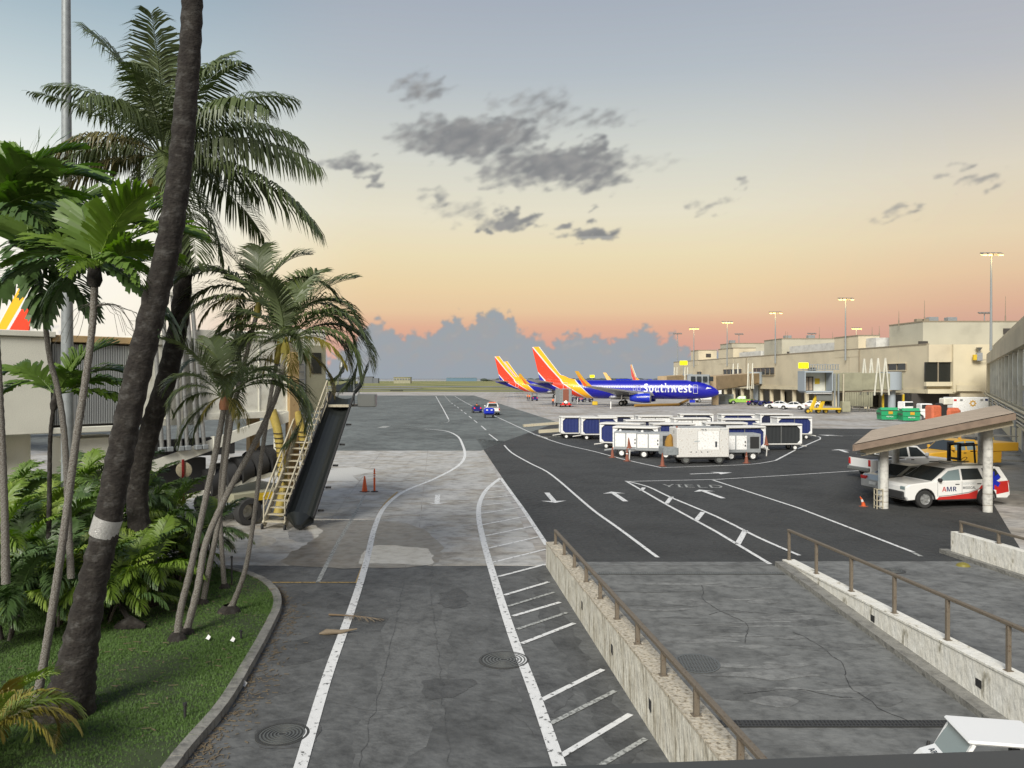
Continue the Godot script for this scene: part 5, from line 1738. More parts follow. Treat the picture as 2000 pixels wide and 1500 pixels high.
func palms() -> void:
	var coco := {}
	var spec := {"up": [78, 44, 0.45], "high": [58, 68, 0.75], "mid": [36, 70, 1.2], "flat": [16, 52, 2.0], "low": [-8, 48, 0.9], "hang": [-50, 30, 0.5], "arch": [24, 92, 0.9]}
	for k in spec:
		coco[k] = frond({"length": 4.0, "pairs": 74, "leaf": 1.34, "width": 0.052, "gaps": 0.08, "sweep0": 80.0, "sweep1": 38.0, "pitch": spec[k][0], "bend": spec[k][1], "hang": spec[k][2], "seed": 11 + spec[k][1], "stalk": 0.035, "sway": 0.1})
	coco.torn = frond({"length": 4.2, "pairs": 60, "leaf": 0.78, "width": 0.06, "pitch": 38, "bend": 30, "hang": 0.8, "seed": 77, "stalk": 0.035, "gaps": 0.3, "dead": 0.12, "sway": -0.2})
	coco.brown = frond({"length": 3.4, "pairs": 62, "leaf": 0.8, "width": 0.055, "pitch": 2, "bend": 22, "hang": 1.6, "seed": 78, "stalk": 0.035, "gaps": 0.1, "dead": 0.3})
	# the big leaning coconut palm
	var t := thing("coconut_palm", "thick dark leaning coconut palm trunk with a silver metal band, nearest the camera", "palm tree")
	var pts := [Vector3(-7.18, 0.03, -12.9), Vector3(-7.07, 0.5, -12.9), Vector3(-6.96, 1.08, -12.9), Vector3(-6.75, 2.14, -12.9), Vector3(-6.48, 3.15, -12.85), Vector3(-6.25, 4.21, -12.8), Vector3(-5.96, 5.35, -12.7), Vector3(-5.61, 6.63, -12.6), Vector3(-5.33, 7.58, -12.5), Vector3(-5.11, 8.74, -12.4), Vector3(-4.96, 9.89, -12.3), Vector3(-4.83, 11.25, -12.2), Vector3(-4.71, 14.9, -12.1)]
	shape(t, "trunk", trunk(pts, [0.46, 0.35, 0.285, 0.225, 0.205, 0.203, 0.198, 0.19, 0.184, 0.176, 0.166, 0.154, 0.14], 0.07, 18), M.bark)
	var g := Geo.new()
	var bp := [Vector3(-6.53, 3.02, -12.85), Vector3(-6.49, 3.15, -12.84), Vector3(-6.43, 3.31, -12.83)]
	g.tube(bp, [0.217, 0.214, 0.219], 20, false)
	shape(t, "metal_band", g, M.band)
	var top: Vector3 = pts[-1]
	var l := []
	for k in 5:
		l.append([coco[["up", "high"][k % 2]], k * 137.0, 0.8, M.leaf_coco])
	crown(t, top, l)
	# the second coconut palm, its whole crown against the sky
	t = thing("coconut_palm", "coconut palm behind the leaning trunk, its full crown spread against the sky", "palm tree")
	pts = [Vector3(-8.72, -0.07, -19.3), Vector3(-8.78, 0.48, -19.3), Vector3(-8.86, 1.34, -19.3), Vector3(-9.03, 2.43, -19.4), Vector3(-8.98, 3.29, -19.4), Vector3(-8.69, 4.4, -19.4), Vector3(-8.33, 5.51, -19.4), Vector3(-8.05, 6.75, -19.4), Vector3(-7.92, 7.98, -19.4), Vector3(-8, 9.21, -19.4), Vector3(-8.29, 10.57, -19.4)]
	shape(t, "trunk", trunk(pts, [0.42, 0.33, 0.27, 0.25, 0.24, 0.235, 0.23, 0.225, 0.2, 0.17, 0.14], 0.085, 16), M.bark)
	g = Geo.new()
	g.tube([Vector3(-8.22, 9.71, -19.4), Vector3(-8.29, 10.39, -19.4), Vector3(-8.37, 11.07, -19.4)], [0.19, 0.24, 0.14], 12)
	shape(t, "crown_base", g, M.crownshaft)
	for k in 5:
		g = Geo.new()
		var a := k * 1.3
		g.lathe([Vector2(0, -0.14), Vector2(0.1, -0.06), Vector2(0.11, 0.04), Vector2(0, 0.12)], 8, Transform3D(Basis.IDENTITY, Vector3(-8.37, 10.2, -19.4) + Vector3(cos(a) * 0.28, -0.15 * (k % 2), sin(a) * 0.28)))
		shape(t, "coconut", g, M.leaf_gold)
	crown(t, Vector3(-8.37, 10.88, -19.4), [
		[coco.flat, -4, 0.98, M.leaf_coco, 10], [coco.low, 5, 1.06, M.leaf_coco, -12], [coco.mid, 8, 0.86, M.leaf_coco], [coco.mid, -28, 0.95, M.leaf_coco],
		[coco.high, 22, 0.9, M.leaf_coco], [coco.high, -30, 0.86, M.leaf_coco], [coco.up, 60, 0.9, M.leaf_coco], [coco.up, 190, 0.88, M.leaf_coco], [coco.up, 120, 0.94, M.leaf_coco], [coco.up, -70, 0.8, M.leaf_coco],
		[coco.torn, 178, 0.82, M.leaf_coco], [coco.high, 150, 0.86, M.leaf_coco], [coco.high, 205, 0.72, M.leaf_coco], [coco.mid, 160, 0.72, M.leaf_coco], [coco.arch, 215, 0.7, M.leaf_coco_old],
		[coco.flat, 186, 0.66, M.leaf_coco], [coco.brown, 172, 0.82, M.leaf_coco, 8], [coco.low, 196, 0.72, M.leaf_coco_old], [coco.hang, 200, 0.62, M.leaf_coco], [coco.hang, -35, 0.78, M.leaf_coco], [coco.hang, 10, 0.72, M.leaf_coco], [coco.low, -60, 0.7, M.leaf_coco],
		[coco.mid, 90, 0.9, M.leaf_coco], [coco.flat, 70, 0.85, M.leaf_coco], [coco.high, 100, 0.9, M.leaf_coco], [coco.low, 110, 0.8, M.leaf_coco], [coco.mid, 262, 0.75, M.leaf_coco], [coco.high, 280, 0.7, M.leaf_coco], [coco.low, 60, 0.85, M.leaf_coco], [coco.flat, 125, 0.8, M.leaf_coco]])
	# slender broad-leaved palms
	var broad := {}
	var bs := {"up": [72, 60, 0.1], "high": [50, 76, 0.16], "mid": [30, 70, 0.22], "flat": [10, 60, 0.35], "low": [-22, 50, 0.45]}
	for k in bs:
		broad[k] = frond({"length": 1.75, "pairs": 24, "leaf": 0.62, "width": 0.1, "blunt": 0.75, "pitch": bs[k][0], "bend": bs[k][1], "hang": bs[k][2], "seed": 5 + bs[k][1], "stalk": 0.022, "bare": 0.12, "sweep0": 62.0, "sweep1": 18.0, "gaps": 0.0, "lift": 0.35})
	var slim := [
		["slim palm with bright green feathery fronds, standing before the leaning trunk", [Vector3(-7.86, 0.07, -13.2), Vector3(-7.73, 0.64, -13.2), Vector3(-7.49, 2.07, -13.2), Vector3(-7.32, 3.24, -13.2), Vector3(-7.15, 4.5, -13.2), Vector3(-6.99, 5.51, -13.2), Vector3(-6.88, 6.35, -13.2), Vector3(-6.84, 7.02, -13.2)], [0.1, 0.085, 0.08, 0.075, 0.075, 0.07, 0.068, 0.07], Vector3(-6.84, 7.36, -13.2), true,
			[["high", 12, 1.0, 1], ["up", 40, 0.95, 1], ["up", -30, 0.9, 1], ["mid", -12, 0.85, 1], ["flat", -35, 0.85, 2], ["low", -8, 0.95, 3], ["low", 30, 0.9, 3], ["high", 165, 0.75, 1], ["mid", 190, 0.75, 2], ["flat", 215, 0.7, 3], ["up", 120, 0.9, 2], ["mid", 80, 0.9, 2], ["flat", -80, 0.6, 1], ["low", 175, 0.7, 3]]],
		["slim palm near the left edge with a dark drooping crown before the lamp pole", [Vector3(-9.05, 1.42, -16.5), Vector3(-9.09, 2.36, -16.5), Vector3(-9.17, 4.25, -16.5), Vector3(-9.3, 5.25, -16.5), Vector3(-9.47, 5.93, -16.5), Vector3(-9.59, 6.88, -16.5), Vector3(-9.66, 7.4, -16.5)], [0.09, 0.08, 0.075, 0.07, 0.065, 0.06, 0.065], Vector3(-9.85, 8.03, -16.5), false,
			[["up", 120, 1.5, 2], ["high", 150, 1.5, 2], ["up", 60, 1.2, 2], ["high", 20, 1.35, 2], ["mid", 5, 1.2, 2], ["mid", -30, 1.15, 2], ["flat", -10, 1.2, 3], ["low", -25, 1.1, 3],  ["flat", -60, 1.2, 3], ["low", -80, 1.1, 3], ["mid", 90, 1.2, 2], ["low", -50, 1.2, 3], ["flat", 30, 1.1, 3]]],
		["slim palm at the extreme left edge, mostly cut off by the frame", [Vector3(-9.57, 1.64, -15.2), Vector3(-9.59, 3, -15.2), Vector3(-9.64, 4.45, -15.2), Vector3(-9.71, 5.9, -15.2), Vector3(-9.79, 7.25, -15.2)], [0.1, 0.085, 0.08, 0.075, 0.07], Vector3(-9.86, 8.6, -15.2), false,
			[["up", 100, 1.2, 2], ["up", 30, 1.25, 2], ["high", 8, 1.3, 2], ["mid", -15, 1.2, 2], ["high", -40, 1.2, 2], ["flat", 5, 1.1, 3], ["mid", 60, 1.2, 2], ["high", 170, 1.2, 2], ["flat", -30, 1.0, 3]]],
		["small young palm, its low crown before the corrugated panel of the bridge", [Vector3(-10.37, 1.85, -18), Vector3(-10.35, 2.99, -18), Vector3(-10.33, 4.14, -18), Vector3(-10.26, 4.82, -18)], [0.07, 0.06, 0.055, 0.055], Vector3(-10.17, 5.19, -18), true,
			[["high", 160, 0.9, 2], ["mid", 172, 0.75, 2], ["up", 30, 0.9, 1], ["up", 70, 0.8, 2], ["high", 20, 0.85, 2], ["mid", -5, 1.0, 2], ["flat", 10, 0.95, 2], ["high", -50, 0.7, 2], ["mid", 100, 0.8, 2]]]]
	var mats := [null, M.leaf_bright, M.leaf_mid, M.leaf_dark]
	for s in slim:
		t = thing("slender_palm", s[0], "palm tree", Vector3.ZERO, 0.0, "slender palms on the lawn")
		shape(t, "trunk", trunk(s[1], s[2].map(func(x): return x * 0.82), 0.06, 10), M.bark_pale if s[1].size() > 4 else M.bark)
		g = Geo.new()
		g.tube([s[1][-1], s[1][-1].lerp(s[3], 0.3), s[1][-1].lerp(s[3], 0.7), s[3] + Vector3(0, 0.1, 0)], [s[2][-1] * 1.15, s[2][-1] * 1.75, s[2][-1] * 1.5, 0.05], 10)
		shape(t, "crownshaft", g, M.leaf_dark if not s[4] else M.bark)
		var list := []
		for f in s[5]:
			list.append([broad[f[0]], f[1], f[2], mats[f[3]], rng.randf_range(-14, 14)])
		crown(t, s[3], list)
	# bare flower stalks under the crown of the first slender palm
	var first := get_node("slender_palm")
	for k in 16:
		var a := rng.randf_range(-0.9, 0.9) + (0.0 if k % 4 else PI)
		var r := rng.randf_range(0.5, 1.15)
		g = Geo.new()
		var root := Vector3(-6.83, 6.68, -13.2)
		var q := [root]
		for i in range(1, 7):
			var f := i / 6.0
			q.append(root + Vector3(cos(a) * r * f, 0.12 * sin(f * PI) - 0.75 * f * f * rng.randf_range(0.5, 1.0) * r, sin(a) * r * f))
		g.tube(q, 0.004, 4, false)
		shape(first, "flower_stalk", g, M.bark_pale)
	# clumping palms with feathery bronze-green crowns
	var fine := {}
	var fs := {"up": [76, 70, 0.2], "high": [60, 130, 0.35], "mid": [46, 150, 0.4], "flat": [20, 95, 0.6], "low": [-25, 60, 0.5], "hook": [40, 185, 0.5]}
	for k in fs:
		fine[k] = frond({"length": 2.5, "pairs": 58, "leaf": 0.74, "width": 0.042, "pitch": fs[k][0], "bend": fs[k][1], "hang": fs[k][2], "seed": 51 + fs[k][1], "stalk": 0.02, "bare": 0.16, "sweep0": 60.0, "sweep1": 24.0, "lift": 0.4, "power": 1.25, "dead": 0.02})
	fine.dry = frond({"length": 1.0, "pairs": 22, "leaf": 0.5, "width": 0.02, "pitch": -30, "bend": 60, "hang": 0.9, "seed": 99, "stalk": 0.016, "bare": 0.1})
	var clump := [
		["bronze-crowned palm with its base at two leaning stems, lower crown left of the stairs", [Vector3(-6.92, 0.13, -16.6), Vector3(-6.84, 0.76, -16.6), Vector3(-6.63, 1.6, -16.6), Vector3(-6.36, 2.87, -16.6), Vector3(-6.12, 4.13, -16.7), Vector3(-5.98, 4.87, -16.7)], [0.1, 0.085, 0.08, 0.075, 0.075, 0.07], Vector3(-5.97, 5.14, -16.7),
			[["up", 120, 0.75, 1], ["up", 20, 0.8, 1], ["up", 230, 0.7, 1], ["high", 175, 0.62, 1], ["mid", 195, 0.55, 1], ["hook", 8, 1.05, 1], ["mid", -6, 1.0, 1], ["flat", 170, 0.5, 1], ["low", 185, 0.55, 1], ["high", 60, 0.8, 1], ["high", -70, 0.6, 1], ["mid", 100, 0.7, 1], ["dry", 10, 0.7, 2], ["dry", -30, 0.8, 2], ["dry", 200, 0.6, 2], ["low", 160, 0.5, 1]]],
		["tall leaning palm whose wide crown of arching fronds hangs over the black chute", [Vector3(-6.9, 0.1, -17), Vector3(-6.73, 1.02, -17.2), Vector3(-6.62, 1.97, -17.4), Vector3(-6.24, 3.03, -17.7), Vector3(-5.79, 4, -18), Vector3(-5.38, 5.16, -18.4), Vector3(-5.25, 6.1, -18.6)], [0.1, 0.09, 0.085, 0.08, 0.078, 0.075, 0.075], Vector3(-5.21, 6.36, -18.6),
			[["up", 80, 0.95, 1], ["up", 10, 0.9, 1], ["high", 25, 0.9, 1], ["high", -15, 0.95, 1], ["mid", 5, 1.05, 1], ["hook", -8, 1.12, 1], ["hook", 15, 0.9, 1], ["high", 165, 0.95, 1], ["mid", 185, 0.95, 1], ["mid", 150, 0.9, 1], ["up", 160, 0.9, 1], ["flat", 178, 0.8, 1], ["up", 260, 0.8, 1], ["high", 110, 0.85, 1], ["flat", -20, 0.7, 2], ["low", 10, 0.65, 2], ["low", 190, 0.8, 1], ["dry", 30, 0.9, 2], ["dry", 160, 0.9, 2], ["dry", -60, 0.9, 2], ["dry", 100, 0.9, 2], ["hook", 175, 0.75, 1], ["mid", -60, 0.7, 1]]],
		["middle palm stem with a compact crown behind the wide arching one", [Vector3(-7.43, 0.09, -19.3), Vector3(-7.27, 0.97, -19.3), Vector3(-7.02, 2.2, -19.3), Vector3(-6.85, 3.67, -19.3), Vector3(-6.68, 4.78, -19.3), Vector3(-6.42, 6.01, -19.4), Vector3(-6.17, 6.99, -19.4)], [0.09, 0.08, 0.075, 0.07, 0.07, 0.065, 0.065], Vector3(-6.07, 7.36, -19.4),
			[["up", 100, 0.95, 1], ["up", 190, 0.95, 1], ["high", 170, 1.1, 1], ["high", 200, 1.0, 1], ["mid", 180, 1.0, 1], ["high", 20, 0.9, 1], ["up", 40, 0.8, 1], ["flat", 175, 0.7, 2], ["low", 0, 0.5, 2], ["dry", 180, 0.9, 2], ["mid", 130, 0.9, 1], ["flat", 210, 0.8, 1]]],
		["thin straight palm stem standing behind its leaning neighbours", [Vector3(-7.4, 0.09, -20.7), Vector3(-7.48, 1.3, -20.7), Vector3(-7.51, 2.62, -20.7), Vector3(-7.37, 4.06, -20.7), Vector3(-7.22, 5.25, -20.7)], [0.08, 0.07, 0.065, 0.06, 0.06], Vector3(-7.18, 5.58, -20.7),
			[["up", 90, 0.7, 1], ["high", 10, 0.6, 1], ["high", 190, 0.6, 1], ["mid", 100, 0.6, 1]]],
		["slender pale palm curving up on the right, its foot a dark bulb", [Vector3(-6.55, 0.12, -18.6), Vector3(-6.41, 0.42, -18.6), Vector3(-6.15, 1.19, -18.6), Vector3(-5.98, 2.42, -18.7), Vector3(-5.88, 3.48, -18.8), Vector3(-5.72, 4.79, -18.9), Vector3(-5.56, 5.87, -19)], [0.14, 0.08, 0.068, 0.062, 0.06, 0.058, 0.055], Vector3(-5.41, 6.72, -19),
			[["up", 70, 0.9, 1], ["high", 40, 0.9, 1], ["high", -10, 0.9, 1], ["up", 150, 0.9, 1], ["mid", 30, 0.95, 1], ["high", 140, 0.9, 1]]]]
	mats = [null, M.leaf_areca, M.leaf_gold]
	for s in clump:
		t = thing("clump_palm", s[0], "palm tree", Vector3.ZERO, 0.0, "pale-stemmed palms at the tip of the lawn")
		shape(t, "trunk", trunk(s[1], s[2].map(func(x): return x * 0.82), 0.06, 10), M.bark_pale)
		g = Geo.new()
		g.tube([s[1][-1], s[1][-1].lerp(s[3], 0.4), s[3] + Vector3(0, 0.12, 0)], [s[2][-1] * 1.25, s[2][-1] * 1.4, 0.04], 10)
		shape(t, "crownshaft", g, M.husk if s[1].size() == 6 else M.leaf_gold)
		g = Geo.new()
		var foot: Vector3 = s[1][0]
		g.lathe([Vector2(s[2][0] * 2.2, -0.05), Vector2(s[2][0] * 1.7, 0.06), Vector2(s[2][0] * 0.9, 0.16)], 9, Transform3D(Basis.IDENTITY, foot))
		shape(t, "root_mound", g, M.bark)
		var list := []
		for f in s[4]:
			list.append([fine[f[0]], f[1], f[2], mats[f[3]], rng.randf_range(-10, 10)])
		crown(t, s[3], list)
	# young bushy palms in a thicket below the coconut palms
	var bush := {}
	var us := {"up": [76, 60, 0.3], "high": [55, 85, 0.35], "mid": [35, 85, 0.4], "flat": [12, 70, 0.5]}
	for k in us:
		bush[k] = frond({"length": 1.6, "pairs": 34, "leaf": 0.46, "width": 0.044, "blunt": 0.5, "pitch": us[k][0], "bend": us[k][1], "hang": us[k][2], "seed": 3 + us[k][1], "stalk": 0.016, "bare": 0.18, "sweep0": 62.0, "sweep1": 22.0, "lift": 0.35})
	var where := [  # foot in the picture, crown height in metres, material, scale, words
		[22, 1205, 2.6, 1, 1.0, "bright green bushy palm at the left edge of the thicket"], [72, 1160, 3.2, 4, 1.0, "lime-tipped bushy palm in the thicket under the small young crown"], [128, 1188, 2.3, 2, 0.95, "bushy palm in the middle of the thicket, left of the slim trunk"],
		[180, 1150, 3.0, 2, 1.0, "mid green bushy palm behind the banded trunk, left side"], [232, 1165, 2.2, 2, 0.95, "bushy palm right behind the banded trunk"], [318, 1135, 2.5, 2, 0.9, "bushy palm on the right of the banded trunk, with fronds toward the round disc"],
		[258, 1130, 3.5, 2, 1.0, "tallest bushy palm behind the banded trunk"], [40, 1125, 2.9, 2, 1.0, "mid green bushy palm at the back left of the thicket"], [205, 1215, 1.5, 1, 0.95, "low bushy palm at the foot of the banded trunk"],
		[110, 1225, 1.6, 3, 0.95, "low dark bushy palm in front of the thicket"], [275, 1195, 1.9, 1, 0.95, "bushy palm beside the second coconut trunk"], [345, 1140, 1.5, 1, 0.75, "bright bushy palm at the right end of the thicket, near the red posts"], [398, 1128, 2.35, 3, 0.8, "dark bushy palm on its own beside the round disc"], [150, 1110, 3.3, 1, 1.05, "bright bushy palm at the back of the thicket under the lamp pole"], [-30, 1170, 2.9, 4, 1.1, "lime bushy palm cut by the left frame edge"], [8, 1250, 1.3, 3, 0.95, "low dark bushy palm at the lower left edge"]]
	mats = [null, M.leaf_bright, M.leaf_mid, M.leaf_dark, M.leaf_lime]
	for w in where:
		var f := spot(w[0], w[1])
		var foot := Vector3(f.x * 0.978, 0.12, f.y * 0.978)
		t = thing("bushy_palm", w[5], "palm", foot, 0.0, "bushy palms in the thicket")
		var stems := 4
		for k in stems:
			var a := k * TAU / stems + rng.randf()
			var lean := Vector3(cos(a), 0, sin(a)) * rng.randf_range(0.15, 0.45)
			var h: float = w[2] * rng.randf_range(0.4, 1.0) * 0.72
			g = Geo.new()
			g.tube([lean * 0.3, lean * 0.6 + Vector3(0, h * 0.5, 0), lean + Vector3(0, h, 0)], [0.035, 0.028, 0.024], 6)
			shape(t, "stem", g, M.bark if k % 2 else M.bark_pale)
			var list := []
			for j in 7:
				var m: Material = mats[w[3]]
				if rng.randf() < 0.3:
					m = M.leaf_dark
				if rng.randf() < 0.12:
					m = M.leaf_lime
				list.append([bush[["up", "high", "mid", "flat", "high", "mid", "up", "flat"][j]], j * 137.5 + rng.randf_range(-20, 20), w[4] * rng.randf_range(0.8, 1.05), m, rng.randf_range(-12, 12)])
			crown(t, lean + Vector3(0, h, 0), list)
	# golden fronds close to the camera in the lower left corner
	t = thing("golden_palm", "yellow-green feathery palm in the lower left corner", "palm", Vector3(-7.3, 0.12, -10.9))
	for k in 3:
		g = Geo.new()
		g.tube([Vector3(0.1 * k, 0, 0.05 * k), Vector3(0.15 * k, 0.5, 0.08 * k)], 0.03, 6)
		shape(t, "stem", g, M.bark)
	var li := []
	for k in 18:
		li.append([fine[["up", "high", "mid", "flat", "high"][k % 5]], k * 67.0, rng.randf_range(0.45, 0.62), M.leaf_gold if k % 3 else M.leaf_lime, rng.randf_range(-10, 10)])
	crown(t, Vector3(0.1, 0.45, 0.05), li)
	# fallen fronds on the lane
	var fallen := frond({"length": 1.3, "pairs": 26, "leaf": 0.4, "width": 0.016, "pitch": 2, "bend": 6, "hang": 0.05, "seed": 66, "stalk": 0.03, "bare": 0.3, "lift": 0.1, "rib": Color(0.9, 0.8, 0.7)})
	t = thing("fallen_frond", "dry brown fallen palm frond with a broom of leaflets across the white line", "palm frond", Vector3(-3.83, 0, -18.59) + Vector3(-0.4, 0.06, 0), -14.0)
	shape(t, "frond", fallen, M.dry)
	t = thing("fallen_frond", "dry fallen palm sheath, boat-shaped, on the road left of the white line", "palm frond", Vector3(-3.8, 0, -17.33) + Vector3(0, 0.03, 0), 8.0)
	g = Geo.new()
	g.tube([Vector3(-0.35, 0, 0), Vector3(-0.2, 0.03, 0), Vector3(0.1, 0.03, 0.02), Vector3(0.45, 0.06, -0.04)], [0.015, 0.07, 0.045, 0.012], 8)
	shape(t, "sheath", g, M.dry)
	t = thing("root_stump", "dark chunk of old palm root on the lawn beside the red post", "stump", Vector3(-9.04, 0.12, -21.47))
	g = Geo.new()
	g.tube([Vector3(-0.15, 0, 0), Vector3(0, 0.12, 0.05), Vector3(0.2, 0.03, 0)], [0.1, 0.13, 0.06], 8)
	shape(t, "wood", g, M.bark)
	t = thing("root_stump", "grey palm root mass at the foot of the thicket by the pale slanting stem", "stump", Vector3(-8.23, 0.12, -17.37))
	g = Geo.new()
	g.tube([Vector3(-0.3, 0, 0), Vector3(0, 0.14, 0.05), Vector3(0.3, 0.03, 0)], [0.1, 0.16, 0.06], 8)
	g.tube([Vector3(0, 0.1, 0), Vector3(-0.45, 0.75, -0.1)], [0.06, 0.045], 7)
	shape(t, "wood", g, M.bark)

# ---------------------------------------------------------------- the loading bridge on the left, behind the palms
func left_bridge() -> void:
	# its own axis: s metres from the left edge of the view towards the cab, w metres across towards the back
	var a := Vector3(-15.9, 0, -25.0)
	var d := Vector3(0.676, 0, -0.737)
	var back := Vector3(-0.737, 0, -0.676)
	var fr := func(s: float, w: float, y: float) -> Vector3: return a + d * s + back * w + Vector3(0, y, 0)
	var yaw := Basis(d, Vector3.UP, -back)
	var bx := func(g: Geo, s0: float, s1: float, w0: float, w1: float, y0: float, y1: float, bevel := 0.02) -> void:
		g.box(fr.call((s0 + s1) * 0.5, (w0 + w1) * 0.5, (y0 + y1) * 0.5), Vector3(s1 - s0, y1 - y0, absf(w1 - w0)), yaw, bevel)
	var t := thing("boarding_bridge", "cream passenger boarding bridge behind the palms on the left", "boarding bridge")
	var g := Geo.new()
	bx.call(g, -9.00, 1.45, 0.0, 3.0, 3.75, 6.85)
	shape(t, "rear_tunnel", g, M.bridge)
	g = Geo.new()
	bx.call(g, -9.00, 1.56, -0.1, 3.1, 6.86, 7.05)
	shape(t, "rear_roof", g, M.bridge)
	g = Geo.new()
	bx.call(g, 1.50, 4.10, 0.25, 2.75, 3.95, 6.7)
	shape(t, "sleeve", g, M.shade_inside)
	for k in 44:   # ribs of the corrugated sleeve
		g = Geo.new()
		var s := 1.55 + k * 0.057
		bx.call(g, s, s + 0.03, 0.16, 0.25, 4.0, 6.66, 0.0)
		shape(t, "rib", g, M.corrugated)
	g = Geo.new()
	bx.call(g, 1.50, 4.21, 0.0, 3.0, 6.72, 6.95)
	shape(t, "sleeve_roof", g, M.tan_rust)
	g = Geo.new()
	bx.call(g, 1.50, 4.21, 0.05, 2.9, 3.72, 3.92)
	shape(t, "sleeve_sill", g, M.bridge)
	# three tunnel sections, each a little larger
	for e in [[4.0, 6.3, -0.1, 3.9, 7.0, "middle_tunnel"], [6.2, 10.0, -0.25, 4.05, 7.3, "front_tunnel"]]:
		g = Geo.new()
		bx.call(g, e[0], e[1], e[2], 3.1 - e[2], e[3], e[4])
		var tn := shape(t, e[5], g, M.bridge_white)
		var n := int((e[1] - e[0]) / 1.0)
		for k in n + 1:
			g = Geo.new()
			var s: float = lerpf(e[0] + 0.04, e[1] - 0.04, float(k) / n)
			bx.call(g, s - 0.03, s + 0.03, e[2] - 0.03, e[2], e[3] + 0.1, e[4] - 0.1, 0.0)
			shape(tn, "panel_seam", g, M.bridge)
		g = Geo.new()
		bx.call(g, e[0], e[1] + 0.1, e[2] - 0.07, e[2] - 0.001, e[4] - 0.28, e[4] + 0.02, 0.01)
		shape(tn, "top_rail", g, M.bridge)
		g = Geo.new()
		bx.call(g, e[0], e[1] + 0.1, e[2] - 0.09, e[2] - 0.001, e[3] - 0.05, e[3] + 0.2, 0.01)
		shape(tn, "bottom_rail", g, M.bridge_white)
	# round window
	g = Geo.new()
	g.lathe([Vector2(0.0, 0.0), Vector2(0.42, 0.0), Vector2(0.42, 0.05), Vector2(0.0, 0.05)], 24, Transform3D(Basis(Vector3.RIGHT, PI / 2).rotated(Vector3.UP, yaw.get_euler().y), fr.call(8.05, -0.26, 5.9)))
	shape(t, "round_window", g, M.bridge_white)
	# hoist tubes round the tunnel
	for e in [[4.55, 4.85], [4.9, 5.1], [5.25, 5.5], [5.5, 5.75], [5.75, 6.15], [5.95, 6.4]]:
		g = Geo.new()
		g.tube([fr.call(e[0], -0.4, 8.5), fr.call(e[1], -0.45, 2.95)], 0.075, 10)
		shape(t, "hoist_tube", g, M.steel)
		g = Geo.new()
		bx.call(g, e[1] - 0.11, e[1] + 0.11, -0.57, -0.33, 2.95, 3.12)
		shape(t, "tube_clamp", g, M.galv)
	g = Geo.new()
	bx.call(g, 4.4, 6.1, -0.5, -0.3, 8.45, 8.6)
	shape(t, "hoist_head", g, M.bridge)
	g = Geo.new()
	bx.call(g, 4.43, 7.66, -0.35, 0.0, 2.7, 3.35)
	shape(t, "hoist_beam", g, M.black)
	# equipment frame hung under the tunnel
	g = Geo.new()
	g.bar(fr.call(4.54, -0.3, 2.45), fr.call(10.24, -0.3, 4.1), 0.15, 0.4)
	shape(t, "cable_tray", g, M.bridge)
	g = Geo.new()
	bx.call(g, 4.10, 6.69, 0.0, 2.6, 1.15, 2.6)
	shape(t, "air_unit", g, M.black)
	for k in 5:
		g = Geo.new()
		g.tube([fr.call(6.6 + k * 0.62, 0.0, 1.6 + k * 0.18), fr.call(7.15 + k * 0.62, 0.05, 1.7 + k * 0.18)], [0.58, 0.5], 14)
		shape(t, "hose_coil", g, M.rubber if k % 2 else M.black)
	for k in 3:
		g = Geo.new()
		var s := 4.2 + k * 2.6
		g.bar(fr.call(s, -0.32, 0.9 + k * 0.4), fr.call(s, -0.32, 2.7 + k * 0.7), 0.13)
		shape(t, "hanger", g, M.bridge)
	g = Geo.new()
	g.bar(fr.call(3.98, -0.3, 0.95), fr.call(10.00, -0.3, 1.9), 0.12, 0.16)
	shape(t, "hanger_rail", g, M.bridge)
	# rotunda column on the left
	g = Geo.new()
	g.tube([fr.call(0.72, 1.5, 0.0), fr.call(0.72, 1.5, 3.72)], 0.55, 20)
	shape(t, "support_column", g, M.bridge)
	g = Geo.new()
	bx.call(g, 2.21, 3.98, 0.5, 2.6, 0.0, 3.5)
	shape(t, "plant_cabinet", g, M.bridge)
	# cab and drive column at the end
	g = Geo.new()
	bx.call(g, 9.90, 11.90, -0.1, 3.2, 4.2, 7.55)
	var cab := shape(t, "cab", g, M.bridge_white)
	g = Geo.new()
	bx.call(g, 10.89, 11.84, -0.16, -0.101, 4.3, 6.9, 0.0)
	var door := shape(cab, "door", g, M.bridge_green)
	g = Geo.new()
	bx.call(g, 11.13, 11.60, -0.19, -0.161, 5.75, 6.6, 0.0)
	shape(cab, "door_window", g, M.dark_glass)
	g = Geo.new()
	bx.call(g, 9.95, 10.42, -0.42, -0.101, 0.9, 6.6, 0.03)
	shape(t, "drive_column", g, M.tan_rust)
	g = Geo.new()
	bx.call(g, 9.95, 10.42, 2.6, 2.95, 0.9, 4.2, 0.03)
	shape(t, "drive_column", g, M.tan_rust)
	for k in 9:   # service ladder on the cab
		g = Geo.new()
		g.bar(fr.call(10.50, -0.2, 4.6 + k * 0.3), fr.call(10.81, -0.2, 4.6 + k * 0.3), 0.03)
		shape(cab, "ladder_rung", g, M.galv)
	for s in [10.5, 10.81]:
		g = Geo.new()
		g.bar(fr.call(s, -0.2, 4.4), fr.call(s, -0.2, 7.2), 0.035)
		shape(cab, "ladder_rail", g, M.galv)
	# wheel carriage
	g = Geo.new()
	bx.call(g, 7.4, 10.3, -0.7, 3.0, 0.85, 1.2)
	shape(t, "carriage", g, M.bridge_green)
	g = Geo.new()
	bx.call(g, 8.34, 9.03, -0.72, -0.701, 0.88, 1.15, 0.0)
	shape(t, "warning_plate", g, M.yellow)
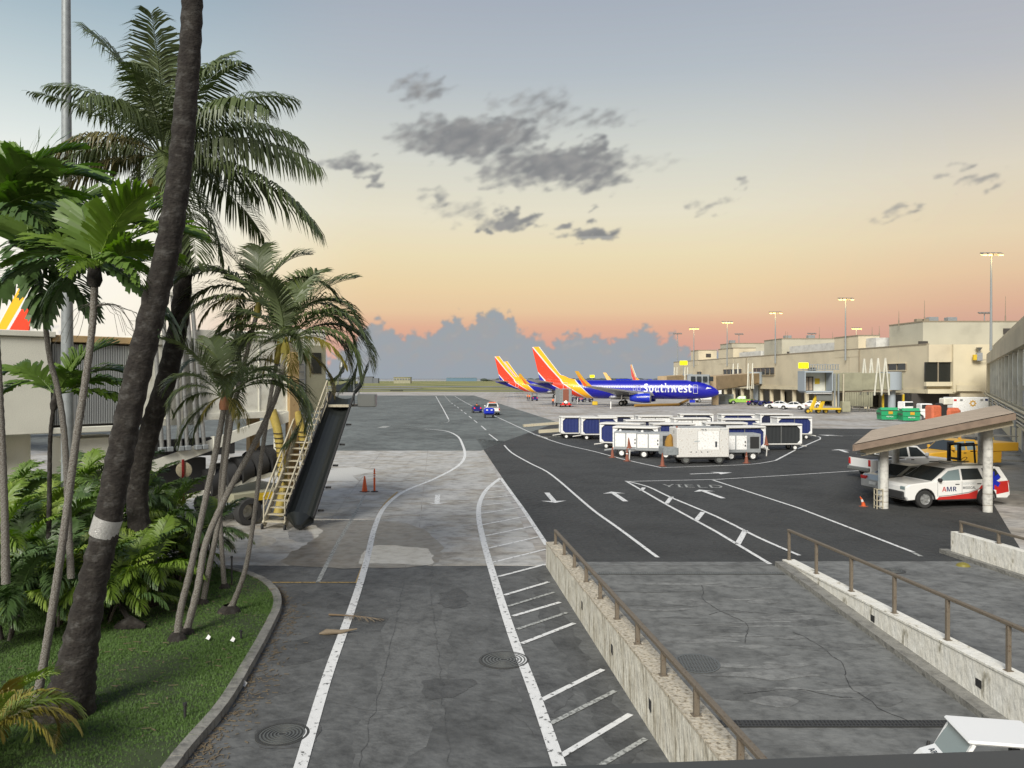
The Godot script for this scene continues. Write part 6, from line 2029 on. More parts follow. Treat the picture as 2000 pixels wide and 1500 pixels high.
	for e in [[7.95, -0.75], [9.9, -0.75], [7.95, 2.4], [9.9, 2.4]]:
		g = Geo.new()
		var at: Vector3 = fr.call(e[0], e[1], 0.52)
		var tf := Transform3D(Basis(d.normalized(), PI / 2), at)
		var w := Geo.new()
		w.lathe([Vector2(0.3, -0.2), Vector2(0.48, -0.2), Vector2(0.52, -0.12), Vector2(0.52, 0.12), Vector2(0.48, 0.2), Vector2(0.3, 0.2)], 28, tf)
		var wh := shape(t, "wheel", w, M.rubber)
		w = Geo.new()
		w.lathe([Vector2(0, -0.16), Vector2(0.1, -0.2), Vector2(0.13, -0.14), Vector2(0.24, -0.1), Vector2(0.33, -0.19), Vector2(0.36, -0.19)], 24, tf)
		shape(wh, "rim", w, M.bridge)
	# yellow air hoses
	var hoses := [["yellow ribbed air hose hanging under the bridge, left of the stairs", 9.35, -0.6, 4.3], ["second yellow ribbed air hose close to the stairs", 10.5, -0.5, 4.2]]
	for e in hoses:
		var p: Vector3 = fr.call(e[1], e[2], 0)
		var h := thing("air_hose", e[0], "hose", p, 0.0, "air hoses under the bridge")
		g = Geo.new()
		g.tube([Vector3(-0.25, e[3], 0), Vector3(-0.05, e[3] - 0.7, 0), Vector3(0.12, 2.6, 0.05), Vector3(0.22, 1.1, 0.05), Vector3(0.05, 0.2, 0.3)], [0.17, 0.17, 0.17, 0.19, 0.19], 14)
		shape(h, "hose", g, M.hose)
		for k in 13:
			g = Geo.new()
			var f := k / 12.0
			g.lathe([Vector2(0.16, -0.012), Vector2(0.192, -0.012), Vector2(0.192, 0.012), Vector2(0.16, 0.012)], 14, Transform3D(Basis.IDENTITY, Vector3(lerpf(0.0, 0.22, f), lerpf(3.4, 1.15, f), 0.05)))
			shape(h, "hoop", g, M.black)
	# stairs down from the cab
	var st := thing("service_stairs", "narrow cream steel stairs leading down from the boarding bridge", "stairs")
	var foot := Vector3(-8.72, 0.16, -29.5)
	var head := Vector3(-8.1, 4.45, -33.6)
	var run := head - foot
	var sx := Vector3(0.98, 0, 0.2).normalized()
	for s in [-0.42, 0.42]:
		g = Geo.new()
		g.bar(foot + sx * s, head + sx * s, 0.07, 0.26)
		shape(st, "stringer", g, M.stairs)
		g = Geo.new()
		g.bar(foot + sx * s + Vector3(0, 1.0, 0), head + sx * s + Vector3(0, 1.0, 0), 0.05)
		shape(st, "handrail", g, M.stairs)
		g = Geo.new()
		g.bar(foot + sx * s + Vector3(0, 0.55, 0), head + sx * s + Vector3(0, 0.55, 0), 0.035)
		shape(st, "mid_rail", g, M.stairs)
		for k in 6:
			g = Geo.new()
			var p = foot + run * (k / 5.0) + sx * s
			g.bar(p, p + Vector3(0, 1.0, 0), 0.045)
			shape(st, "baluster", g, M.stairs)
	for k in 19:
		g = Geo.new()
		g.box(foot + run * ((k + 0.5) / 19.0), Vector3(0.82, 0.045, 0.26), Basis(sx, Vector3.UP, sx.cross(Vector3.UP)))
		shape(st, "tread", g, M.stairs)
	g = Geo.new()
	g.box(head + Vector3(0.35, -0.05, -0.55), Vector3(2.3, 0.1, 1.3), Basis(sx, Vector3.UP, sx.cross(Vector3.UP)))
	shape(st, "landing", g, M.stairs)
	for e in [[1.5, -0.05], [1.5, -1.1], [0.6, -1.1]]:
		g = Geo.new()
		g.bar(head + Vector3(e[0], 0, e[1]), head + Vector3(e[0], 1.1, e[1]), 0.045)
		shape(st, "landing_post", g, M.galv)
	for y in [0.55, 1.1]:
		g = Geo.new()
		g.bar(head + Vector3(1.5, y, -0.05), head + Vector3(1.5, y, -1.1), 0.04)
		g.bar(head + Vector3(1.5, y, -1.1), head + Vector3(0.6, y, -1.1), 0.04)
		shape(st, "landing_rail", g, M.galv)
	for s in [-0.45, 0.45]:
		g = Geo.new()
		g.lathe([Vector2(0.0, -0.03), Vector2(0.1, -0.03), Vector2(0.1, 0.03), Vector2(0.0, 0.03)], 14, Transform3D(Basis(Vector3(0, 0, 1), PI / 2), foot + sx * s + Vector3(0, -0.06, 0.1)))
		shape(st, "caster", g, M.rubber)
	# black baggage chute beside the stairs
	var c := thing("baggage_chute", "long black half-pipe baggage chute sloping down beside the stairs", "chute")
	var lo := Vector3(-7.72, 0.42, -29.35)
	var hi := Vector3(-7.1, 4.9, -33.9)
	var ax := (hi - lo).normalized()
	var side := Vector3(0.98, 0, 0.2).normalized()
	var nrm := side.cross(ax)
	if nrm.y < 0:
		nrm = -nrm
	var outer := []
	var inner := []
	for i in 11:
		var an := PI * i / 10.0
		outer.append(side * -cos(an) * 0.55 - nrm * sin(an) * 0.5 + nrm * 0.12)
		inner.append(side * -cos(an) * 0.5 - nrm * sin(an) * 0.44 + nrm * 0.12)
	g = Geo.new()
	var ends := [lo, hi]
	for i in 10:
		g.quad(lo + outer[i], hi + outer[i], hi + outer[i + 1], lo + outer[i + 1])
		g.quad(lo + inner[i + 1], hi + inner[i + 1], hi + inner[i], lo + inner[i])
		g.quad(lo + outer[i], lo + outer[i + 1], lo + inner[i + 1], lo + inner[i])
		g.quad(hi + outer[i + 1], hi + outer[i], hi + inner[i], hi + inner[i + 1])
	for i in [0, 10]:
		g.face([lo + outer[i], hi + outer[i], hi + inner[i], lo + inner[i]], nrm)
	shape(c, "trough", g, M.chute)
	for s in [-1.0, 1.0]:
		g = Geo.new()
		g.bar(lo + side * 0.56 * s + nrm * 0.13, hi + side * 0.56 * s + nrm * 0.13, 0.07, 0.07)
		shape(c, "edge_rail", g, M.rubber)
	g = Geo.new()
	g.tube([lo - ax * 0.02, lo - ax * 0.35 - nrm * 0.02], [0.5, 0.16], 14)
	shape(c, "lower_bag", g, M.chute)
	g = Geo.new()
	g.slab([Vector2(-0.5, 0), Vector2(0.5, 0), Vector2(0.62, 0.5), Vector2(0.2, 0.42), Vector2(0, 0.55), Vector2(-0.2, 0.42), Vector2(-0.4, 0.4)], facing(side, ax, hi + nrm * 0.1), [-0.02, -0.02, -0.02, -0.02, -0.02, -0.02, -0.02], [0.03, 0.03, 0.03, 0.03, 0.03, 0.03, 0.03])
	shape(c, "top_flap", g, M.chute)
	g = Geo.new()
	g.tube([hi + side * 0.5 + nrm * 0.1, hi + side * 0.75 + Vector3(0, 0.35, 0), hi + side * 1.0 + Vector3(0, 0.95, 0)], [0.12, 0.1, 0.03], 8)
	shape(c, "torn_flap", g, M.chute)
	g = Geo.new()
	g.box(hi + side * 1.05 + Vector3(0, -0.28, -0.1), Vector3(0.75, 0.55, 0.5), Basis.IDENTITY, 0.03)
	shape(c, "motor_box", g, M.gunmetal)
	for k in 6:
		var p := lo.lerp(hi, (k + 0.4) / 6.0)
		g = Geo.new()
		g.box(p + side * 0.66 - nrm * 0.05, Vector3(0.2, 0.07, 0.1))
		shape(c, "bracket", g, M.black)
	g = Geo.new()
	g.bar(Vector3(-7.72, 0.5, -29.3), Vector3(-7.72, 0.16, -29.3), 0.06)
	shape(c, "foot_leg", g, M.black)
	g = Geo.new()
	g.lathe([Vector2(0.0, -0.035), Vector2(0.12, -0.035), Vector2(0.12, 0.035), Vector2(0.0, 0.035)], 14, Transform3D(Basis(Vector3(0, 0, 1), PI / 2), Vector3(-7.72, 0.12, -29.3)))
	shape(c, "caster", g, M.rubber)
	# oval mirror on a thread at the corner of the cab
	g = Geo.new()
	g.lathe([Vector2(0, -0.28), Vector2(0.09, -0.2), Vector2(0.12, 0), Vector2(0.09, 0.2), Vector2(0, 0.28)], 14)
	var mr := thing("mirror", "small oval mirror hanging at the right end of the boarding bridge", "mirror", Vector3(-6.88, 6, -32.6))
	shape(mr, "disc", g, M.steel)
	g = Geo.new()
	g.bar(Vector3(0, 0.2, 0), Vector3(-0.6, 0.7, -0.3), 0.03)
	shape(mr, "arm", g, M.galv)
	# tall lamp pole, round disc on a post, red posts
	t = thing("lamp_pole", "tall grey steel lamp pole rising out of the frame at the left", "pole", Vector3(-11.71, 1.2, -21.2) * Vector3(1, 0, 1))
	g = Geo.new()
	g.tube([Vector3.ZERO, Vector3(0, 8, 0), Vector3(0, 17.5, 0)], [0.165, 0.14, 0.1], 18)
	shape(t, "shaft", g, M.galv)
	g = Geo.new()
	g.lathe([Vector2(0.28, 0), Vector2(0.28, 0.12), Vector2(0.17, 0.2)], 16)
	shape(t, "base_plate", g, M.galv)
	t = thing("disc_post", "pale round disc on a thin rusty post among the palms", "sign", Vector3(-9.24, 0.2, -22.6) * Vector3(1, 0, 1))
	g = Geo.new()
	g.tube([Vector3.ZERO, Vector3(0, 3.25, 0)], 0.04, 8)
	shape(t, "post", g, M.red_paint)
	g = Geo.new()
	g.lathe([Vector2(0, -0.015), Vector2(0.225, -0.015), Vector2(0.225, 0.015), Vector2(0, 0.015)], 28, Transform3D(Basis(Vector3.RIGHT, PI / 2), Vector3(0, 2.95, -0.06)))
	shape(t, "disc", g, M.cream_light)
	var reds := [["thick red bollard at the edge of the lawn under the round disc", 356, 1116, 0.95, 0.105], ["slim red bollard behind the pale palm stems", 391, 1112, 0.86, 0.06]]
	for e in reds:
		var q := spot(e[1], e[2])
		t = thing("bollard", e[0], "bollard", Vector3(q.x, 0, q.y), 0.0, "red bollards at the lawn edge")
		g = Geo.new()
		g.lathe([Vector2(e[4], 0), Vector2(e[4], e[3]), Vector2(e[4] * 0.7, e[3] + 0.04), Vector2(0, e[3] + 0.06)], 14)
		shape(t, "post", g, M.red_paint)

# ---------------------------------------------------------------- airliners
func livery() -> StandardMaterial3D:   # the paint scheme seen from the side; x from the tail tip, y from the ground, metres
	var im := Image.create(1280, 448, false, Image.FORMAT_RGB8)
	var blue := Color(0.03, 0.05, 0.6)
	var red := Color(0.9, 0.22, 0.08)
	var gold := Color(0.98, 0.7, 0.08)
	var white := Color(0.82, 0.84, 0.86)
	var w0 := [Vector2(-2, 10.5), Vector2(1.2, 7.4), Vector2(3.2, 5.2), Vector2(11.6, 1.0), Vector2(12, 0)]      # blue below, red above
	var w1 := [Vector2(-1, 14.2), Vector2(0.3, 12.6), Vector2(4.1, 8.1), Vector2(7.4, 4.6), Vector2(12.6, 1.35), Vector2(14, 0)]   # red to gold
	var w2 := [Vector2(0.5, 14.2), Vector2(1.8, 12.6), Vector2(6.6, 6.5), Vector2(9.6, 5.6), Vector2(14.3, 1.1), Vector2(15.5, 0)]   # gold to blue
	var at := func(l: Array, y: float) -> float:
		for i in l.size() - 1:
			if y >= l[i + 1].y:
				return lerpf(l[i + 1].x, l[i].x, (y - l[i + 1].y) / (l[i].y - l[i + 1].y))
		return l[-1].x
	for py in 448:
		var y := (447.5 - py) / 32.0
		var a: float = at.call(w0, y)
		var b: float = at.call(w1, y)
		var d: float = at.call(w2, y)
		for px in 1280:
			var x := (px + 0.5) / 32.0
			var c := blue
			if x > a and x < b:
				c = red
			elif x >= b and x < d:
				c = gold
			if absf(x - a) < 0.16 or absf(x - b) < 0.17 or absf(x - d) < 0.12:
				c = white
			im.set_pixel(px, py, c)
	var m := StandardMaterial3D.new()
	m.albedo_texture = ImageTexture.create_from_image(im)
	m.uv1_scale = Vector3(1.0 / 40.0, -1.0 / 14.0, 1)
	m.uv1_offset = Vector3(0, 1, 0)
	m.roughness = 0.25
	m.clearcoat_enabled = true
	m.clearcoat = 0.5
	return m

func make_airliner(called: String, label: String) -> Node3D:   # nose along +x, tail tip at x = 0
	var t := thing(called, label, "airplane", Vector3.ZERO, 0.0, "blue airliners at the gates")
	var skin := livery()
	# fuselage: [x, centre height, half height, half width]
	var st := [[0.6, 4.75, 0.1, 0.1], [1.4, 4.7, 0.32, 0.28], [3.0, 4.55, 0.72, 0.65], [5.0, 4.3, 1.12, 1.05], [7.5, 3.95, 1.5, 1.45], [10.0, 3.6, 1.78, 1.75], [12.5, 3.42, 1.93, 1.88], [15.0, 3.4, 1.97, 1.88], [22.0, 3.4, 1.97, 1.88], [30.0, 3.4, 1.97, 1.88], [33.5, 3.4, 1.95, 1.87], [35.5, 3.32, 1.8, 1.72], [37.0, 3.16, 1.5, 1.45], [38.2, 2.98, 1.1, 1.1], [39.0, 2.85, 0.7, 0.72], [39.4, 2.8, 0.35, 0.36], [39.5, 2.79, 0.06, 0.06]]
	var rings := []
	for e in st:
		var ring := []
		for k in 28:
			var a := TAU * k / 28
			ring.append(Vector3(e[0], e[1] + sin(a) * e[2], cos(a) * e[3]))
		rings.append(ring)
	var g := Geo.new()
	g.mapped = true
	g.loft(rings)
	var body := shape(t, "fuselage", g, skin)
	# fin
	g = Geo.new()
	g.mapped = true
	var finp := [Vector2(2.1, 5.0), Vector2(0.25, 12.5), Vector2(1.9, 12.55), Vector2(6.4, 6.75), Vector2(8.4, 5.75), Vector2(11.5, 5.1), Vector2(6.0, 4.9)]
	g.slab(finp, Transform3D.IDENTITY, [-0.06, -0.04, -0.08, -0.16, -0.14, -0.05, -0.22], [0.06, 0.04, 0.08, 0.16, 0.14, 0.05, 0.22])
	shape(t, "tail_fin", g, skin)
	# tailplanes
	for s in [-1.0, 1.0]:
		g = Geo.new()
		var p := [Vector2(1.6, 0.5), Vector2(5.4, 0.5), Vector2(2.6, 7.0), Vector2(1.0, 7.0)]
		g.slab(p, Transform3D(Basis(Vector3.RIGHT, Vector3(0, 0.1 , s), Vector3.UP), Vector3(0, 4.7, 0)), [-0.1, -0.14, -0.04, -0.04], [0.1, 0.14, 0.04, 0.04])
		shape(t, "tailplane", g, M.silver)
	# wings with their upturned tips
	for s in [-1.0, 1.0]:
		g = Geo.new()
		var p := [Vector2(18.8, 1.2), Vector2(26.8, 1.2), Vector2(22.8, 6.0), Vector2(16.2, 16.6), Vector2(14.7, 16.6), Vector2(17.8, 6.0)]
		g.slab(p, Transform3D(Basis(Vector3.RIGHT, Vector3(0, 0.115, s), Vector3.UP), Vector3(0, 2.3, 0)), [-0.35, -0.35, -0.2, -0.05, -0.05, -0.18], [0.3, 0.3, 0.2, 0.05, 0.05, 0.18])
		shape(t, "wing", g, M.silver)
		g = Geo.new()
		g.mapped = false
		g.slab([Vector2(14.6, 0), Vector2(16.3, 0), Vector2(14.8, 1.4), Vector2(13.7, 2.9), Vector2(13.0, 2.9)], Transform3D(Basis(Vector3.RIGHT, Vector3(0, 1, 0.18 * s), Vector3(0, 0, 1)), Vector3(0, 4.18, 16.6 * s)), [-0.05, -0.05, -0.04, -0.03, -0.03], [0.05, 0.05, 0.04, 0.03, 0.03])
		var wl := shape(t, "winglet", g, M.ochre)
		g = Geo.new()
		g.slab([Vector2(14.7, 0.1), Vector2(15.4, 0.1), Vector2(14.0, 1.6), Vector2(13.4, 2.3)], Transform3D(Basis(Vector3.RIGHT, Vector3(0, 1, 0.18 * s), Vector3(0, 0, 1)), Vector3(0, 4.18, 16.6 * s + 0.055 * s)), [-0.01, -0.01, -0.01, -0.01], [0.01, 0.01, 0.01, 0.01])
		shape(wl, "winglet_stripe", g, M.orange_red)
		# engine
		var er := []
		for e in [[22.0, 0.62], [23.0, 0.84], [24.4, 1.03], [25.6, 1.05], [26.1, 0.98]]:
			var ring := []
			for k in 24:
				var a := TAU * k / 24
				ring.append(Vector3(e[0], 1.72 + sin(a) * e[1] * 0.97, 4.85 * s + cos(a) * e[1]))
			er.append(ring)
		g = Geo.new()
		g.loft(er)
		var en := shape(t, "engine", g, M.blue)
		g = Geo.new()
		g.lathe([Vector2(0.98, 0.0), Vector2(1.0, 0.1), Vector2(0.9, 0.14), Vector2(0.82, 0.0)], 24, Transform3D(Basis(Vector3(0, 0, 1), -PI / 2), Vector3(26.1, 1.72, 4.85 * s)))
		shape(en, "intake_lip", g, M.steel)
		g = Geo.new()
		g.lathe([Vector2(0.0, 0.03), Vector2(0.82, 0.03)], 24, Transform3D(Basis(Vector3(0, 0, 1), -PI / 2), Vector3(26.1, 1.72, 4.85 * s)))
		shape(en, "fan", g, M.black)
		g = Geo.new()
		g.tube([Vector3(22.1, 1.75, 4.85 * s), Vector3(21.0, 1.85, 4.85 * s)], [0.45, 0.25], 16)
		shape(en, "exhaust", g, M.steel)
		g = Geo.new()
		g.bar(Vector3(21.8, 2.65, 4.85 * s), Vector3(24.8, 2.7, 4.85 * s), 0.3, 0.5)
		shape(en, "pylon", g, M.silver)
		lettering(en, "engine_name", "Southwest.com", 2.0, 0.3, M.logo_white, Transform3D(Basis(Vector3(s, 0, 0), Vector3.UP, Vector3(0, 0, s)), Vector3(24.5, 1.95, (4.85 + 1.06) * s)))
		# main gear
		for x in [17.3, 18.3]:
			g = Geo.new()
			g.lathe([Vector2(0.22, -0.2), Vector2(0.52, -0.2), Vector2(0.56, 0), Vector2(0.52, 0.2), Vector2(0.22, 0.2)], 20, Transform3D(Basis(Vector3.RIGHT, PI / 2), Vector3(20.0, 0.56, (2.85 + (x - 17.8) * 0.85) * s)))
			var tw := shape(t, "main_wheel", g, M.rubber)
			g = Geo.new()
			g.lathe([Vector2(0, -0.215), Vector2(0.24, -0.215), Vector2(0.24, 0.215), Vector2(0, 0.215)], 16, Transform3D(Basis(Vector3.RIGHT, PI / 2), Vector3(20.0, 0.56, (2.85 + (x - 17.8) * 0.85) * s)))
			shape(tw, "hub", g, M.silver)
		g = Geo.new()
		g.bar(Vector3(20.0, 0.56, 2.85 * s), Vector3(20.1, 2.2, 2.7 * s), 0.22)
		shape(t, "gear_leg", g, M.silver)
		# cabin windows: too small to take one by one
		g = Geo.new()
		for k in 47:
			var x := 9.8 + k * 0.508
			if k > 25 and k < 28:
				continue
			var z := 1.885 if x > 12.5 else lerpf(1.72, 1.885, (x - 9.8) / 2.7)
			g.box(Vector3(x, 3.95, z * 0.965 * s), Vector3(0.25, 0.34, 0.06))
		stuff(shape(body, "cabin_windows", g, M.logo_white))
		# door outlines, cockpit panes, the company name
		for x in [34.9, 23.5, 22.6, 7.9]:
			g = Geo.new()
			var hw := 0.28 if x < 30.0 and x > 20.0 else 0.42
			var cy := 3.75 if hw < 0.3 else 3.5
			var hh := 0.5 if hw < 0.3 else 0.85
			var z = 1.86 * s if x > 10.0 else 1.5 * s
			if x > 34.0:
				z = 1.77 * s
			for e in [[-hw, 0.0, 0.05, hh * 2], [hw, 0.0, 0.05, hh * 2], [0.0, hh, hw * 2, 0.05], [0.0, -hh, hw * 2, 0.05]]:
				g.box(Vector3(x + e[0], cy + e[1] + (0.45 if x < 10.0 else 0.0), z), Vector3(e[2], e[3], 0.12))
			shape(body, "door", g, M.logo_white)
		g = Geo.new()
		g.slab([Vector2(37.15, 3.95), Vector2(38.0, 3.7), Vector2(37.95, 3.35), Vector2(36.9, 3.4)], Transform3D(Basis(Vector3(1, 0, -0.42 * s), Vector3.UP, Vector3(0, 0, 1)), Vector3(0, 0, (1.4 + 0.42 * 36.9) * s)), [-0.05, -0.05, -0.05, -0.05], [0.05, 0.05, 0.05, 0.05])
		shape(body, "cockpit_window", g, M.logo_white)
		var nm := lettering(body, "company_name", "Southwest", 9.6, 1.9, M.logo_white, Transform3D(Basis(Vector3(s, 0, 0), Vector3.UP, Vector3(0, 0, s)), Vector3(29.3, 3.75, 0)))
		# wrap the flat letters round the fuselage
		var arr := nm.mesh.surface_get_arrays(0)
		var vv: PackedVector3Array = arr[Mesh.ARRAY_VERTEX]
		var nn: PackedVector3Array = arr[Mesh.ARRAY_NORMAL]
		for i in vv.size():
			var dy := (vv[i].y - 3.4) / 1.97
			vv[i].z = s * (1.88 * sqrt(maxf(0.0, 1.0 - dy * dy)) + 0.03)
			nn[i] = Vector3(0, dy, s).normalized()
		arr[Mesh.ARRAY_VERTEX] = vv
		arr[Mesh.ARRAY_NORMAL] = nn
		var am := ArrayMesh.new()
		am.add_surface_from_arrays(Mesh.PRIMITIVE_TRIANGLES, arr)
		nm.mesh = am
	g = Geo.new()
	g.box(Vector3(21.2, 1.75, 0), Vector3(8.0, 0.9, 3.4), Basis.IDENTITY, 0.4)
	shape(t, "belly_fairing", g, M.silver)
	for z in [-0.22, 0.22]:
		g = Geo.new()
		g.lathe([Vector2(0.15, -0.1), Vector2(0.33, -0.1), Vector2(0.33, 0.1), Vector2(0.15, 0.1)], 16, Transform3D(Basis(Vector3.RIGHT, PI / 2), Vector3(33.4, 0.34, z)))
		shape(t, "nose_wheel", g, M.rubber)
	g = Geo.new()
	g.bar(Vector3(33.4, 0.34, 0), Vector3(33.6, 1.7, 0), 0.16)
	shape(t, "nose_gear_leg", g, M.silver)
	g = Geo.new()
	g.box(Vector3(34.2, 1.05, 0.35), Vector3(1.1, 0.6, 0.04))
	shape(t, "gear_door", g, M.blue)
	g = Geo.new()
	g.box(Vector3(20, 5.42, 0), Vector3(3.2, 0.35, 0.6), Basis.IDENTITY, 0.16)
	shape(t, "antenna_fairing", g, M.blue)
	return t

func aircraft() -> void:
	# placed by the foot of the tail fin and the heading of the nose
	var a := make_airliner("airliner", "nearest blue airliner, parked side-on with red and gold tail and white company name")
	a.position = Vector3(4.1, 0, -174.5)
	a.rotation_degrees.y = -15.5
	copy(a, "second airliner, its red and gold tail left of the nearest one's tail", Vector3(-5.6, 0, -247.0), -17.0)
	copy(a, "third airliner, only the pale gold edge of its tail showing behind the second tail", Vector3(-3.4, 0, -318.0), -22.0)
	copy(a, "far airliner whose orange tail tip pokes up behind the loading bridges", Vector3(56.5, 0, -385.0), -72.0)
	copy(a, "airliner behind the cream boarding bridge, only its striped tail fin showing at the left edge", Vector3(-34.0, 0, -58.0), 158.0)

# ---------------------------------------------------------------- wheels, vehicles, people
func wheel_on(t: Node3D, at: Vector3, r: float, w: float, rim: Material, axis_yaw := 0.0) -> void:   # axle along the thing's z
	var key := "wheel %.2f %.2f" % [r, w]
	if not cache.has(key):
		var tf := Transform3D(Basis(Vector3.RIGHT, PI / 2), Vector3.ZERO)
		var g := Geo.new()
		g.lathe([Vector2(r * 0.6, -w * 0.5), Vector2(r * 0.92, -w * 0.5), Vector2(r, -w * 0.3), Vector2(r, w * 0.3), Vector2(r * 0.92, w * 0.5), Vector2(r * 0.6, w * 0.5)], 24, tf)
		var q := Geo.new()
		q.lathe([Vector2(0, -w * 0.42), Vector2(r * 0.2, -w * 0.46), Vector2(r * 0.26, -w * 0.3), Vector2(r * 0.5, -w * 0.3), Vector2(r * 0.6, -w * 0.49), Vector2(r * 0.64, -w * 0.49)], 20, tf)
		q.lathe([Vector2(r * 0.64, w * 0.49), Vector2(r * 0.6, w * 0.49), Vector2(r * 0.5, w * 0.3), Vector2(r * 0.26, w * 0.3), Vector2(r * 0.2, w * 0.46), Vector2(0, w * 0.42)], 20, tf)
		for k in 5:
			var a := TAU * k / 5.0
			for s in [-1.0, 1.0]:
				q.bar(Vector3(cos(a) * r * 0.2, sin(a) * r * 0.2, s * w * 0.42), Vector3(cos(a) * r * 0.6, sin(a) * r * 0.6, s * w * 0.46), r * 0.2, w * 0.06, 0.0, Vector3(0, 0, 1))
		cache[key] = [g.mesh(), q.mesh()]
	var wh := shape(t, "wheel", cache[key][0], M.rubber, at)
	wh.rotation.y = axis_yaw
	shape(wh, "rim", cache[key][1], rim)

func underside(x0: float, x1: float, y: float, wheels: Array, r: float) -> Array:   # bottom edge from back to front with wheel arches
	var p := [Vector2(x0, y)]
	for wx in wheels:
		for k in 9:
			var a := PI - PI * k / 8.0
			p.append(Vector2(wx + cos(a) * r, maxf(y, 0.36 + sin(a) * r)))
	p.append(Vector2(x1, y))
	return p

func side_panel(t: Node3D, called: String, poly: Array, z: Callable, mat: Material, thick := 0.012) -> void:   # the same pane on both flanks
	for s in [-1.0, 1.0]:
		var g := Geo.new()
		var a := []
		var b := []
		for p in poly:
			var zz: float = z.call(p.y)
			a.append(s * zz - thick * 0.5 + s * thick * 0.4)
			b.append(s * zz + thick * 0.5 + s * thick * 0.4)
		g.slab(poly, Transform3D.IDENTITY, a, b)
		shape(t, called, g, mat)

func cross_panel(t: Node3D, called: String, p0: Vector2, p1: Vector2, z0: float, z1: float, mat: Material, out: Vector2) -> void:   # windscreen and rear window
	var g := Geo.new()
	var o := Vector3(out.x, out.y, 0) * 0.012
	g.face([Vector3(p0.x, p0.y, -z0) + o, Vector3(p0.x, p0.y, z0) + o, Vector3(p1.x, p1.y, z1) + o, Vector3(p1.x, p1.y, -z1) + o], Vector3(out.x, out.y, 0))
	shape(t, called, g, mat)

func greenhouse(t: Node3D, poly: Array, belt: float, half: float, taper: float, mat: Material) -> Callable:   # upper body narrowing towards the roof
	var g := Geo.new()
	var zf := func(y: float) -> float: return half - maxf(0.0, y - belt) * taper
	var a := []
	var b := []
	for p in poly:
		a.append(-zf.call(p.y))
		b.append(zf.call(p.y))
	g.slab(poly, Transform3D.IDENTITY, a, b)
	shape(t, "cabin", g, mat)
	return zf

func make_sedan(label: String, paint: Material, group := "", at := Vector3.ZERO, turn := 0.0) -> Node3D:   # front along +x
	var t := thing("sedan", label, "car", at, turn, group)
	var g := Geo.new()
	g.shell(underside(-2.3, 2.3, 0.26, [-1.4, 1.42], 0.39) + [Vector2(2.42, 0.45), Vector2(2.38, 0.68), Vector2(1.9, 0.84), Vector2(0.95, 0.95), Vector2(-1.5, 1.0), Vector2(-2.25, 0.98), Vector2(-2.4, 0.75), Vector2(-2.4, 0.4)], Transform3D.IDENTITY, 0.91, 0.05, 0.09)
	shape(t, "body", g, paint)
	var zf := greenhouse(t, [Vector2(1.0, 0.93), Vector2(0.2, 1.4), Vector2(-0.3, 1.46), Vector2(-0.9, 1.43), Vector2(-1.75, 0.98)], 0.93, 0.83, 0.38, paint)
	side_panel(t, "side_window", [Vector2(0.78, 0.98), Vector2(0.16, 1.34), Vector2(-0.3, 1.39), Vector2(-0.3, 0.99)], zf, M.car_glass)
	side_panel(t, "side_window", [Vector2(-0.38, 0.99), Vector2(-0.38, 1.39), Vector2(-0.85, 1.36), Vector2(-1.45, 1.02)], zf, M.car_glass)
	cross_panel(t, "windscreen", Vector2(0.97, 0.96), Vector2(0.22, 1.39), 0.76, 0.62, M.car_glass, Vector2(0.5, 0.86))
	cross_panel(t, "rear_window", Vector2(-1.7, 1.0), Vector2(-0.93, 1.41), 0.76, 0.62, M.car_glass, Vector2(-0.47, 0.88))
	for s in [-1.0, 1.0]:
		g = Geo.new()
		g.box(Vector3(-2.37, 0.82, 0.66 * s), Vector3(0.12, 0.16, 0.4), Basis.IDENTITY, 0.02)
		shape(t, "tail_light", g, M.lens_red)
		g = Geo.new()
		g.box(Vector3(2.33, 0.66, 0.66 * s), Vector3(0.14, 0.13, 0.38), Basis.IDENTITY, 0.02)
		shape(t, "headlight", g, M.car_glass_pale)
		for x in [-1.4, 1.42]:
			wheel_on(t, Vector3(x, 0.33, 0.8 * s), 0.33, 0.22, M.silver)
	g = Geo.new()
	g.box(Vector3(-2.4, 0.6, 0), Vector3(0.04, 0.14, 0.5))
	shape(t, "number_plate", g, M.paper)
	return t

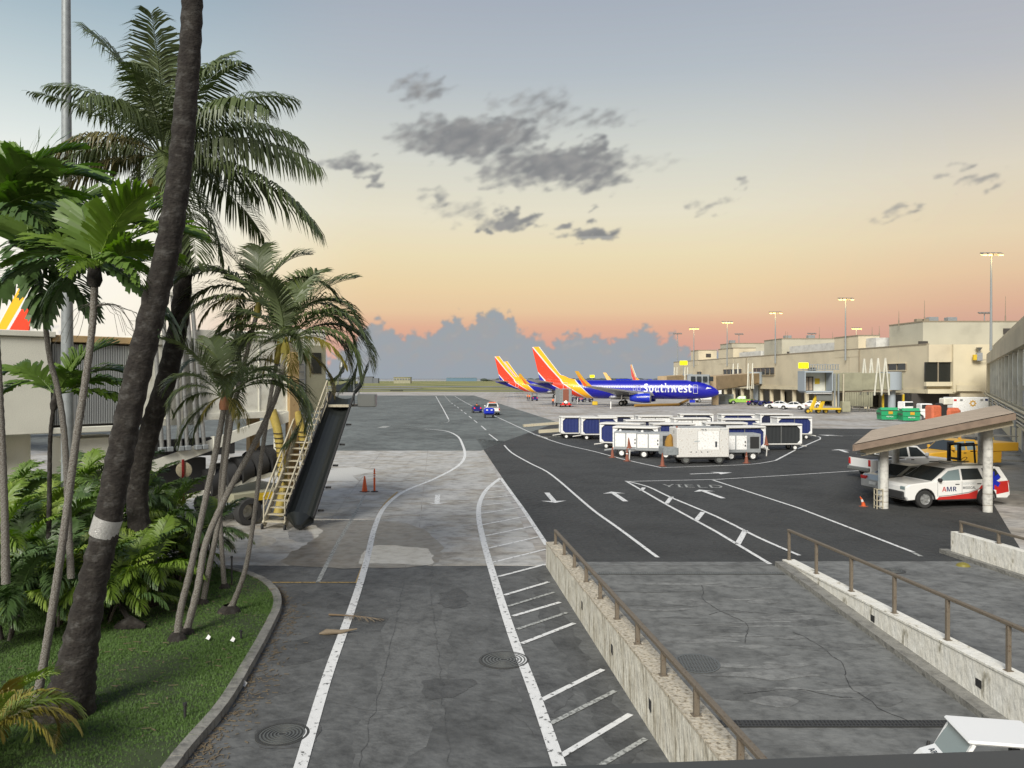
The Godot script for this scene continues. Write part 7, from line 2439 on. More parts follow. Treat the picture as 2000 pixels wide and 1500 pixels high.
func make_pickup(called: String, label: String, paint: Material, window: Material, group := "") -> Node3D:   # front along +x
	var t := thing(called, label, "pickup truck", Vector3.ZERO, 0.0, group)
	var g := Geo.new()
	g.shell(underside(-2.65, 2.5, 0.42, [-1.65, 1.65], 0.47) + [Vector2(2.62, 0.55), Vector2(2.6, 0.98), Vector2(2.2, 1.12), Vector2(1.05, 1.2), Vector2(-0.42, 1.2), Vector2(-0.45, 1.12), Vector2(-2.68, 1.12)], Transform3D.IDENTITY, 0.95, 0.04, 0.07)
	shape(t, "body", g, paint)
	g = Geo.new()
	g.box(Vector3(-1.58, 1.1, 0), Vector3(2.0, 0.06, 1.6))
	shape(t, "bed_floor", g, M.black)
	var zf := greenhouse(t, [Vector2(1.1, 1.19), Vector2(0.45, 1.8), Vector2(-0.1, 1.86), Vector2(-0.95, 1.84), Vector2(-1.05, 1.19)], 1.19, 0.9, 0.28, paint)
	side_panel(t, "side_window", [Vector2(0.9, 1.24), Vector2(0.4, 1.72), Vector2(-0.12, 1.77), Vector2(-0.12, 1.24)], zf, window)
	side_panel(t, "side_window", [Vector2(-0.25, 1.24), Vector2(-0.25, 1.77), Vector2(-0.85, 1.75), Vector2(-0.9, 1.26)], zf, window)
	cross_panel(t, "windscreen", Vector2(1.08, 1.22), Vector2(0.47, 1.79), 0.82, 0.68, M.car_glass, Vector2(0.68, 0.73))
	cross_panel(t, "rear_window", Vector2(-1.05, 1.26), Vector2(-0.96, 1.78), 0.75, 0.62, M.car_glass, Vector2(-1, 0.12))
	for s in [-1.0, 1.0]:
		g = Geo.new()
		g.box(Vector3(-2.66, 0.92, 0.84 * s), Vector3(0.08, 0.36, 0.17), Basis.IDENTITY, 0.02)
		shape(t, "tail_light", g, M.lens_red)
		g = Geo.new()
		g.box(Vector3(2.57, 0.86, 0.72 * s), Vector3(0.1, 0.2, 0.34), Basis.IDENTITY, 0.03)
		shape(t, "headlight", g, M.car_glass_pale)
		g = Geo.new()
		g.box(Vector3(0.85, 1.35, 1.02 * s), Vector3(0.14, 0.2, 0.2), Basis.IDENTITY, 0.04)
		shape(t, "door_mirror", g, paint)
		g = Geo.new()
		g.box(Vector3(-0.02, 1.08, 0.955 * s), Vector3(0.18, 0.04, 0.03))
		shape(t, "door_handle", g, M.black)
		for x in [-1.65, 1.65]:
			wheel_on(t, Vector3(x, 0.39, 0.82 * s), 0.39, 0.25, M.silver)
	g = Geo.new()
	g.box(Vector3(-2.72, 0.56, 0), Vector3(0.16, 0.2, 1.8), Basis.IDENTITY, 0.03)
	shape(t, "rear_bumper", g, M.gunmetal)
	g = Geo.new()
	g.box(Vector3(2.62, 0.56, 0), Vector3(0.16, 0.22, 1.8), Basis.IDENTITY, 0.03)
	shape(t, "front_bumper", g, M.gunmetal)
	return t

# a body as one skin: tapered bones joined softly on a grid
func figure(bones: Array, cell: float) -> ArrayMesh:   # [from, to, radius, radius, colour]
	var lo := Vector3(1e9, 1e9, 1e9)
	var hi := -lo
	for b in bones:
		for i in 2:
			var r: Vector3 = Vector3.ONE * (float(b[2 + i]) + cell * 2.0)
			lo = lo.min(b[i] - r)
			hi = hi.max(b[i] + r)
	var n := Vector3i(((hi - lo) / cell).ceil()) + Vector3i.ONE
	var f := PackedFloat32Array()
	f.resize(n.x * n.y * n.z)
	var dist := func(p: Vector3) -> Array:
		var d := 10.0
		var best := 10.0
		var col := Color.WHITE
		for b in bones:
			var ab: Vector3 = b[1] - b[0]
			var t := clampf((p - b[0]).dot(ab) / maxf(ab.length_squared(), 1e-6), 0, 1)
			var e: float = (p - b[0] - ab * t).length() - lerpf(b[2], b[3], t)
			if e < best:
				best = e
				col = b[4]
			var k := 0.03
			var h := clampf(0.5 + 0.5 * (d - e) / k, 0, 1)
			d = lerpf(d, e, h) - k * h * (1.0 - h)
		return [d, col]
	for z in n.z:
		for y in n.y:
			for x in n.x:
				f[x + n.x * (y + n.y * z)] = dist.call(lo + Vector3(x, y, z) * cell)[0]
	var ids := {}
	var pts := []
	var corners := [Vector3i(0, 0, 0), Vector3i(1, 0, 0), Vector3i(0, 1, 0), Vector3i(1, 1, 0), Vector3i(0, 0, 1), Vector3i(1, 0, 1), Vector3i(0, 1, 1), Vector3i(1, 1, 1)]
	var edges := [[0, 1], [2, 3], [4, 5], [6, 7], [0, 2], [1, 3], [4, 6], [5, 7], [0, 4], [1, 5], [2, 6], [3, 7]]
	for z in n.z - 1:
		for y in n.y - 1:
			for x in n.x - 1:
				var v := []
				var inside := 0
				for c in corners:
					var q: float = f[x + c.x + n.x * (y + c.y + n.y * (z + c.z))]
					v.append(q)
					inside += int(q < 0.0)
				if inside == 0 or inside == 8:
					continue
				var s := Vector3.ZERO
				var m := 0
				for e in edges:
					if (v[e[0]] < 0.0) != (v[e[1]] < 0.0):
						var t: float = v[e[0]] / (v[e[0]] - v[e[1]])
						s += Vector3(corners[e[0]]).lerp(Vector3(corners[e[1]]), t)
						m += 1
				ids[Vector3i(x, y, z)] = pts.size()
				pts.append(lo + (Vector3(x, y, z) + s / m) * cell)
	var g := Geo.new()
	g.tinted = true
	var norm := func(p: Vector3) -> Vector3:
		var h := cell * 0.5
		return Vector3(dist.call(p + Vector3(h, 0, 0))[0] - dist.call(p - Vector3(h, 0, 0))[0], dist.call(p + Vector3(0, h, 0))[0] - dist.call(p - Vector3(0, h, 0))[0], dist.call(p + Vector3(0, 0, h))[0] - dist.call(p - Vector3(0, 0, h))[0]).normalized()
	var nn := pts.map(norm)
	var cc := pts.map(func(p): return dist.call(p)[1])
	var axes := [Vector3i(1, 0, 0), Vector3i(0, 1, 0), Vector3i(0, 0, 1)]
	for key in ids:
		for a in 3:
			var e: Vector3i = key
			var u: Vector3i = axes[(a + 1) % 3]
			var w: Vector3i = axes[(a + 2) % 3]
			var q: Vector3i = e + axes[a]
			if (f[e.x + n.x * (e.y + n.y * e.z)] < 0.0) == (f[q.x + n.x * (q.y + n.y * q.z)] < 0.0):
				continue
			if not (ids.has(e - u) and ids.has(e - w) and ids.has(e - u - w)):
				continue
			var i := [ids[e], ids[e - u], ids[e - u - w], ids[e - w]]
			for tri in [[0, 1, 2], [0, 2, 3]]:
				g.tint = cc[i[tri[0]]]
				g.tri_n(pts[i[tri[0]]], pts[i[tri[1]]], pts[i[tri[2]]], nn[i[tri[0]]], nn[i[tri[1]]], nn[i[tri[2]]])
	return g.mesh()

func worker(label: String, at: Vector3, turn: float, seated := false) -> Node3D:
	var vest := Color(0.85, 0.2, 0.05)
	var skin := Color(0.33, 0.19, 0.12)
	var dark := Color(0.025, 0.03, 0.05)
	var hair := Color(0.02, 0.016, 0.014)
	var key := "seated" if seated else "standing"
	if not cache.has(key):
		var up := 0.0 if not seated else -0.38
		var b := [
			[Vector3(0, 0.98 + up, 0), Vector3(0.01, 1.15 + up, 0), 0.14, 0.13, dark], [Vector3(0.01, 1.15 + up, 0), Vector3(0.01, 1.36 + up, 0), 0.14, 0.16, vest], [Vector3(0, 1.38 + up, -0.14), Vector3(0, 1.38 + up, 0.14), 0.085, 0.085, vest],
			[Vector3(0, 1.42 + up, 0), Vector3(0.02, 1.56 + up, 0), 0.055, 0.052, skin], [Vector3(0.03, 1.6 + up, 0), Vector3(0.02, 1.68 + up, 0), 0.085, 0.095, skin], [Vector3(-0.02, 1.69 + up, 0), Vector3(0.02, 1.73 + up, 0), 0.09, 0.075, hair], [Vector3(0.11, 1.63 + up, 0), Vector3(0.125, 1.61 + up, 0), 0.014, 0.016, skin]]
		for s in [-1.0, 1.0]:
			if seated:
				b += [[Vector3(0, 0.57, 0.09 * s), Vector3(0.42, 0.6, 0.11 * s), 0.095, 0.07, dark], [Vector3(0.42, 0.6, 0.11 * s), Vector3(0.5, 0.18, 0.11 * s), 0.068, 0.045, dark], [Vector3(0.5, 0.14, 0.11 * s), Vector3(0.66, 0.12, 0.12 * s), 0.045, 0.035, hair],
					[Vector3(0, 1.0, 0.19 * s), Vector3(0.14, 0.78, 0.22 * s), 0.055, 0.045, vest], [Vector3(0.14, 0.78, 0.22 * s), Vector3(0.38, 0.82, 0.14 * s), 0.042, 0.032, skin], [Vector3(0.38, 0.82, 0.14 * s), Vector3(0.46, 0.83, 0.12 * s), 0.036, 0.025, skin]]
			else:
				var step: float = 0.1 * s
				b += [[Vector3(0, 0.95, 0.09 * s), Vector3(0.03 + step * 0.6, 0.52, 0.1 * s), 0.1, 0.065, dark], [Vector3(0.03 + step * 0.6, 0.52, 0.1 * s), Vector3(step, 0.1, 0.1 * s), 0.065, 0.045, dark], [Vector3(step, 0.05, 0.1 * s), Vector3(step + 0.15, 0.04, 0.11 * s), 0.048, 0.035, hair],
					[Vector3(0, 1.38, 0.19 * s), Vector3(-step * 0.5, 1.1, 0.24 * s), 0.055, 0.045, vest], [Vector3(-step * 0.5, 1.1, 0.24 * s), Vector3(0.06 - step, 0.86, 0.24 * s), 0.042, 0.03, skin], [Vector3(0.06 - step, 0.86, 0.24 * s), Vector3(0.08 - step, 0.76, 0.23 * s), 0.038, 0.022, skin]]
		cache[key] = figure(b, 0.028)
	var t := thing("person", label, "person", at, turn)
	shape(t, "body", cache[key], M.figure)
	for s in [-1.0, 1.0]:   # light bands of the vest
		var g := Geo.new()
		var y := 1.22 if not seated else 0.84
		g.bar(Vector3(-0.15, y, 0.07 * s), Vector3(-0.15, y + 0.18, 0.1 * s), 0.04, 0.02)
		shape(t, "vest_band", g, M.reflect)
	return t

func make_tug(label: String, group := "") -> Node3D:   # baggage tractor, front along +x
	var t := thing("tug", label, "baggage tug", Vector3.ZERO, 0.0, group)
	var g := Geo.new()
	g.shell(underside(-1.3, 1.3, 0.3, [-0.85, 0.85], 0.42) + [Vector2(1.36, 0.95), Vector2(0.5, 1.08), Vector2(0.35, 0.72), Vector2(-0.45, 0.72), Vector2(-0.5, 1.0), Vector2(-1.36, 0.95)], Transform3D.IDENTITY, 0.66, 0.05, 0.07)
	shape(t, "body", g, M.deep_blue)
	for s in [-1.0, 1.0]:
		for x in [-0.85, 0.85]:
			wheel_on(t, Vector3(x, 0.36, 0.62 * s), 0.36, 0.24, M.silver)
		g = Geo.new()
		g.box(Vector3(-1.37, 0.8, 0.5 * s), Vector3(0.05, 0.12, 0.14))
		shape(t, "tail_light", g, M.tail_lit)
		g = Geo.new()
		g.box(Vector3(1.37, 0.75, 0.45 * s), Vector3(0.05, 0.14, 0.16))
		shape(t, "headlight", g, M.car_glass_pale)
	g = Geo.new()
	g.box(Vector3(-0.2, 0.75, 0), Vector3(0.5, 0.12, 1.0), Basis.IDENTITY, 0.04)
	g.box(Vector3(-0.42, 1.0, 0), Vector3(0.1, 0.5, 0.9), Basis.IDENTITY, 0.04)
	shape(t, "seat", g, M.black)
	g = Geo.new()
	g.bar(Vector3(0.45, 1.05, 0.2), Vector3(0.28, 1.15, 0.2), 0.04)
	g.lathe([Vector2(0.17, -0.015), Vector2(0.19, 0), Vector2(0.17, 0.015)], 14, Transform3D(Basis(Vector3(0, 0, 1), 0.9), Vector3(0.26, 1.16, 0.2)))
	shape(t, "steering_wheel", g, M.black)
	return t


# ---------------------------------------------------------------- the white emergency car and the others in the shelter
func shelter_vehicles() -> void:
	var face := 13.0   # the cars stand parallel to the shelter's front
	# sport utility ambulance, front along +x of its own
	var t := thing("medical_car", "white and red emergency car lettered AIRPORT MEDICAL, parked between the shelter columns", "car", Vector3(19.0, 0, -35.5), 190.0)
	var white: Material = M.white_gloss
	var g := Geo.new()
	var low := underside(-2.4, 2.4, 0.34, [-1.36, 1.6], 0.46)
	g.shell(low + [Vector2(2.5, 0.5), Vector2(2.5, 0.92), Vector2(2.3, 1.03), Vector2(1.2, 1.13), Vector2(-2.42, 1.16), Vector2(-2.5, 0.9), Vector2(-2.52, 0.5)], Transform3D.IDENTITY, 0.98, 0.035, 0.06)
	var body := shape(t, "body", g, white)
	var zf := greenhouse(t, [Vector2(1.25, 1.12), Vector2(0.42, 1.66), Vector2(-0.2, 1.76), Vector2(-1.6, 1.76), Vector2(-2.12, 1.68), Vector2(-2.42, 1.15)], 1.12, 0.945, 0.24, white)
	side_panel(t, "front_window", [Vector2(0.98, 1.16), Vector2(0.4, 1.56), Vector2(-0.12, 1.63), Vector2(-0.12, 1.17)], zf, M.car_glass_pale)
	side_panel(t, "rear_door_window", [Vector2(-0.22, 1.17), Vector2(-0.22, 1.64), Vector2(-1.05, 1.65), Vector2(-1.22, 1.19)], zf, M.car_glass)
	side_panel(t, "quarter_window", [Vector2(-1.4, 1.2), Vector2(-1.22, 1.65), Vector2(-1.9, 1.62), Vector2(-2.12, 1.24)], zf, M.car_glass)
	cross_panel(t, "windscreen", Vector2(1.22, 1.15), Vector2(0.45, 1.65), 0.88, 0.76, M.car_glass, Vector2(0.54, 0.84))
	cross_panel(t, "rear_window", Vector2(-2.4, 1.2), Vector2(-2.15, 1.64), 0.85, 0.72, M.car_glass, Vector2(-0.87, 0.5))
	for s in [-1.0, 1.0]:
		var sz: float = s
		# the red sweep along the sills and tail
		g = Geo.new()
		g.prism([Vector2(1.05, 0.36), Vector2(-0.86, 0.36), Vector2(-0.92, 0.5), Vector2(-0.94, 0.74), Vector2(-0.5, 0.6), Vector2(0.4, 0.5), Vector2(0.95, 0.47)], Transform3D(Basis.IDENTITY, Vector3(0, 0, 0.98 * sz)), 0.008)
		shape(body, "red_stripe", g, M.red)
		g = Geo.new()
		g.prism([Vector2(-1.84, 0.52), Vector2(-1.84, 0.7), Vector2(-1.4, 0.87), Vector2(-0.96, 0.74), Vector2(-1.1, 0.92), Vector2(-1.6, 1.06), Vector2(-2.4, 1.1), Vector2(-2.46, 0.62)], Transform3D(Basis.IDENTITY, Vector3(0, 0, 0.98 * sz)), 0.008)
		shape(body, "red_flank", g, M.red)
		g = Geo.new()
		g.prism([Vector2(0.95, 0.49), Vector2(0.4, 0.52), Vector2(-0.5, 0.62), Vector2(-1.0, 0.77), Vector2(-1.0, 0.8), Vector2(-0.5, 0.66), Vector2(0.4, 0.55), Vector2(0.95, 0.52)], Transform3D(Basis.IDENTITY, Vector3(0, 0, 0.981 * sz)), 0.008)
		shape(body, "silver_stripe", g, M.silver)
		# six-armed star
		for k in 3:
			g = Geo.new()
			var b := Basis(Vector3(0, 0, 1), PI / 3 * k + PI / 6)
			g.box(Vector3(-1.64, 1.12, (0.987 + 0.002 * k) * sz), Vector3(0.78, 0.2, 0.01), b)
			shape(body, "star_arm", g, M.blue)
		var flank := Transform3D(Basis(Vector3(sz, 0, 0), Vector3.UP, Vector3(0, 0, sz)), Vector3(0, 0, 0.984 * sz))
		lettering(body, "lettering", "A", 0.2, 0.2, M.red, flank.translated_local(Vector3(0.69 * sz, 0.8, 0)))
		lettering(body, "lettering", "MR", 0.48, 0.2, M.navy_ink, flank.translated_local(Vector3(0.33 * sz, 0.8, 0)))
		lettering(body, "lettering", "AIRPORT", 0.62, 0.1, M.ink_pale, flank.translated_local(Vector3(-0.52 * sz, 1.02, 0)), false)
		lettering(body, "lettering", "MEDICAL", 0.62, 0.11, M.ink, flank.translated_local(Vector3(-0.52 * sz, 0.84, 0)))
		for x in [0.06, -1.0]:
			g = Geo.new()
			g.box(Vector3(x, 1.0, 0.99 * sz), Vector3(0.2, 0.035, 0.03), Basis.IDENTITY, 0.01)
			shape(t, "door_handle", g, M.black)
		for x in [1.0, -0.17, -1.24]:
			g = Geo.new()
			g.box(Vector3(x, 0.8, 0.9805 * sz), Vector3(0.012, 0.62, 0.004))
			shape(body, "door_seam", g, M.ink)
		g = Geo.new()
		g.box(Vector3(0.92, 1.2, 1.03 * sz), Vector3(0.14, 0.15, 0.2), Basis.IDENTITY, 0.04)
		shape(t, "door_mirror", g, M.black)
		g = Geo.new()
		g.bar(Vector3(0.1, 1.8, 0.72 * sz), Vector3(-1.9, 1.78, 0.72 * sz), 0.05)
		shape(t, "roof_bar", g, M.gunmetal)
		g = Geo.new()
		g.box(Vector3(2.44, 0.86, 0.74 * sz), Vector3(0.14, 0.16, 0.36), Basis.IDENTITY, 0.03)
		shape(t, "headlight", g, M.car_glass_pale)
		g = Geo.new()
		g.box(Vector3(-2.47, 0.98, 0.86 * sz), Vector3(0.1, 0.26, 0.2), Basis.IDENTITY, 0.03)
		shape(t, "tail_light", g, M.lens_red)
		for x in [-1.36, 1.6]:
			wheel_on(t, Vector3(x, 0.39, 0.86 * sz), 0.39, 0.25, M.silver)
			g = Geo.new()
			var arch := []
			for k in 11:
				var a := PI * k / 10.0
				arch.append(Vector3(x + cos(a) * 0.47, 0.36 + sin(a) * 0.47, 0.965 * sz))
			g.tube(arch, 0.035, 6)
			shape(t, "arch_trim", g, M.black)
		g = Geo.new()
		g.box(Vector3(0.02, 0.33, 0.93 * sz), Vector3(1.9, 0.09, 0.14), Basis.IDENTITY, 0.03)
		shape(t, "side_step", g, M.black)
	g = Geo.new()
	g.box(Vector3(-0.35, 1.82, 0), Vector3(0.3, 0.08, 1.2), Basis.IDENTITY, 0.03)
	shape(t, "light_bar", g, M.silver)
	g = Geo.new()
	g.box(Vector3(2.5, 0.55, 0), Vector3(0.14, 0.34, 1.7), Basis.IDENTITY, 0.04)
	shape(t, "front_bumper", g, M.black)
	g = Geo.new()
	g.box(Vector3(-2.54, 0.55, 0), Vector3(0.14, 0.24, 1.8), Basis.IDENTITY, 0.04)
	shape(t, "rear_bumper", g, white)
	# the rest of the row
	make_sedan("grey sedan parked between the emergency car and the white pickup, boot facing out", M.silver, "", Vector3(19.4, 0, -38.6), 13.0)
	t = make_pickup("pickup_truck", "white pickup truck in the shelter, its tailgate sticking out beyond the grey sedan", M.white_gloss, M.car_glass)
	t.position = Vector3(21.9, 0, -45.3)
	t.rotation_degrees.y = 13.0
	t = make_pickup("work_truck", "orange-yellow work truck with a ladder rack at the back of the shelter", M.ochre, M.car_glass_pale)
	t.position = Vector3(27.0, 0, -49.3)
	t.rotation_degrees.y = 193.0
	g = Geo.new()
	g.box(Vector3(-2.4, 1.38, 0), Vector3(3.0, 0.52, 1.92), Basis.IDENTITY, 0.03)
	shape(t, "service_box", g, M.ochre)
	for z in [-0.8, 0.8]:
		g = Geo.new()
		g.bar(Vector3(0.0, 2.05, z), Vector3(-4.0, 2.0, z), 0.06)
		shape(t, "rack_rail", g, M.steel)
	for k in 6:
		g = Geo.new()
		g.bar(Vector3(-0.1 - k * 0.75, 2.0, -0.82), Vector3(-0.1 - k * 0.75, 2.0, 0.82), 0.05)
		shape(t, "rack_bar", g, M.steel)
	g = Geo.new()
	g.lathe([Vector2(0.1, 1.86), Vector2(0.1, 1.98), Vector2(0.05, 2.08), Vector2(0, 2.1)], 12, Transform3D(Basis.IDENTITY, Vector3(-0.5, 0.0, 0)))
	shape(t, "beacon", g, M.ochre)
	# fork-lift
	t = thing("forklift", "black forklift mast and overhead guard beside the orange work truck", "forklift", Vector3(24.1, 0, -42.9), 190.0)
	g = Geo.new()
	g.box(Vector3(-0.5, 0.65, 0), Vector3(1.7, 0.7, 1.0), Basis.IDENTITY, 0.08)
	shape(t, "body", g, M.ochre)
	for s in [-0.38, 0.38]:
		g = Geo.new()
		g.bar(Vector3(0.6, 0.1, s), Vector3(0.6, 2.15, s), 0.14)
		shape(t, "mast", g, M.black)
		g = Geo.new()
		g.bar(Vector3(0.5, 2.0, s), Vector3(-0.9, 2.05, s), 0.08)
		g.bar(Vector3(-0.9, 2.05, s), Vector3(-1.0, 0.9, s), 0.07)
		shape(t, "guard_post", g, M.black)
		g = Geo.new()
		g.box(Vector3(1.15, 0.1, s * 0.8), Vector3(1.0, 0.05, 0.12))
		shape(t, "fork", g, M.black)
		for x in [0.25, -1.0]:
			wheel_on(t, Vector3(x, 0.3, s * 1.25), 0.3, 0.2, M.white)
	for y in [0.5, 1.3, 2.1]:
		g = Geo.new()
		g.bar(Vector3(0.62, y, -0.4), Vector3(0.62, y, 0.4), 0.08, 0.12)
		shape(t, "mast_brace", g, M.black)
	g = Geo.new()
	g.lathe([Vector2(0.15, -0.015), Vector2(0.18, 0), Vector2(0.15, 0.015)], 14, Transform3D(Basis(Vector3(0, 0, 1), -0.7), Vector3(0.0, 1.25, 0)))
	shape(t, "steering_wheel", g, M.black)

# ---------------------------------------------------------------- baggage carts and ground equipment in the painted bay
func make_cart(label: String, cloth: Material) -> Node3D:   # 3.2 m long along x, towbar at -x
	var t := thing("baggage_cart", label, "baggage cart", Vector3.ZERO, 0.0, "baggage carts in the painted bay")
	var g := Geo.new()
	g.box(Vector3(0, 1.99, 0), Vector3(3.34, 0.15, 1.74), Basis.IDENTITY, 0.05)
	shape(t, "roof", g, M.white_rusty)
	g = Geo.new()
	g.box(Vector3(0, 0.5, 0), Vector3(3.2, 0.1, 1.55), Basis.IDENTITY, 0.02)
	shape(t, "deck", g, M.white_rusty)
	for s in [-1.0, 1.0]:
		g = Geo.new()
		g.box(Vector3(1.58 * s, 1.24, 0), Vector3(0.06, 1.42, 1.5))
		shape(t, "end_panel", g, M.white)
		for z in [-0.76, 0.76]:
			g = Geo.new()
			g.box(Vector3(1.57 * s, 1.24, z), Vector3(0.14, 1.4, 0.1))
			shape(t, "corner_post", g, M.white)
			g = Geo.new()
			g.prism([Vector2(1.53 * s, 1.92), Vector2(1.22 * s, 1.92), Vector2(1.53 * s, 1.62)], Transform3D(Basis.IDENTITY, Vector3(0, 0, z)), 0.03)
			shape(t, "gusset", g, M.white)
			g = Geo.new()
			g.prism([Vector2(1.53 * s, 0.56), Vector2(1.28 * s, 0.56), Vector2(1.53 * s, 0.82)], Transform3D(Basis.IDENTITY, Vector3(0, 0, z)), 0.03)
			shape(t, "gusset", g, M.white)
	for z in [-0.72, 0.72]:
		g = Geo.new()
		g.box(Vector3(0, 1.24, z), Vector3(0.05, 1.4, 0.06))
		shape(t, "middle_post", g, M.steel)
		for h in 2:   # each curtain in soft folds
			g = Geo.new()
			var x0 := -1.5 + h * 1.53
			for k in 10:
				var xa := x0 + k * 0.147
				var xb := xa + 0.147
				var za: float = z * (0.985 if k % 2 else 0.955)
				var zb: float = z * (0.955 if k % 2 else 0.985)
				g.face([Vector3(xa, 0.58, za), Vector3(xb, 0.58, zb), Vector3(xb, 1.9, zb), Vector3(xa, 1.9, za)], Vector3(0, 0, signf(z)))
			shape(t, "curtain", g, cloth)
	g = Geo.new()
	g.box(Vector3(0, 0.4, 0), Vector3(3.0, 0.1, 0.2))
	shape(t, "chassis_beam", g, M.gunmetal)
	for x in [-1.15, 1.15]:
		for z in [-0.6, 0.6]:
			wheel_on(t, Vector3(x, 0.22, z), 0.22, 0.14, M.white)
	g = Geo.new()
	g.bar(Vector3(-1.5, 0.4, 0), Vector3(-2.35, 0.28, 0), 0.07)
	g.bar(Vector3(-2.3, 0.28, -0.12), Vector3(-2.3, 0.28, 0.12), 0.06)
	shape(t, "tow_bar", g, M.white_rusty)
	return t

func cone(label: String, at: Vector3, mat: Material, h := 0.72, banded := true) -> void:
	var t := thing("traffic_cone", label, "traffic cone", at, rng.randf() * 90.0, "traffic cones")
	var g := Geo.new()
	g.box(Vector3(0, 0.02, 0), Vector3(0.38, 0.04, 0.38), Basis.IDENTITY, 0.015)
	shape(t, "base", g, M.black if mat == M.cone else mat)
	g = Geo.new()
	g.lathe([Vector2(0.145, 0.04), Vector2(0.135, 0.07), Vector2(0.032, h), Vector2(0.0, h + 0.005)], 18)
	shape(t, "cone_body", g, mat)
	if banded:
		for y in [[0.48, 0.64], [0.3, 0.4]]:
			g = Geo.new()
			g.lathe([Vector2(lerpf(0.139, 0.036, y[0]), h * y[0]), Vector2(lerpf(0.139, 0.036, y[1]), h * y[1])], 18)
			shape(t, "band", g, M.reflect)

func cart_park() -> void:
	var blue := make_cart("", M.blue_cloth)
	var dark := make_cart("", M.dark_cloth)
	var navy := make_cart("", M.navy_cloth)
	var shut := make_cart("", M.white)
	var rows := [  # roof centre in the picture, kind, heading, words
		[1128, 814, blue, 0, 4, "white baggage cart with one curtain open, at the left end of the back row"], [1202, 812.5, navy, 0, 0, "second baggage cart of the back row, roof just above the blue-curtained one"], [1277, 812.5, shut, 0, 2, "closed white baggage cart, third of the back row, mostly hidden"],
		[1358, 809, navy, 0, -2, "fourth baggage cart of the back row, its roof the highest in the middle"], [1437, 809.5, blue, 0, 1, "fifth baggage cart of the back row"], [1512, 809, navy, 0, 0, "sixth baggage cart of the back row, near its right end"], [1545, 815, blue, 180, 4, "baggage cart with blue curtains at the right end of the bay, behind the open one"],
		[1168, 815.5, blue, 0, 3, "baggage cart with two clean blue curtains, second from the left"], [1258, 821, navy, 0, 0, "baggage cart behind the white-ended one, dark gap between its curtains"], [1348, 817, shut, 0, 2, "closed white baggage cart in the middle of the second row"], [1442, 818.5, blue, 0, -3, "baggage cart in the second row behind the power unit"],
		[1312, 827.5, blue, 0, 3, "baggage cart with a blue curtain and white gussets behind the power unit"], [1415, 826, navy, 0, -2, "baggage cart of the third row whose long roof shows over the power unit"], [1518, 828.5, dark, 180, 5, "open baggage cart with dark inside, at the right front of the bay"],
		[1216, 827, blue, 0, -24, "baggage cart showing a plain white end and blue curtain, left front of the bay"], [1244, 834, dark, 0, -18, "baggage cart with a black curtain behind the grey air units"], [1362, 835, shut, 0, -6, "closed white baggage cart with rusty roof edge directly behind the power unit"], [1445, 833.5, blue, 180, 12, "baggage cart with a draped blue curtain right of the power unit"]]
	var used := {}
	for r in rows:
		var h := 2.0
		var z = (5.5 - h) * 1572.0 / (r[1] - 741.0)
		var p := Vector3((r[0] - 1000.0) / 1572.0 * z, 0, -z)
		var o: Node3D = r[2]
		if used.has(o):
			copy(o, r[5], p, r[3] + r[4])
		else:
			used[o] = true
			o.position = p
			o.rotation_degrees.y = r[3] + r[4]
			o.set_meta("label", r[5])
	# long belt loader booms sticking out behind the first carts
	var b := thing("belt_loader", "pale belt loader with two booms sticking out left of the baggage carts", "belt loader", Vector3(5.3, 0, -78.5), 8.0)
	var g := Geo.new()
	g.bar(Vector3(-4.2, 1.0, -0.3), Vector3(3.0, 1.5, -0.3), 0.7, 0.22)
	shape(b, "boom", g, M.stairs)
	g = Geo.new()
	g.bar(Vector3(-2.9, 0.5, 0.9), Vector3(2.5, 0.8, 0.9), 0.5, 0.3)
	shape(b, "lower_boom", g, M.stairs)
	g = Geo.new()
	g.box(Vector3(0.8, 0.75, 0.5), Vector3(3.2, 0.7, 1.7), Basis.IDENTITY, 0.08)
	shape(b, "chassis", g, M.gunmetal)
	for x in [-0.3, 1.9]:
		for z in [-0.3, 1.3]:
			wheel_on(b, Vector3(x, 0.38, z), 0.38, 0.24, M.white)
	# the big white ground power unit
	var t := thing("power_unit", "large white ground power unit marked TLD, frontmost in the painted bay", "ground power unit", Vector3(12.3, 0, -53.0), 4.0)
	g = Geo.new()
	g.box(Vector3(0, 1.4, 0), Vector3(3.45, 1.9, 1.9), Basis.IDENTITY, 0.04)
	var hous := shape(t, "housing", g, M.white_rusty)
	g = Geo.new()
	g.box(Vector3(0.1, 2.37, 0), Vector3(3.0, 0.05, 1.5), Basis.IDENTITY, 0.02)
	shape(t, "roof_panel", g, M.grey_paint)
	g = Geo.new()
	g.box(Vector3(0.35, 1.55, 0.952), Vector3(1.4, 1.2, 0.015))
	shape(hous, "access_panel", g, M.white)
	for e in [[-0.36, 1.55], [1.06, 1.55]]:
		g = Geo.new()
		g.box(Vector3(e[0], e[1], 0.962), Vector3(0.015, 1.2, 0.012))
		shape(hous, "panel_seam", g, M.grey_paint)
	g = Geo.new()
	g.box(Vector3(0.85, 1.3, 0.965), Vector3(0.12, 0.36, 0.02))
	shape(hous, "meter", g, M.ink)
	g = Geo.new()
	g.box(Vector3(-0.4, 1.5, 0.965), Vector3(0.36, 0.06, 0.008), Basis(Vector3(0, 0, 1), 0.06))
	shape(hous, "scratch", g, M.ink_pale)
	for x in [-0.8, -0.45, -0.1, 0.3]:
		g = Geo.new()
		g.lathe([Vector2(0.04, 0), Vector2(0.03, 0.02), Vector2(0, 0.02)], 8, Transform3D(Basis(Vector3.RIGHT, PI / 2), Vector3(x, 0.8, 0.95)))
		shape(hous, "latch", g, M.ink)
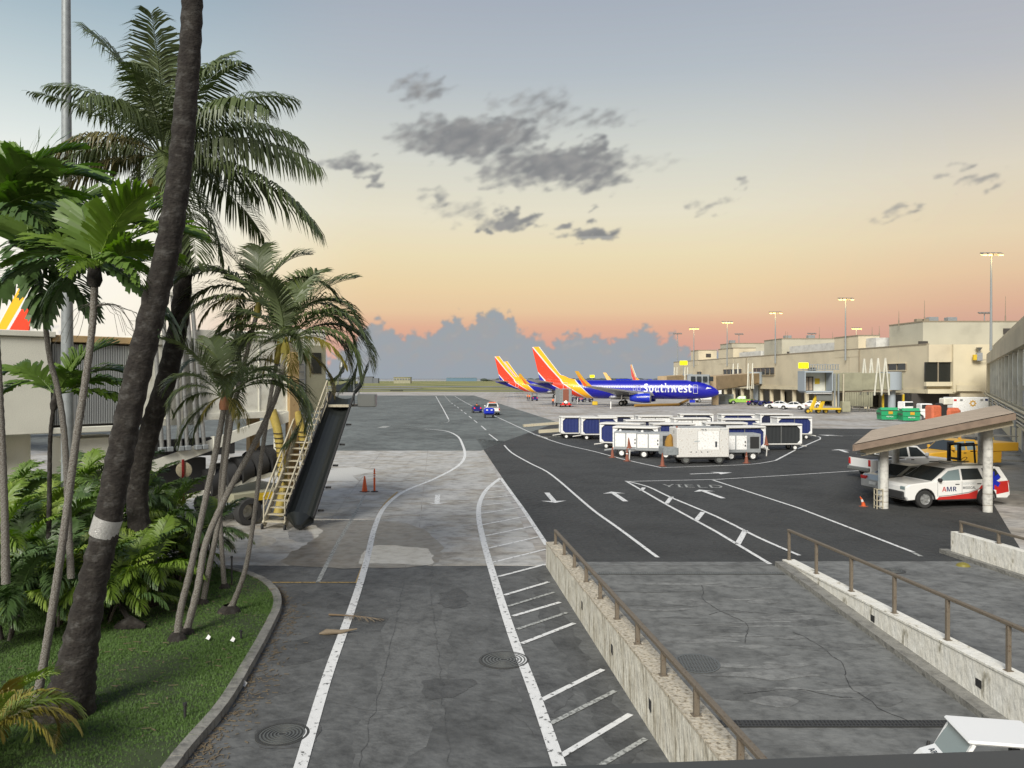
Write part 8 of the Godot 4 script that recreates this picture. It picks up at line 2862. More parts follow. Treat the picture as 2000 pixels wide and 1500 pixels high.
	lettering(hous, "lettering", "TLD", 0.34, 0.19, M.ink, Transform3D(Basis.IDENTITY, Vector3(0.05, 2.2, 0.956)))
	lettering(hous, "lettering", "GP1209", 0.5, 0.1, M.ink_pale, Transform3D(Basis.IDENTITY, Vector3(1.35, 2.27, 0.956)))
	lettering(hous, "lettering", "TD", 0.2, 0.18, M.ink, Transform3D(Basis(Vector3(0, 0, 1), Vector3.UP, Vector3(-1, 0, 0)), Vector3(-1.731, 2.05, 0.2)))
	g = Geo.new()
	g.box(Vector3(-2.1, 0.85, 0.3), Vector3(1.0, 0.5, 1.3), Basis.IDENTITY, 0.02)
	shape(t, "cable_tray", g, M.galv)
	g = Geo.new()
	g.box(Vector3(0, 0.38, 0), Vector3(3.0, 0.16, 1.6))
	shape(t, "chassis", g, M.black)
	for x in [-1.1, 1.1]:
		for z in [-0.75, 0.75]:
			wheel_on(t, Vector3(x, 0.3, z), 0.3, 0.2, M.gunmetal)
	g = Geo.new()
	g.tube([Vector3(-1.6, 2.3, 0.5), Vector3(-1.6, 2.45, 0.45)], 0.06, 8)
	shape(t, "cap", g, M.cone_dull)
	var s := thing("canvas_cover", "mustard canvas cover bundled in the tray of the white power unit", "cover", Vector3(10.35, 1.1, -53.2))
	g = Geo.new()
	g.tube([Vector3(0, -0.02, 0.2), Vector3(-0.02, 0.3, 0.2), Vector3(0.06, 0.6, 0.15), Vector3(0.12, 0.78, 0.1)], [0.3, 0.26, 0.2, 0.05], 9)
	shape(s, "cloth", g, M.mustard)
	# two air start units, light grey boxes on trailers
	var units := [["grey and white air conditioning trailer between the black-curtained cart and the power unit", Vector3(10.1, 0, -56.6), -14.0], ["second grey and white trailer unit, left of its twin behind the leaning cones", Vector3(8.7, 0, -57.6), -16.0], ["grey trailer unit with a black intake grille, right of the power unit", Vector3(15.6, 0, -55.4), 3.0]]
	var first: Node3D = null
	for u in units:
		if first:
			copy(first, u[0], u[1], u[2])
			continue
		t = thing("air_trailer", u[0], "trailer unit", u[1], u[2], "grey trailer units in the painted bay")
		first = t
		g = Geo.new()
		g.box(Vector3(0, 1.15, 0), Vector3(2.6, 1.3, 1.5), Basis.IDENTITY, 0.04)
		hous = shape(t, "housing", g, M.grey_paint)
		for x in [-0.85, -0.05]:
			g = Geo.new()
			g.box(Vector3(x, 1.2, 0.756), Vector3(0.72, 0.95, 0.02), Basis.IDENTITY, 0.008)
			shape(hous, "door", g, M.white)
		g = Geo.new()
		g.box(Vector3(0.85, 1.2, 0.756), Vector3(0.62, 0.8, 0.02))
		shape(hous, "grille", g, M.black)
		g = Geo.new()
		g.box(Vector3(-1.31, 1.15, 0), Vector3(0.03, 1.1, 1.3))
		shape(hous, "end_panel", g, M.white)
		for y in [1.0, 1.25]:
			g = Geo.new()
			g.box(Vector3(0.2, y, 0.77), Vector3(0.08, 0.12, 0.02))
			shape(hous, "latch", g, M.black)
		g = Geo.new()
		g.lathe([Vector2(0.1, 0), Vector2(0.1, 0.1), Vector2(0.0, 0.14)], 10, Transform3D(Basis.IDENTITY, Vector3(-0.9, 1.8, 0.3)))
		shape(t, "filler_cap", g, M.white)
		for x in [-0.75, 0.75]:
			for z in [-0.65, 0.65]:
				wheel_on(t, Vector3(x, 0.28, z), 0.28, 0.18, M.white)
		g = Geo.new()
		g.bar(Vector3(-1.25, 0.5, 0), Vector3(-2.1, 0.4, 0), 0.09)
		shape(t, "tow_bar", g, M.grey_paint)
	var ex := thing("exhaust_stack", "black silencer on the roof of the white unit behind the power unit", "exhaust", Vector3(14.6, 2.06, -56.3))
	g = Geo.new()
	g.tube([Vector3(-0.5, -0.1, 0), Vector3(-0.4, 0.25, 0), Vector3(-0.2, 0.18, 0)], 0.05, 8)
	g.tube([Vector3(-0.2, 0.16, 0), Vector3(0.35, 0.16, 0)], 0.13, 10)
	shape(ex, "pipe", g, M.black)
	# cones round the bay
	cone("bright orange cone with a white band against the black-curtained cart", Vector3(8.03, 0, -63.11) , M.cone)
	cone("dull cone standing alone in front of the white-ended cart", Vector3(7.05, 0, -56.51), M.cone_dull)
	cone("dull cone with worn band at the left of the grey trailer", Vector3(7.73, 0, -54.04), M.cone_dull, 0.85)
	cone("dull cone before the grey tray of the power unit", Vector3(9.51, 0, -50.86), M.cone_dull, 0.85, false)
	cone("dull banded cone at the right foot of the power unit", Vector3(15.36, 0, -52.72), M.cone_dull, 0.75)
	var poles := [["orange cone stuck upside on a pole by the draped blue cart", Vector3(18.22, 0, -57.64)], ["striped cone leaning on a pole by the grey trailer", Vector3(8.02, 0, -55.07)]]
	for e in poles:
		t = thing("cone_on_pole", e[0], "traffic cone", e[1])
		g = Geo.new()
		g.bar(Vector3.ZERO, Vector3(0.05, 0.85, 0), 0.07)
		shape(t, "pole", g, M.white_rusty)
		g = Geo.new()
		g.lathe([Vector2(0.2, 0.8), Vector2(0.13, 0.9), Vector2(0.03, 1.5), Vector2(0, 1.5)], 14, Transform3D(Basis(Vector3(0, 0, 1), 0.06), Vector3(0.05, 0, 0)))
		shape(t, "cone_body", g, M.cone_dull)
	# far right cone and delineator post on the concrete
	cone("clean orange cone on the concrete beside the slim post", Vector3(-7.2, 0, -39.3), M.cone, 0.78, false)
	t = thing("delineator_post", "slim orange delineator post with white bands on a black foot", "post", Vector3(-6.72, 0, -39.3))
	g = Geo.new()
	g.lathe([Vector2(0.19, 0), Vector2(0.19, 0.03), Vector2(0.08, 0.06), Vector2(0, 0.06)], 16)
	shape(t, "foot", g, M.black)
	g = Geo.new()
	g.lathe([Vector2(0.05, 0.05), Vector2(0.05, 0.92), Vector2(0.025, 0.95), Vector2(0.05, 1.0), Vector2(0.02, 1.14), Vector2(0, 1.15)], 14)
	shape(t, "tube", g, M.cone)
	for y in [0.72, 0.82]:
		g = Geo.new()
		g.lathe([Vector2(0.0515, y), Vector2(0.0515, y + 0.05)], 14)
		shape(t, "band", g, M.reflect)

# ---------------------------------------------------------------- loading bridges, vehicles and people on the far apron
func gate_sign(label: String, words: String, at: Vector3, foot: float, wide: float) -> void:
	var t := thing("gate_sign", label, "sign", Vector3(at.x, foot, at.z), 0.0, "lit yellow gate signs")
	var g := Geo.new()
	var h := at.y - foot
	g.bar(Vector3(0, 0, -0.1), Vector3(0, h, -0.1), 0.12)
	shape(t, "post", g, M.galv)
	g = Geo.new()
	g.box(Vector3(0, h, 0), Vector3(wide, wide * 0.58, 0.25), Basis.IDENTITY, 0.04)
	var f := shape(t, "lit_sign_face", g, M.sign_lit)
	if words:
		lettering(f, "sign_lettering", words, wide * 0.42, wide * 0.3, M.yellow, Transform3D(Basis.IDENTITY, Vector3(0, h, 0.128)))

func loading_bridge(called: String, label: String, cab: Vector3, inner: Vector3, low: float, low2: float, tall: float, mat: Material) -> Node3D:
	# cab and inner end on the ground plan; low and low2 the floor heights
	var t := thing(called, label, "boarding bridge")
	var d := inner - cab
	d.y = 0
	var l := d.length()
	d = d.normalized()
	var side := Vector3(-d.z, 0, d.x)
	var splits := [0.0, 0.42, 0.78, 1.0]
	for k in 3:
		var a = cab + d * l * splits[k] + Vector3(0, lerpf(low, low2, splits[k]) + tall * 0.5, 0)
		var b = cab + d * l * splits[k + 1] + Vector3(0, lerpf(low, low2, splits[k + 1]) + tall * 0.5, 0)
		var g := Geo.new()
		g.bar(a, b, 3.0 - 0.25 * k, tall - 0.22 * k, 0.05)
		shape(t, "tunnel", g, mat)
		g = Geo.new()
		g.bar(a - Vector3(0, tall * 0.5 + 0.1, 0), b - Vector3(0, tall * 0.5 + 0.1 - 0.1 * k, 0), 2.6, 0.2)
		shape(t, "tunnel_underframe", g, M.trim)
	var g := Geo.new()
	g.tube([inner - d * 1.2, inner - d * 1.2 + Vector3(0, low2, 0)], 0.6, 14)
	shape(t, "support_column", g, M.bridge_fly)
	g = Geo.new()
	g.tube([inner - d * 1.4 + Vector3(0, low2, 0), inner - d * 1.4 + Vector3(0, low2 + tall, 0)], 1.7, 18)
	shape(t, "rotunda", g, M.bridge_fly)
	for e in [0.62, 0.72]:   # hoop frames round the drive
		for s in [-1.75, 1.75]:
			g = Geo.new()
			var p = cab + d * l * e + side * s
			var y: float = lerpf(low, low2, e)
			g.bar(p + Vector3(0, y - 0.8, 0) - d * 0.7, p + Vector3(0, y + tall + 2.3, 0), 0.18)
			g.bar(p + Vector3(0, y - 0.8, 0) + d * 0.7, p + Vector3(0, y + tall + 2.3, 0), 0.18)
			shape(t, "hoist_frame", g, M.bridge)
	return t

func right_bridges() -> void:
	# the parked bridge with its open cab towards the camera
	var t := loading_bridge("loading_bridge", "olive loading bridge parked with its grey cab open, right of the lit gate sign", Vector3(51.3, 0, -131.5), Vector3(64.5, 0, -134.5), 3.55, 3.75, 3.0, M.bridge_green)
	var c := Vector3(49.2, 0, -130.6)
	var g := Geo.new()
	for e in [[Vector3(0, 6.72, 0), Vector3(4.6, 0.3, 3.2)], [Vector3(0, 3.5, 0), Vector3(4.2, 0.25, 3.2)], [Vector3(-2.2, 5.1, 0), Vector3(0.2, 3.0, 3.2)], [Vector3(2.2, 5.1, 0), Vector3(0.2, 3.0, 3.2)]]:
		g.box(c + e[0], e[1], Basis.IDENTITY, 0.04)
	var cab := shape(t, "cab_frame", g, M.bridge_fly)
	g = Geo.new()
	g.box(c + Vector3(0, 5.1, -1.3), Vector3(4.2, 3.0, 0.2))
	shape(cab, "cab_back", g, M.bridge)
	for x in [-0.95, -0.3]:
		g = Geo.new()
		g.box(c + Vector3(x, 4.75, -1.17), Vector3(0.5, 2.1, 0.05))
		shape(cab, "door", g, M.roof_tan)
	g = Geo.new()
	g.box(c + Vector3(-0.62, 4.8, -1.185), Vector3(1.5, 2.3, 0.03))
	shape(cab, "door_frame", g, M.black)
	g = Geo.new()
	g.box(c + Vector3(0.75, 5.2, -1.17), Vector3(0.8, 0.9, 0.05))
	shape(cab, "control_window", g, M.yellow)
	g = Geo.new()
	g.box(c + Vector3(0.1, 3.3, 1.2), Vector3(4.0, 0.16, 0.5))
	shape(cab, "front_sill", g, M.white)
	for k in 12:   # the folded canopy on top
		g = Geo.new()
		g.box(c + Vector3(-0.6 + k * 0.42, 7.5, -0.8), Vector3(0.12, 0.9 if k % 3 else 1.1, 0.12))
		shape(t, "roof_rail_post", g, M.galv)
	for y in [7.15, 7.9]:
		g = Geo.new()
		g.bar(c + Vector3(-0.7, y, -0.8), c + Vector3(4.2, y, -0.8), 0.1)
		shape(t, "roof_rail", g, M.galv)
	for x in [2.9, 3.5, 4.3]:
		g = Geo.new()
		g.bar(c + Vector3(x, 0.9, 0.6), c + Vector3(x, 6.4, 0.6), 0.22)
		shape(t, "lift_column", g, M.galv if x < 4.0 else M.stairs)
	# yellow drive bogie below it
	for x in [-1.2, 0.2]:
		g = Geo.new()
		g.bar(c + Vector3(x, 0.3, 1.0), c + Vector3(x + 1.3, 2.9, 0.4), 0.42, 0.42)
		shape(t, "drive_leg", g, M.yellow)
	g = Geo.new()
	g.box(c + Vector3(1.3, 0.75, 0.8), Vector3(4.6, 0.3, 1.6), Basis.IDENTITY, 0.05)
	shape(t, "drive_beam", g, M.yellow)
	g = Geo.new()
	g.box(c + Vector3(1.2, 2.6, 0.3), Vector3(2.6, 1.2, 1.4), Basis.IDENTITY, 0.1)
	shape(t, "drive_housing", g, M.gunmetal)
	for x in [-1.6, 0.1, 1.3, 3.4]:
		wheel_on(t, c + Vector3(x, 0.42, 0.9), 0.42, 0.5, M.yellow)
	g = Geo.new()
	g.box(c + Vector3(4.6, 1.1, 0.6), Vector3(1.3, 1.7, 1.2), Basis.IDENTITY, 0.06)
	shape(t, "service_cabinet", g, M.bridge_green)
	gate_sign("lit yellow gate sign on a post over the open grey cab", "E2", aim(1569, 714, 131.0), 6.8, 1.6)
	# the tan bridge at the nose of the first airliner
	t = loading_bridge("loading_bridge", "tan loading bridge joined to the nose of the nearest airliner", Vector3(41.5, 0, -169.5), Vector3(60.5, 0, -198.5), 3.3, 4.4, 2.9, M.bridge_tan)
	g = Geo.new()
	g.box(Vector3(38.6, 4.9, -166.6), Vector3(4.6, 3.2, 4.2), Basis(Vector3.UP, -0.25), 0.2)
	cab = shape(t, "cab", g, M.galv)
	for k in 4:
		g = Geo.new()
		g.box(Vector3(37.0 + k * 1.15, 5.6, -164.42 + k * 0.29), Vector3(0.9, 1.0, 0.1), Basis(Vector3.UP, -0.25))
		shape(cab, "cab_window", g, M.car_glass)
	g = Geo.new()
	g.box(Vector3(43.5, 1.6, -172.5), Vector3(1.2, 3.2, 1.2))
	shape(t, "lift_column", g, M.bridge_tan)
	gate_sign("lit yellow gate sign above the nearest airliner's nose", "", aim(1335, 709, 163.0), 6.2, 1.5)
	t = loading_bridge("loading_bridge", "far beige loading bridge behind the nearest airliner's wing", Vector3(44.0, 0, -236.0), Vector3(55.5, 0, -251.0), 3.6, 4.4, 2.8, M.bridge_tan)
	gate_sign("far lit yellow gate sign behind the nearest airliner's back", "", aim(1156.5, 735, 238.0), 3.0, 1.35)

func apron_vehicles() -> void:
	# white cars in the shade of the terminal
	var a := make_sedan("white sedan parked under the terminal, leftmost of three", M.white_gloss, "white cars under the terminal", Vector3(50.18, 0, -151.68), 150.0)
	copy(a, "white sedan parked under the terminal, middle and nearest of three", Vector3(51.08, 0, -146.54), 148.0)
	copy(a, "white sedan parked under the terminal, rightmost, behind the yellow drive legs", Vector3(57.26, 0, -154.39), 152.0)
	var p := make_pickup("pickup_truck", "lime green pickup parked left of the blue tugs", M.lime, M.car_glass)
	p.position = Vector3(50.8, 0, -178.27)
	p.rotation_degrees.y = 160.0
	var t := make_tug("dark blue baggage tug under the terminal, left of its pair", "blue tugs under the terminal")
	t.position = Vector3(51.41, 0, -171.21)
	t.rotation_degrees.y = 20.0
	copy(t, "dark blue baggage tug under the terminal, right of its pair", Vector3(52.36, 0, -166.27), 200.0)
	copy(t, "blue baggage tug parked below the nearest airliner's gold tail band, left one", Vector3(15.25, 0, -196.5), 160.0)
	copy(t, "blue baggage tug parked below the nearest airliner's gold tail band, right one", Vector3(18.17, 0, -194.29), 10.0)
	var g := Geo.new()
	g.box(Vector3(0, 1.1, 0), Vector3(3.4, 2.2, 1.8), Basis.IDENTITY, 0.05)
	t = thing("generator_box", "pale grey equipment box on the apron near the airliner's nose", "equipment box", Vector3(47.67, 0, -180.12))
	shape(t, "housing", g, M.galv)
	for k in 2:
		g = Geo.new()
		g.box(Vector3(-0.8 + k * 1.7, 1.2, 0.91), Vector3(1.1, 1.2, 0.05))
		shape(t, "louvre", g, M.gunmetal)
	t = thing("service_truck", "white service truck beyond the airliner's nose", "truck", Vector3(46.69, 0, -192.13))
	g = Geo.new()
	g.box(Vector3(0.8, 2.0, 0), Vector3(4.5, 2.6, 2.3), Basis.IDENTITY, 0.06)
	shape(t, "box_body", g, M.white)
	g = Geo.new()
	g.box(Vector3(-2.3, 1.4, 0), Vector3(1.6, 1.8, 2.1), Basis.IDENTITY, 0.15)
	shape(t, "cab", g, M.white_gloss)
	for x in [-2.2, 2.0]:
		for z in [-0.95, 0.95]:
			wheel_on(t, Vector3(x, 0.45, z), 0.45, 0.3, M.silver)
	# rubbish skips
	var words := ["green rubbish skip with a black lid, left of the pair", "green rubbish skip with a black lid, right of the pair"]
	var first: Node3D = null
	for k in 2:
		var at: Vector3 = [Vector3(50.39, 0, -108.08), Vector3(51.98, 0, -105.44)][k]
		if first:
			copy(first, words[1], at, -4.0)
			continue
		t = thing("skip", words[0], "dumpster", at, -4.0, "green rubbish skips")
		first = t
		g = Geo.new()
		g.slab([Vector2(-0.8, 0.15), Vector2(0.8, 0.15), Vector2(0.85, 1.25), Vector2(0.55, 1.75), Vector2(-0.85, 1.3)], Transform3D(Basis(Vector3(0, 0, 1), Vector3.UP, Vector3(-1, 0, 0)), Vector3.ZERO), [-1.05, -1.05, -1.1, -1.1, -1.1], [1.05, 1.05, 1.1, 1.1, 1.1])
		shape(t, "bin", g, M.green)
		g = Geo.new()
		g.bar(Vector3(0, 1.62, -0.6), Vector3(0, 1.34, 0.9), 2.25, 0.07)
		shape(t, "lid", g, M.green_dark)
		g = Geo.new()
		g.box(Vector3(0, 0.75, 0.87), Vector3(2.2, 0.08, 0.08))
		shape(t, "rib", g, M.green)
		for s in [-1.16, 1.16]:
			g = Geo.new()
			g.box(Vector3(s, 0.95, 0.1), Vector3(0.16, 0.22, 1.3))
			shape(t, "fork_pocket", g, M.green_dark)
		g = Geo.new()
		g.box(Vector3(0.1, 1.06, 0.895), Vector3(0.55, 0.36, 0.02))
		shape(t, "sticker", g, M.ochre)
		lettering(t, "lettering", "RECYCLE", 0.85, 0.16, M.paper, Transform3D(Basis.IDENTITY, Vector3(0.0, 0.55, 0.91)))
	# vehicles squeezed in beside the wing: a white tractor, an orange lift, a county ambulance
	var wt := [["white airfield tractor half hidden behind the right skip", Vector3(57.38, 0, -116.84), 10.0], ["white airfield tractor between the skips and the orange machine", Vector3(55, 0, -106.74), -5.0]]
	first = null
	for e in wt:
		if first:
			copy(first, e[0], e[1], e[2])
			continue
		t = thing("apron_tractor", e[0], "tractor", e[1], e[2], "white tractors by the skips")
		first = t
		g = Geo.new()
		g.shell(underside(-1.9, 1.9, 0.4, [-1.2, 1.2], 0.5) + [Vector2(1.95, 0.9), Vector2(1.3, 1.15), Vector2(-1.9, 1.2)], Transform3D.IDENTITY, 0.95, 0.06, 0.1)
		shape(t, "body", g, M.white_gloss)
		g = Geo.new()
		g.box(Vector3(-0.3, 1.75, 0), Vector3(1.5, 1.1, 1.6), Basis.IDENTITY, 0.12)
		shape(t, "cab", g, M.white)
		g = Geo.new()
		g.box(Vector3(-0.3, 1.9, 0), Vector3(1.3, 0.55, 1.64))
		shape(t, "cab_window", g, M.car_glass)
		for x in [-1.2, 1.2]:
			for z in [-0.8, 0.8]:
				wheel_on(t, Vector3(x, 0.44, z), 0.44, 0.3, M.silver)
	t = thing("lift_machine", "orange-red boom lift machine parked left of the county ambulance", "boom lift", Vector3(50.65, 0, -95.01) , 8.0)
	g = Geo.new()
	g.box(Vector3(-1.0, 1.5, 0), Vector3(1.3, 1.9, 1.5), Basis.IDENTITY, 0.2)
	shape(t, "left_cowl", g, M.lift_orange)
	g = Geo.new()
	g.box(Vector3(1.3, 1.4, 0), Vector3(1.9, 1.5, 1.5), Basis.IDENTITY, 0.35)
	shape(t, "right_cowl", g, M.lift_orange)
	g = Geo.new()
	g.box(Vector3(0.1, 1.6, -0.1), Vector3(0.9, 2.2, 1.1), Basis.IDENTITY, 0.08)
	shape(t, "turret", g, M.black)
	g = Geo.new()
	g.box(Vector3(0.5, 2.9, 0.2), Vector3(1.2, 0.8, 1.0), Basis.IDENTITY, 0.1)
	shape(t, "control_box", g, M.bridge)
	g = Geo.new()
	g.bar(Vector3(-1.2, 0.9, 0.9), Vector3(-4.6, 0.35, 1.0), 0.25, 0.3)
	shape(t, "boom", g, M.white)
	for x in [-1.4, 1.4]:
		for z in [-0.8, 0.8]:
			wheel_on(t, Vector3(x, 0.45, z), 0.45, 0.32, M.lift_orange)
	t = thing("ambulance", "white box ambulance with a round gold crest, behind the orange machine", "ambulance", Vector3(57.33, 0, -101.72), 0.0)
	g = Geo.new()
	g.box(Vector3(0, 2.0, 0), Vector3(4.5, 2.5, 2.3), Basis.IDENTITY, 0.06)
	body_marks(shape(t, "box_body", g, M.white))
	g = Geo.new()
	g.box(Vector3(2.9, 1.3, 0), Vector3(1.6, 1.6, 2.0), Basis.IDENTITY, 0.2)
	shape(t, "cab", g, M.white_gloss)
	for x in [-1.4, 2.8]:
		for z in [-0.95, 0.95]:
			wheel_on(t, Vector3(x, 0.42, z), 0.42, 0.28, M.silver)
	# yellow gate frame in the dark bay
	t = thing("clearance_goal", "yellow goal-shaped clearance bar before the dark bay", "barrier", Vector3(63.85, 0, -135.09))
	for x in [-1.6, 1.8]:
		g = Geo.new()
		g.bar(Vector3(x, 0, 0), Vector3(x, 3.0, 0), 0.28)
		shape(t, "upright", g, M.yellow)
	g = Geo.new()
	g.bar(Vector3(-1.7, 3.05, 0), Vector3(1.9, 3.05, 0), 0.2)
	shape(t, "crossbar", g, M.stairs)
	# small apron furniture
	t = thing("plant_screen", "slatted olive screen wall under the parked loading bridge", "screen", Vector3(62.06, 0, -144.1))
	for k in 12:
		g = Geo.new()
		g.box(Vector3(-2.3 + k * 0.42, 1.9, 0), Vector3(0.36, 2.6, 0.12))
		shape(t, "slat", g, M.bridge_green)
	t = thing("safety_barrier", "low cream pipe barrier in front of the slatted screen", "barrier", Vector3(59.14, 0, -138.34))
	for y in [0.4, 0.85]:
		g = Geo.new()
		g.bar(Vector3(-2.2, y, 0), Vector3(2.0, y, 0), 0.12)
		shape(t, "rail", g, M.bridge_white)
	for x in [-2.2, -0.8, 0.6, 2.0]:
		g = Geo.new()
		g.bar(Vector3(x, 0, 0), Vector3(x, 1.0, 0), 0.16)
		shape(t, "post", g, M.bridge_white)
	for e in [["white marker post on the apron before the nearest airliner's wheels", Vector3(18.62, 0, -151.68)], ["white marker post left of the yellow box", Vector3(14.67, 0, -180.12)]]:
		t = thing("marker_post", e[0], "post", e[1], 0.0, "white marker posts on the apron")
		g = Geo.new()
		g.lathe([Vector2(0.12, 0), Vector2(0.1, 1.3), Vector2(0, 1.35)], 10)
		shape(t, "tube", g, M.white)
	t = thing("chock_box", "yellow chock box on the apron left of the airliner's main wheels", "box", Vector3(17.64, 0, -171.21))
	g = Geo.new()
	g.box(Vector3(0, 0.45, 0), Vector3(1.1, 0.8, 0.8), Basis.IDENTITY, 0.08)
	shape(t, "box", g, M.yellow)
	t = thing("ground_hose", "tan hose lying under the nearest airliner from the engine to the nose", "hose")
	g = Geo.new()
	g.tube([Vector3(24.44, 0, -160.11) + Vector3(0, 0.3, 0), Vector3(34.38, 0, -166.27) + Vector3(0, 0.3, 0), Vector3(40.65, 0, -187.96) + Vector3(0, 0.5, 0), Vector3(43.02, 0, -192.13) + Vector3(0, 0.9, 0)], 0.28, 10)
	shape(t, "hose", g, M.mustard)

func body_marks(b: Node3D) -> void:
	var g := Geo.new()
	g.lathe([Vector2(0.34, 0), Vector2(0.34, 0.02), Vector2(0.2, 0.02)], 20, Transform3D(Basis(Vector3.RIGHT, PI / 2), Vector3(0.25, 2.5, 1.15)))
	shape(b, "crest", g, M.ochre)
	g = Geo.new()
	for k in 8:
		g.box(Vector3(0.25 + cos(k * TAU / 8) * 0.4, 2.5 + sin(k * TAU / 8) * 0.4, 1.158), Vector3(0.1, 0.1, 0.012), Basis(Vector3(0, 0, 1), k * TAU / 8))
	shape(b, "crest_rays", g, M.ochre)
	for e in [[-1.95, 2.9, M.red], [1.95, 2.95, M.navy_ink], [-1.2, 2.92, M.silver], [1.35, 2.92, M.silver]]:
		g = Geo.new()
		g.box(Vector3(e[0], e[1], 1.16), Vector3(0.34, 0.24, 0.03))
		shape(b, "marker_lamp", g, e[2])
	g = Geo.new()
	g.box(Vector3(0, 1.25, 1.155), Vector3(4.4, 0.28, 0.012))
	shape(b, "stripe", g, M.ochre)

func road_traffic() -> void:
	# white pickup with a blue water cart just behind it, and a tug, all leaving along the centre line
	var p := make_pickup("pickup_truck", "white pickup with orange-lit cab driving away along the road behind the blue tank cart", M.white_gloss, M.car_glass_pale)
	p.position = Vector3(-3.11, 0, -125.3)
	p.rotation_degrees.y = 97.0
	var g := Geo.new()
	g.box(Vector3(-0.5, 1.93, 0), Vector3(0.3, 0.12, 1.1), Basis.IDENTITY, 0.03)
	shape(p, "light_bar", g, M.cone)
	var t := thing("tank_cart", "bright blue tank cart on the road behind the white pickup", "tank cart", Vector3(-3.3, 0, -115.28), 97.0)
	g = Geo.new()
	g.box(Vector3(0, 0.95, 0), Vector3(1.8, 0.95, 1.5), Basis.IDENTITY, 0.22)
	shape(t, "tank", g, M.blue)
	for z in [-0.35, 0.3]:
		g = Geo.new()
		g.box(Vector3(-0.905, 1.15, z), Vector3(0.02, 0.16, 0.26))
		shape(t, "label_plate", g, M.paper)
	g = Geo.new()
	g.box(Vector3(0, 0.45, 0), Vector3(1.9, 0.12, 1.3))
	shape(t, "chassis", g, M.black)
	g = Geo.new()
	g.bar(Vector3(0.9, 0.45, 0), Vector3(1.7, 0.4, 0), 0.08)
	shape(t, "tow_bar", g, M.black)
	for x in [-0.55, 0.55]:
		for z in [-0.6, 0.6]:
			wheel_on(t, Vector3(x, 0.26, z), 0.26, 0.18, M.gunmetal)
	t = make_tug("blue baggage tug with red tail lights driving away along the road")
	t.position = Vector3(-5.84, 0, -133.02)
	t.rotation_degrees.y = 99.0
	var seat: Vector3 = t.transform * Vector3(-0.2, 0.2, 0)
	worker("person in an orange vest sitting on the blue tug on the road", seat, 99.0, true)
	# lit box truck seen from behind, with the crew near the tails
	t = thing("catering_truck", "white box truck seen from behind with lit tail lights under the nearest red tail", "truck", Vector3(10.49, 0, -160.11), 98.0)
	g = Geo.new()
	g.box(Vector3(1.2, 2.2, 0), Vector3(4.6, 2.9, 2.4), Basis.IDENTITY, 0.06)
	var b := shape(t, "box_body", g, M.galv)
	g = Geo.new()
	g.box(Vector3(-1.12, 2.35, 0), Vector3(0.05, 2.3, 1.15))
	shape(b, "rear_opening", g, M.cone_dull)
	for k in 8:
		g = Geo.new()
		g.box(Vector3(-1.12, 1.1 + k * 0.31, -0.95), Vector3(0.05, 0.06, 0.4))
		shape(b, "ladder_rung", g, M.gunmetal)
	for z in [-1.0, 0.0, 1.0]:
		g = Geo.new()
		g.box(Vector3(-1.1, 3.6, z), Vector3(0.12, 0.12, 0.3))
		shape(t, "marker_light", g, M.cone)
	for z in [-0.6, 0.6]:
		g = Geo.new()
		g.box(Vector3(-1.16, 0.72, z), Vector3(0.06, 0.22, 0.26))
		shape(t, "tail_light", g, M.tail_lit)
	g = Geo.new()
	g.lathe([Vector2(0.2, 0), Vector2(0.14, 0.06), Vector2(0, 0.08)], 14, Transform3D(Basis(Vector3(0, 0, 1), PI / 2), Vector3(-1.14, 1.05, 0)))
	shape(t, "work_light", g, M.head_lit)
	g = Geo.new()
	g.box(Vector3(-1.1, 0.5, 0), Vector3(0.2, 0.2, 2.3))
	shape(t, "rear_bumper", g, M.red)
	g = Geo.new()
	g.box(Vector3(4.2, 1.5, 0), Vector3(1.5, 1.9, 2.2), Basis.IDENTITY, 0.2)
	shape(t, "cab", g, M.white_gloss)
	for x in [-0.2, 3.9]:
		for z in [-0.95, 0.95]:
			wheel_on(t, Vector3(x, 0.45, z), 0.45, 0.3, M.silver)
	worker("person in an orange vest walking on the apron left of the box truck", Vector3(8.3, 0, -163.13), 60.0)
	var lit := make_tug("baggage tug with glowing lights near the second airliner's tail")
	lit.position = Vector3(5.76, 0, -205.86)
	lit.rotation_degrees.y = 95.0
	g = Geo.new()
	g.box(Vector3(-0.3, 1.95, 0), Vector3(1.3, 0.08, 1.3), Basis.IDENTITY, 0.03)
	shape(lit, "canopy", g, M.black)
	for e in [[-0.85, 0.6], [-0.85, -0.6], [0.3, 0.6], [0.3, -0.6]]:
		g = Geo.new()
		g.bar(Vector3(e[0], 0.9, e[1]), Vector3(e[0], 1.92, e[1]), 0.06)
		shape(lit, "canopy_post", g, M.black)
	worker("person in an orange vest standing left of the lit tug, left of two", Vector3(3.93, 0, -205.86), 20.0)
	worker("person in an orange vest standing left of the lit tug, right of two", Vector3(4.4, 0, -203.44), -120.0)

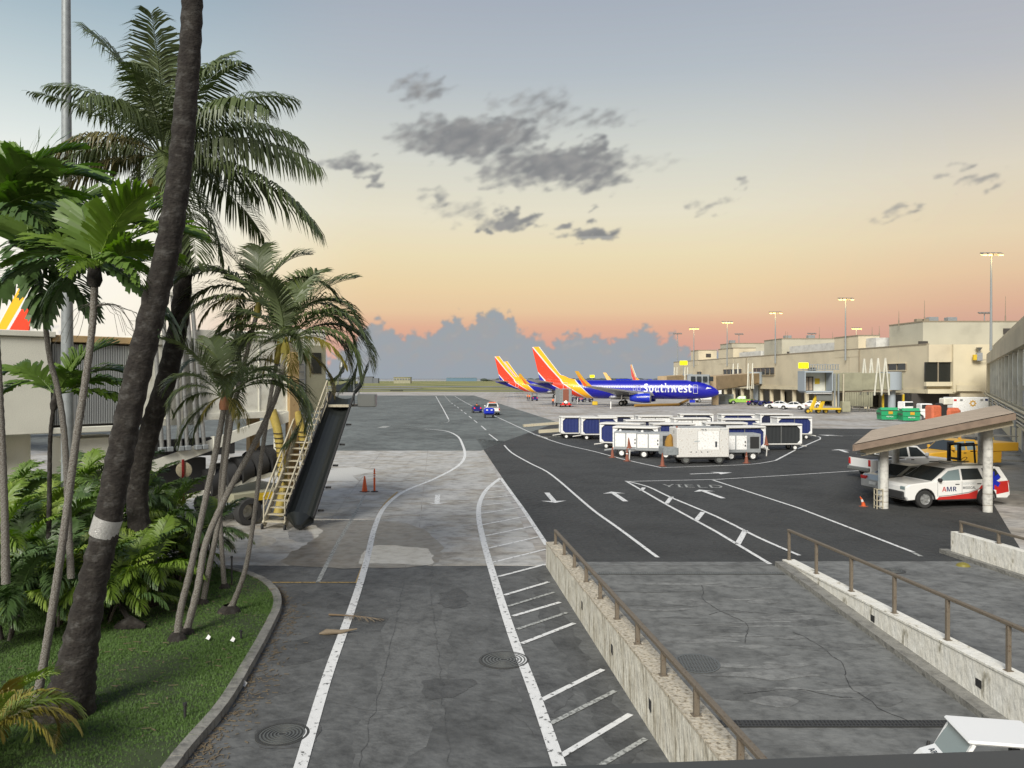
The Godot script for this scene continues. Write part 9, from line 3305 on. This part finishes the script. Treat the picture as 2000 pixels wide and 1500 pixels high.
func small_things() -> void:
	# white utility cart at the foot of the ramp
	var t := thing("utility_cart", "white utility cart with a flat roof at the bottom right, entering the ramp", "utility cart", Vector3(6.95, slope_y(11.75), -11.75), 172.0)
	t.scale = Vector3.ONE * 0.82
	var g := Geo.new()
	g.shell(underside(-1.2, 0.75, 0.3, [-0.8, 0.45], 0.34) + [Vector2(1.0, 0.5), Vector2(1.12, 0.95), Vector2(0.98, 1.1), Vector2(0.66, 1.22), Vector2(0.48, 0.75), Vector2(-0.5, 0.72), Vector2(-0.55, 0.9), Vector2(-1.25, 0.9)], Transform3D.IDENTITY, 0.56, 0.07, 0.1)
	shape(t, "body", g, M.white_gloss)
	g = Geo.new()
	g.box(Vector3(-0.15, 1.66, 0), Vector3(1.35, 0.07, 1.12), Basis(Vector3(0, 0, 1), 0.02), 0.03)
	shape(t, "roof", g, M.white_gloss)
	for s in [-1.0, 1.0]:
		g = Geo.new()
		g.bar(Vector3(0.72, 1.08, 0.5 * s), Vector3(0.42, 1.63, 0.5 * s), 0.06)
		shape(t, "front_post", g, M.white)
		g = Geo.new()
		g.bar(Vector3(-0.75, 0.85, 0.5 * s), Vector3(-0.75, 1.63, 0.5 * s), 0.05)
		shape(t, "rear_post", g, M.white)
		for x in [-0.8, 0.45]:
			wheel_on(t, Vector3(x, 0.26, 0.48 * s), 0.26, 0.16, M.silver)
		g = Geo.new()
		g.box(Vector3(0.98, 0.98, 0.46 * s), Vector3(0.08, 0.1, 0.12), Basis.IDENTITY, 0.02)
		shape(t, "indicator", g, M.cone)
	g = Geo.new()
	g.face([Vector3(0.71, 1.2, -0.48), Vector3(0.71, 1.2, 0.48), Vector3(0.46, 1.6, 0.48), Vector3(0.46, 1.6, -0.48)], Vector3(1, 0.5, 0))
	shape(t, "windscreen", g, M.car_glass_pale)
	g = Geo.new()
	g.box(Vector3(-0.35, 0.85, 0), Vector3(0.5, 0.14, 0.95), Basis.IDENTITY, 0.05)
	g.box(Vector3(-0.6, 1.1, 0), Vector3(0.12, 0.45, 0.95), Basis.IDENTITY, 0.05)
	shape(t, "seat", g, M.black)
	g = Geo.new()
	g.tube([Vector3(0.83, 1.0, 0.52), Vector3(0.78, 1.2, 0.56)], 0.03, 6)
	shape(t, "door_mirror", g, M.black)
	lettering(t, "lettering", "APT-210", 0.62, 0.1, M.ink, facing(Vector3(0, 0, -1), Vector3(-0.9, 0.4, 0), Vector3(0.83, 1.175, 0)))
	# litter
	var bits := [["small white scrap of paper on the lawn, right one", 452, 1258], ["small crumpled white scrap on the lawn, left one", 404, 1254], ["white crumpled cup in the gutter by the kerb", 474, 1330]]
	for e in bits:
		g = Geo.new()
		g.face([Vector3(-0.05, 0.01, -0.04), Vector3(0.06, 0.05, -0.03), Vector3(0.05, 0.01, 0.05), Vector3(-0.04, 0.04, 0.04)], Vector3.UP)
		g.face([Vector3(-0.05, 0.01, -0.04), Vector3(0.06, 0.05, -0.03), Vector3(0.0, 0.09, -0.06)], Vector3(0, 0.3, 1))
		var q := spot(e[1], e[2])
		solo("paper_scrap", g, M.paper, e[0], "litter", Vector3(q.x * 0.98, 0.15 if e[1] < 470 else 0.005, q.y * 0.98))
	t = thing("green_can", "crushed green drink can in the gutter at the kerb", "can", Vector3(-4.8, 0, -12.59) + Vector3(0, 0.05, 0), 30.0)
	g = Geo.new()
	g.lathe([Vector2(0.0, -0.07), Vector2(0.03, -0.07), Vector2(0.037, -0.05), Vector2(0.032, 0.0), Vector2(0.037, 0.05), Vector2(0.03, 0.07), Vector2(0, 0.07)], 12, Transform3D(Basis(Vector3(0, 0, 1), PI / 2.2), Vector3.ZERO))
	shape(t, "can_body", g, M.green)
	for e in [["thin dark sprinkler stake near the kerb, front one", 360, 1405, 0.22], ["short dark sprinkler stake near the white scraps", 470, 1250, 0.16], ["tall dark garden stake among the pale palm stems", 452, 1145, 0.75]]:
		var q := spot(e[1], e[2])
		t = thing("garden_stake", e[0], "stake", Vector3(q.x * 0.98, 0.1, q.y * 0.98))
		g = Geo.new()
		g.tube([Vector3.ZERO, Vector3(0, e[3], 0)], 0.022, 6)
		shape(t, "rod", g, M.black)
		g = Geo.new()
		g.lathe([Vector2(0.035, e[3]), Vector2(0.035, e[3] + 0.04), Vector2(0, e[3] + 0.05)], 8)
		shape(t, "head", g, M.black)
	t = thing("weed_patch", "small mossy heap on the driveway at the foot of the short white wall", "weed", Vector3(13.25, 0, -23.62) + Vector3(0, 0.02, 0))
	g = Geo.new()
	g.lathe([Vector2(0.2, 0), Vector2(0.16, 0.06), Vector2(0.06, 0.1), Vector2(0, 0.1)], 9)
	shape(t, "heap", g, M.leaf_gold)
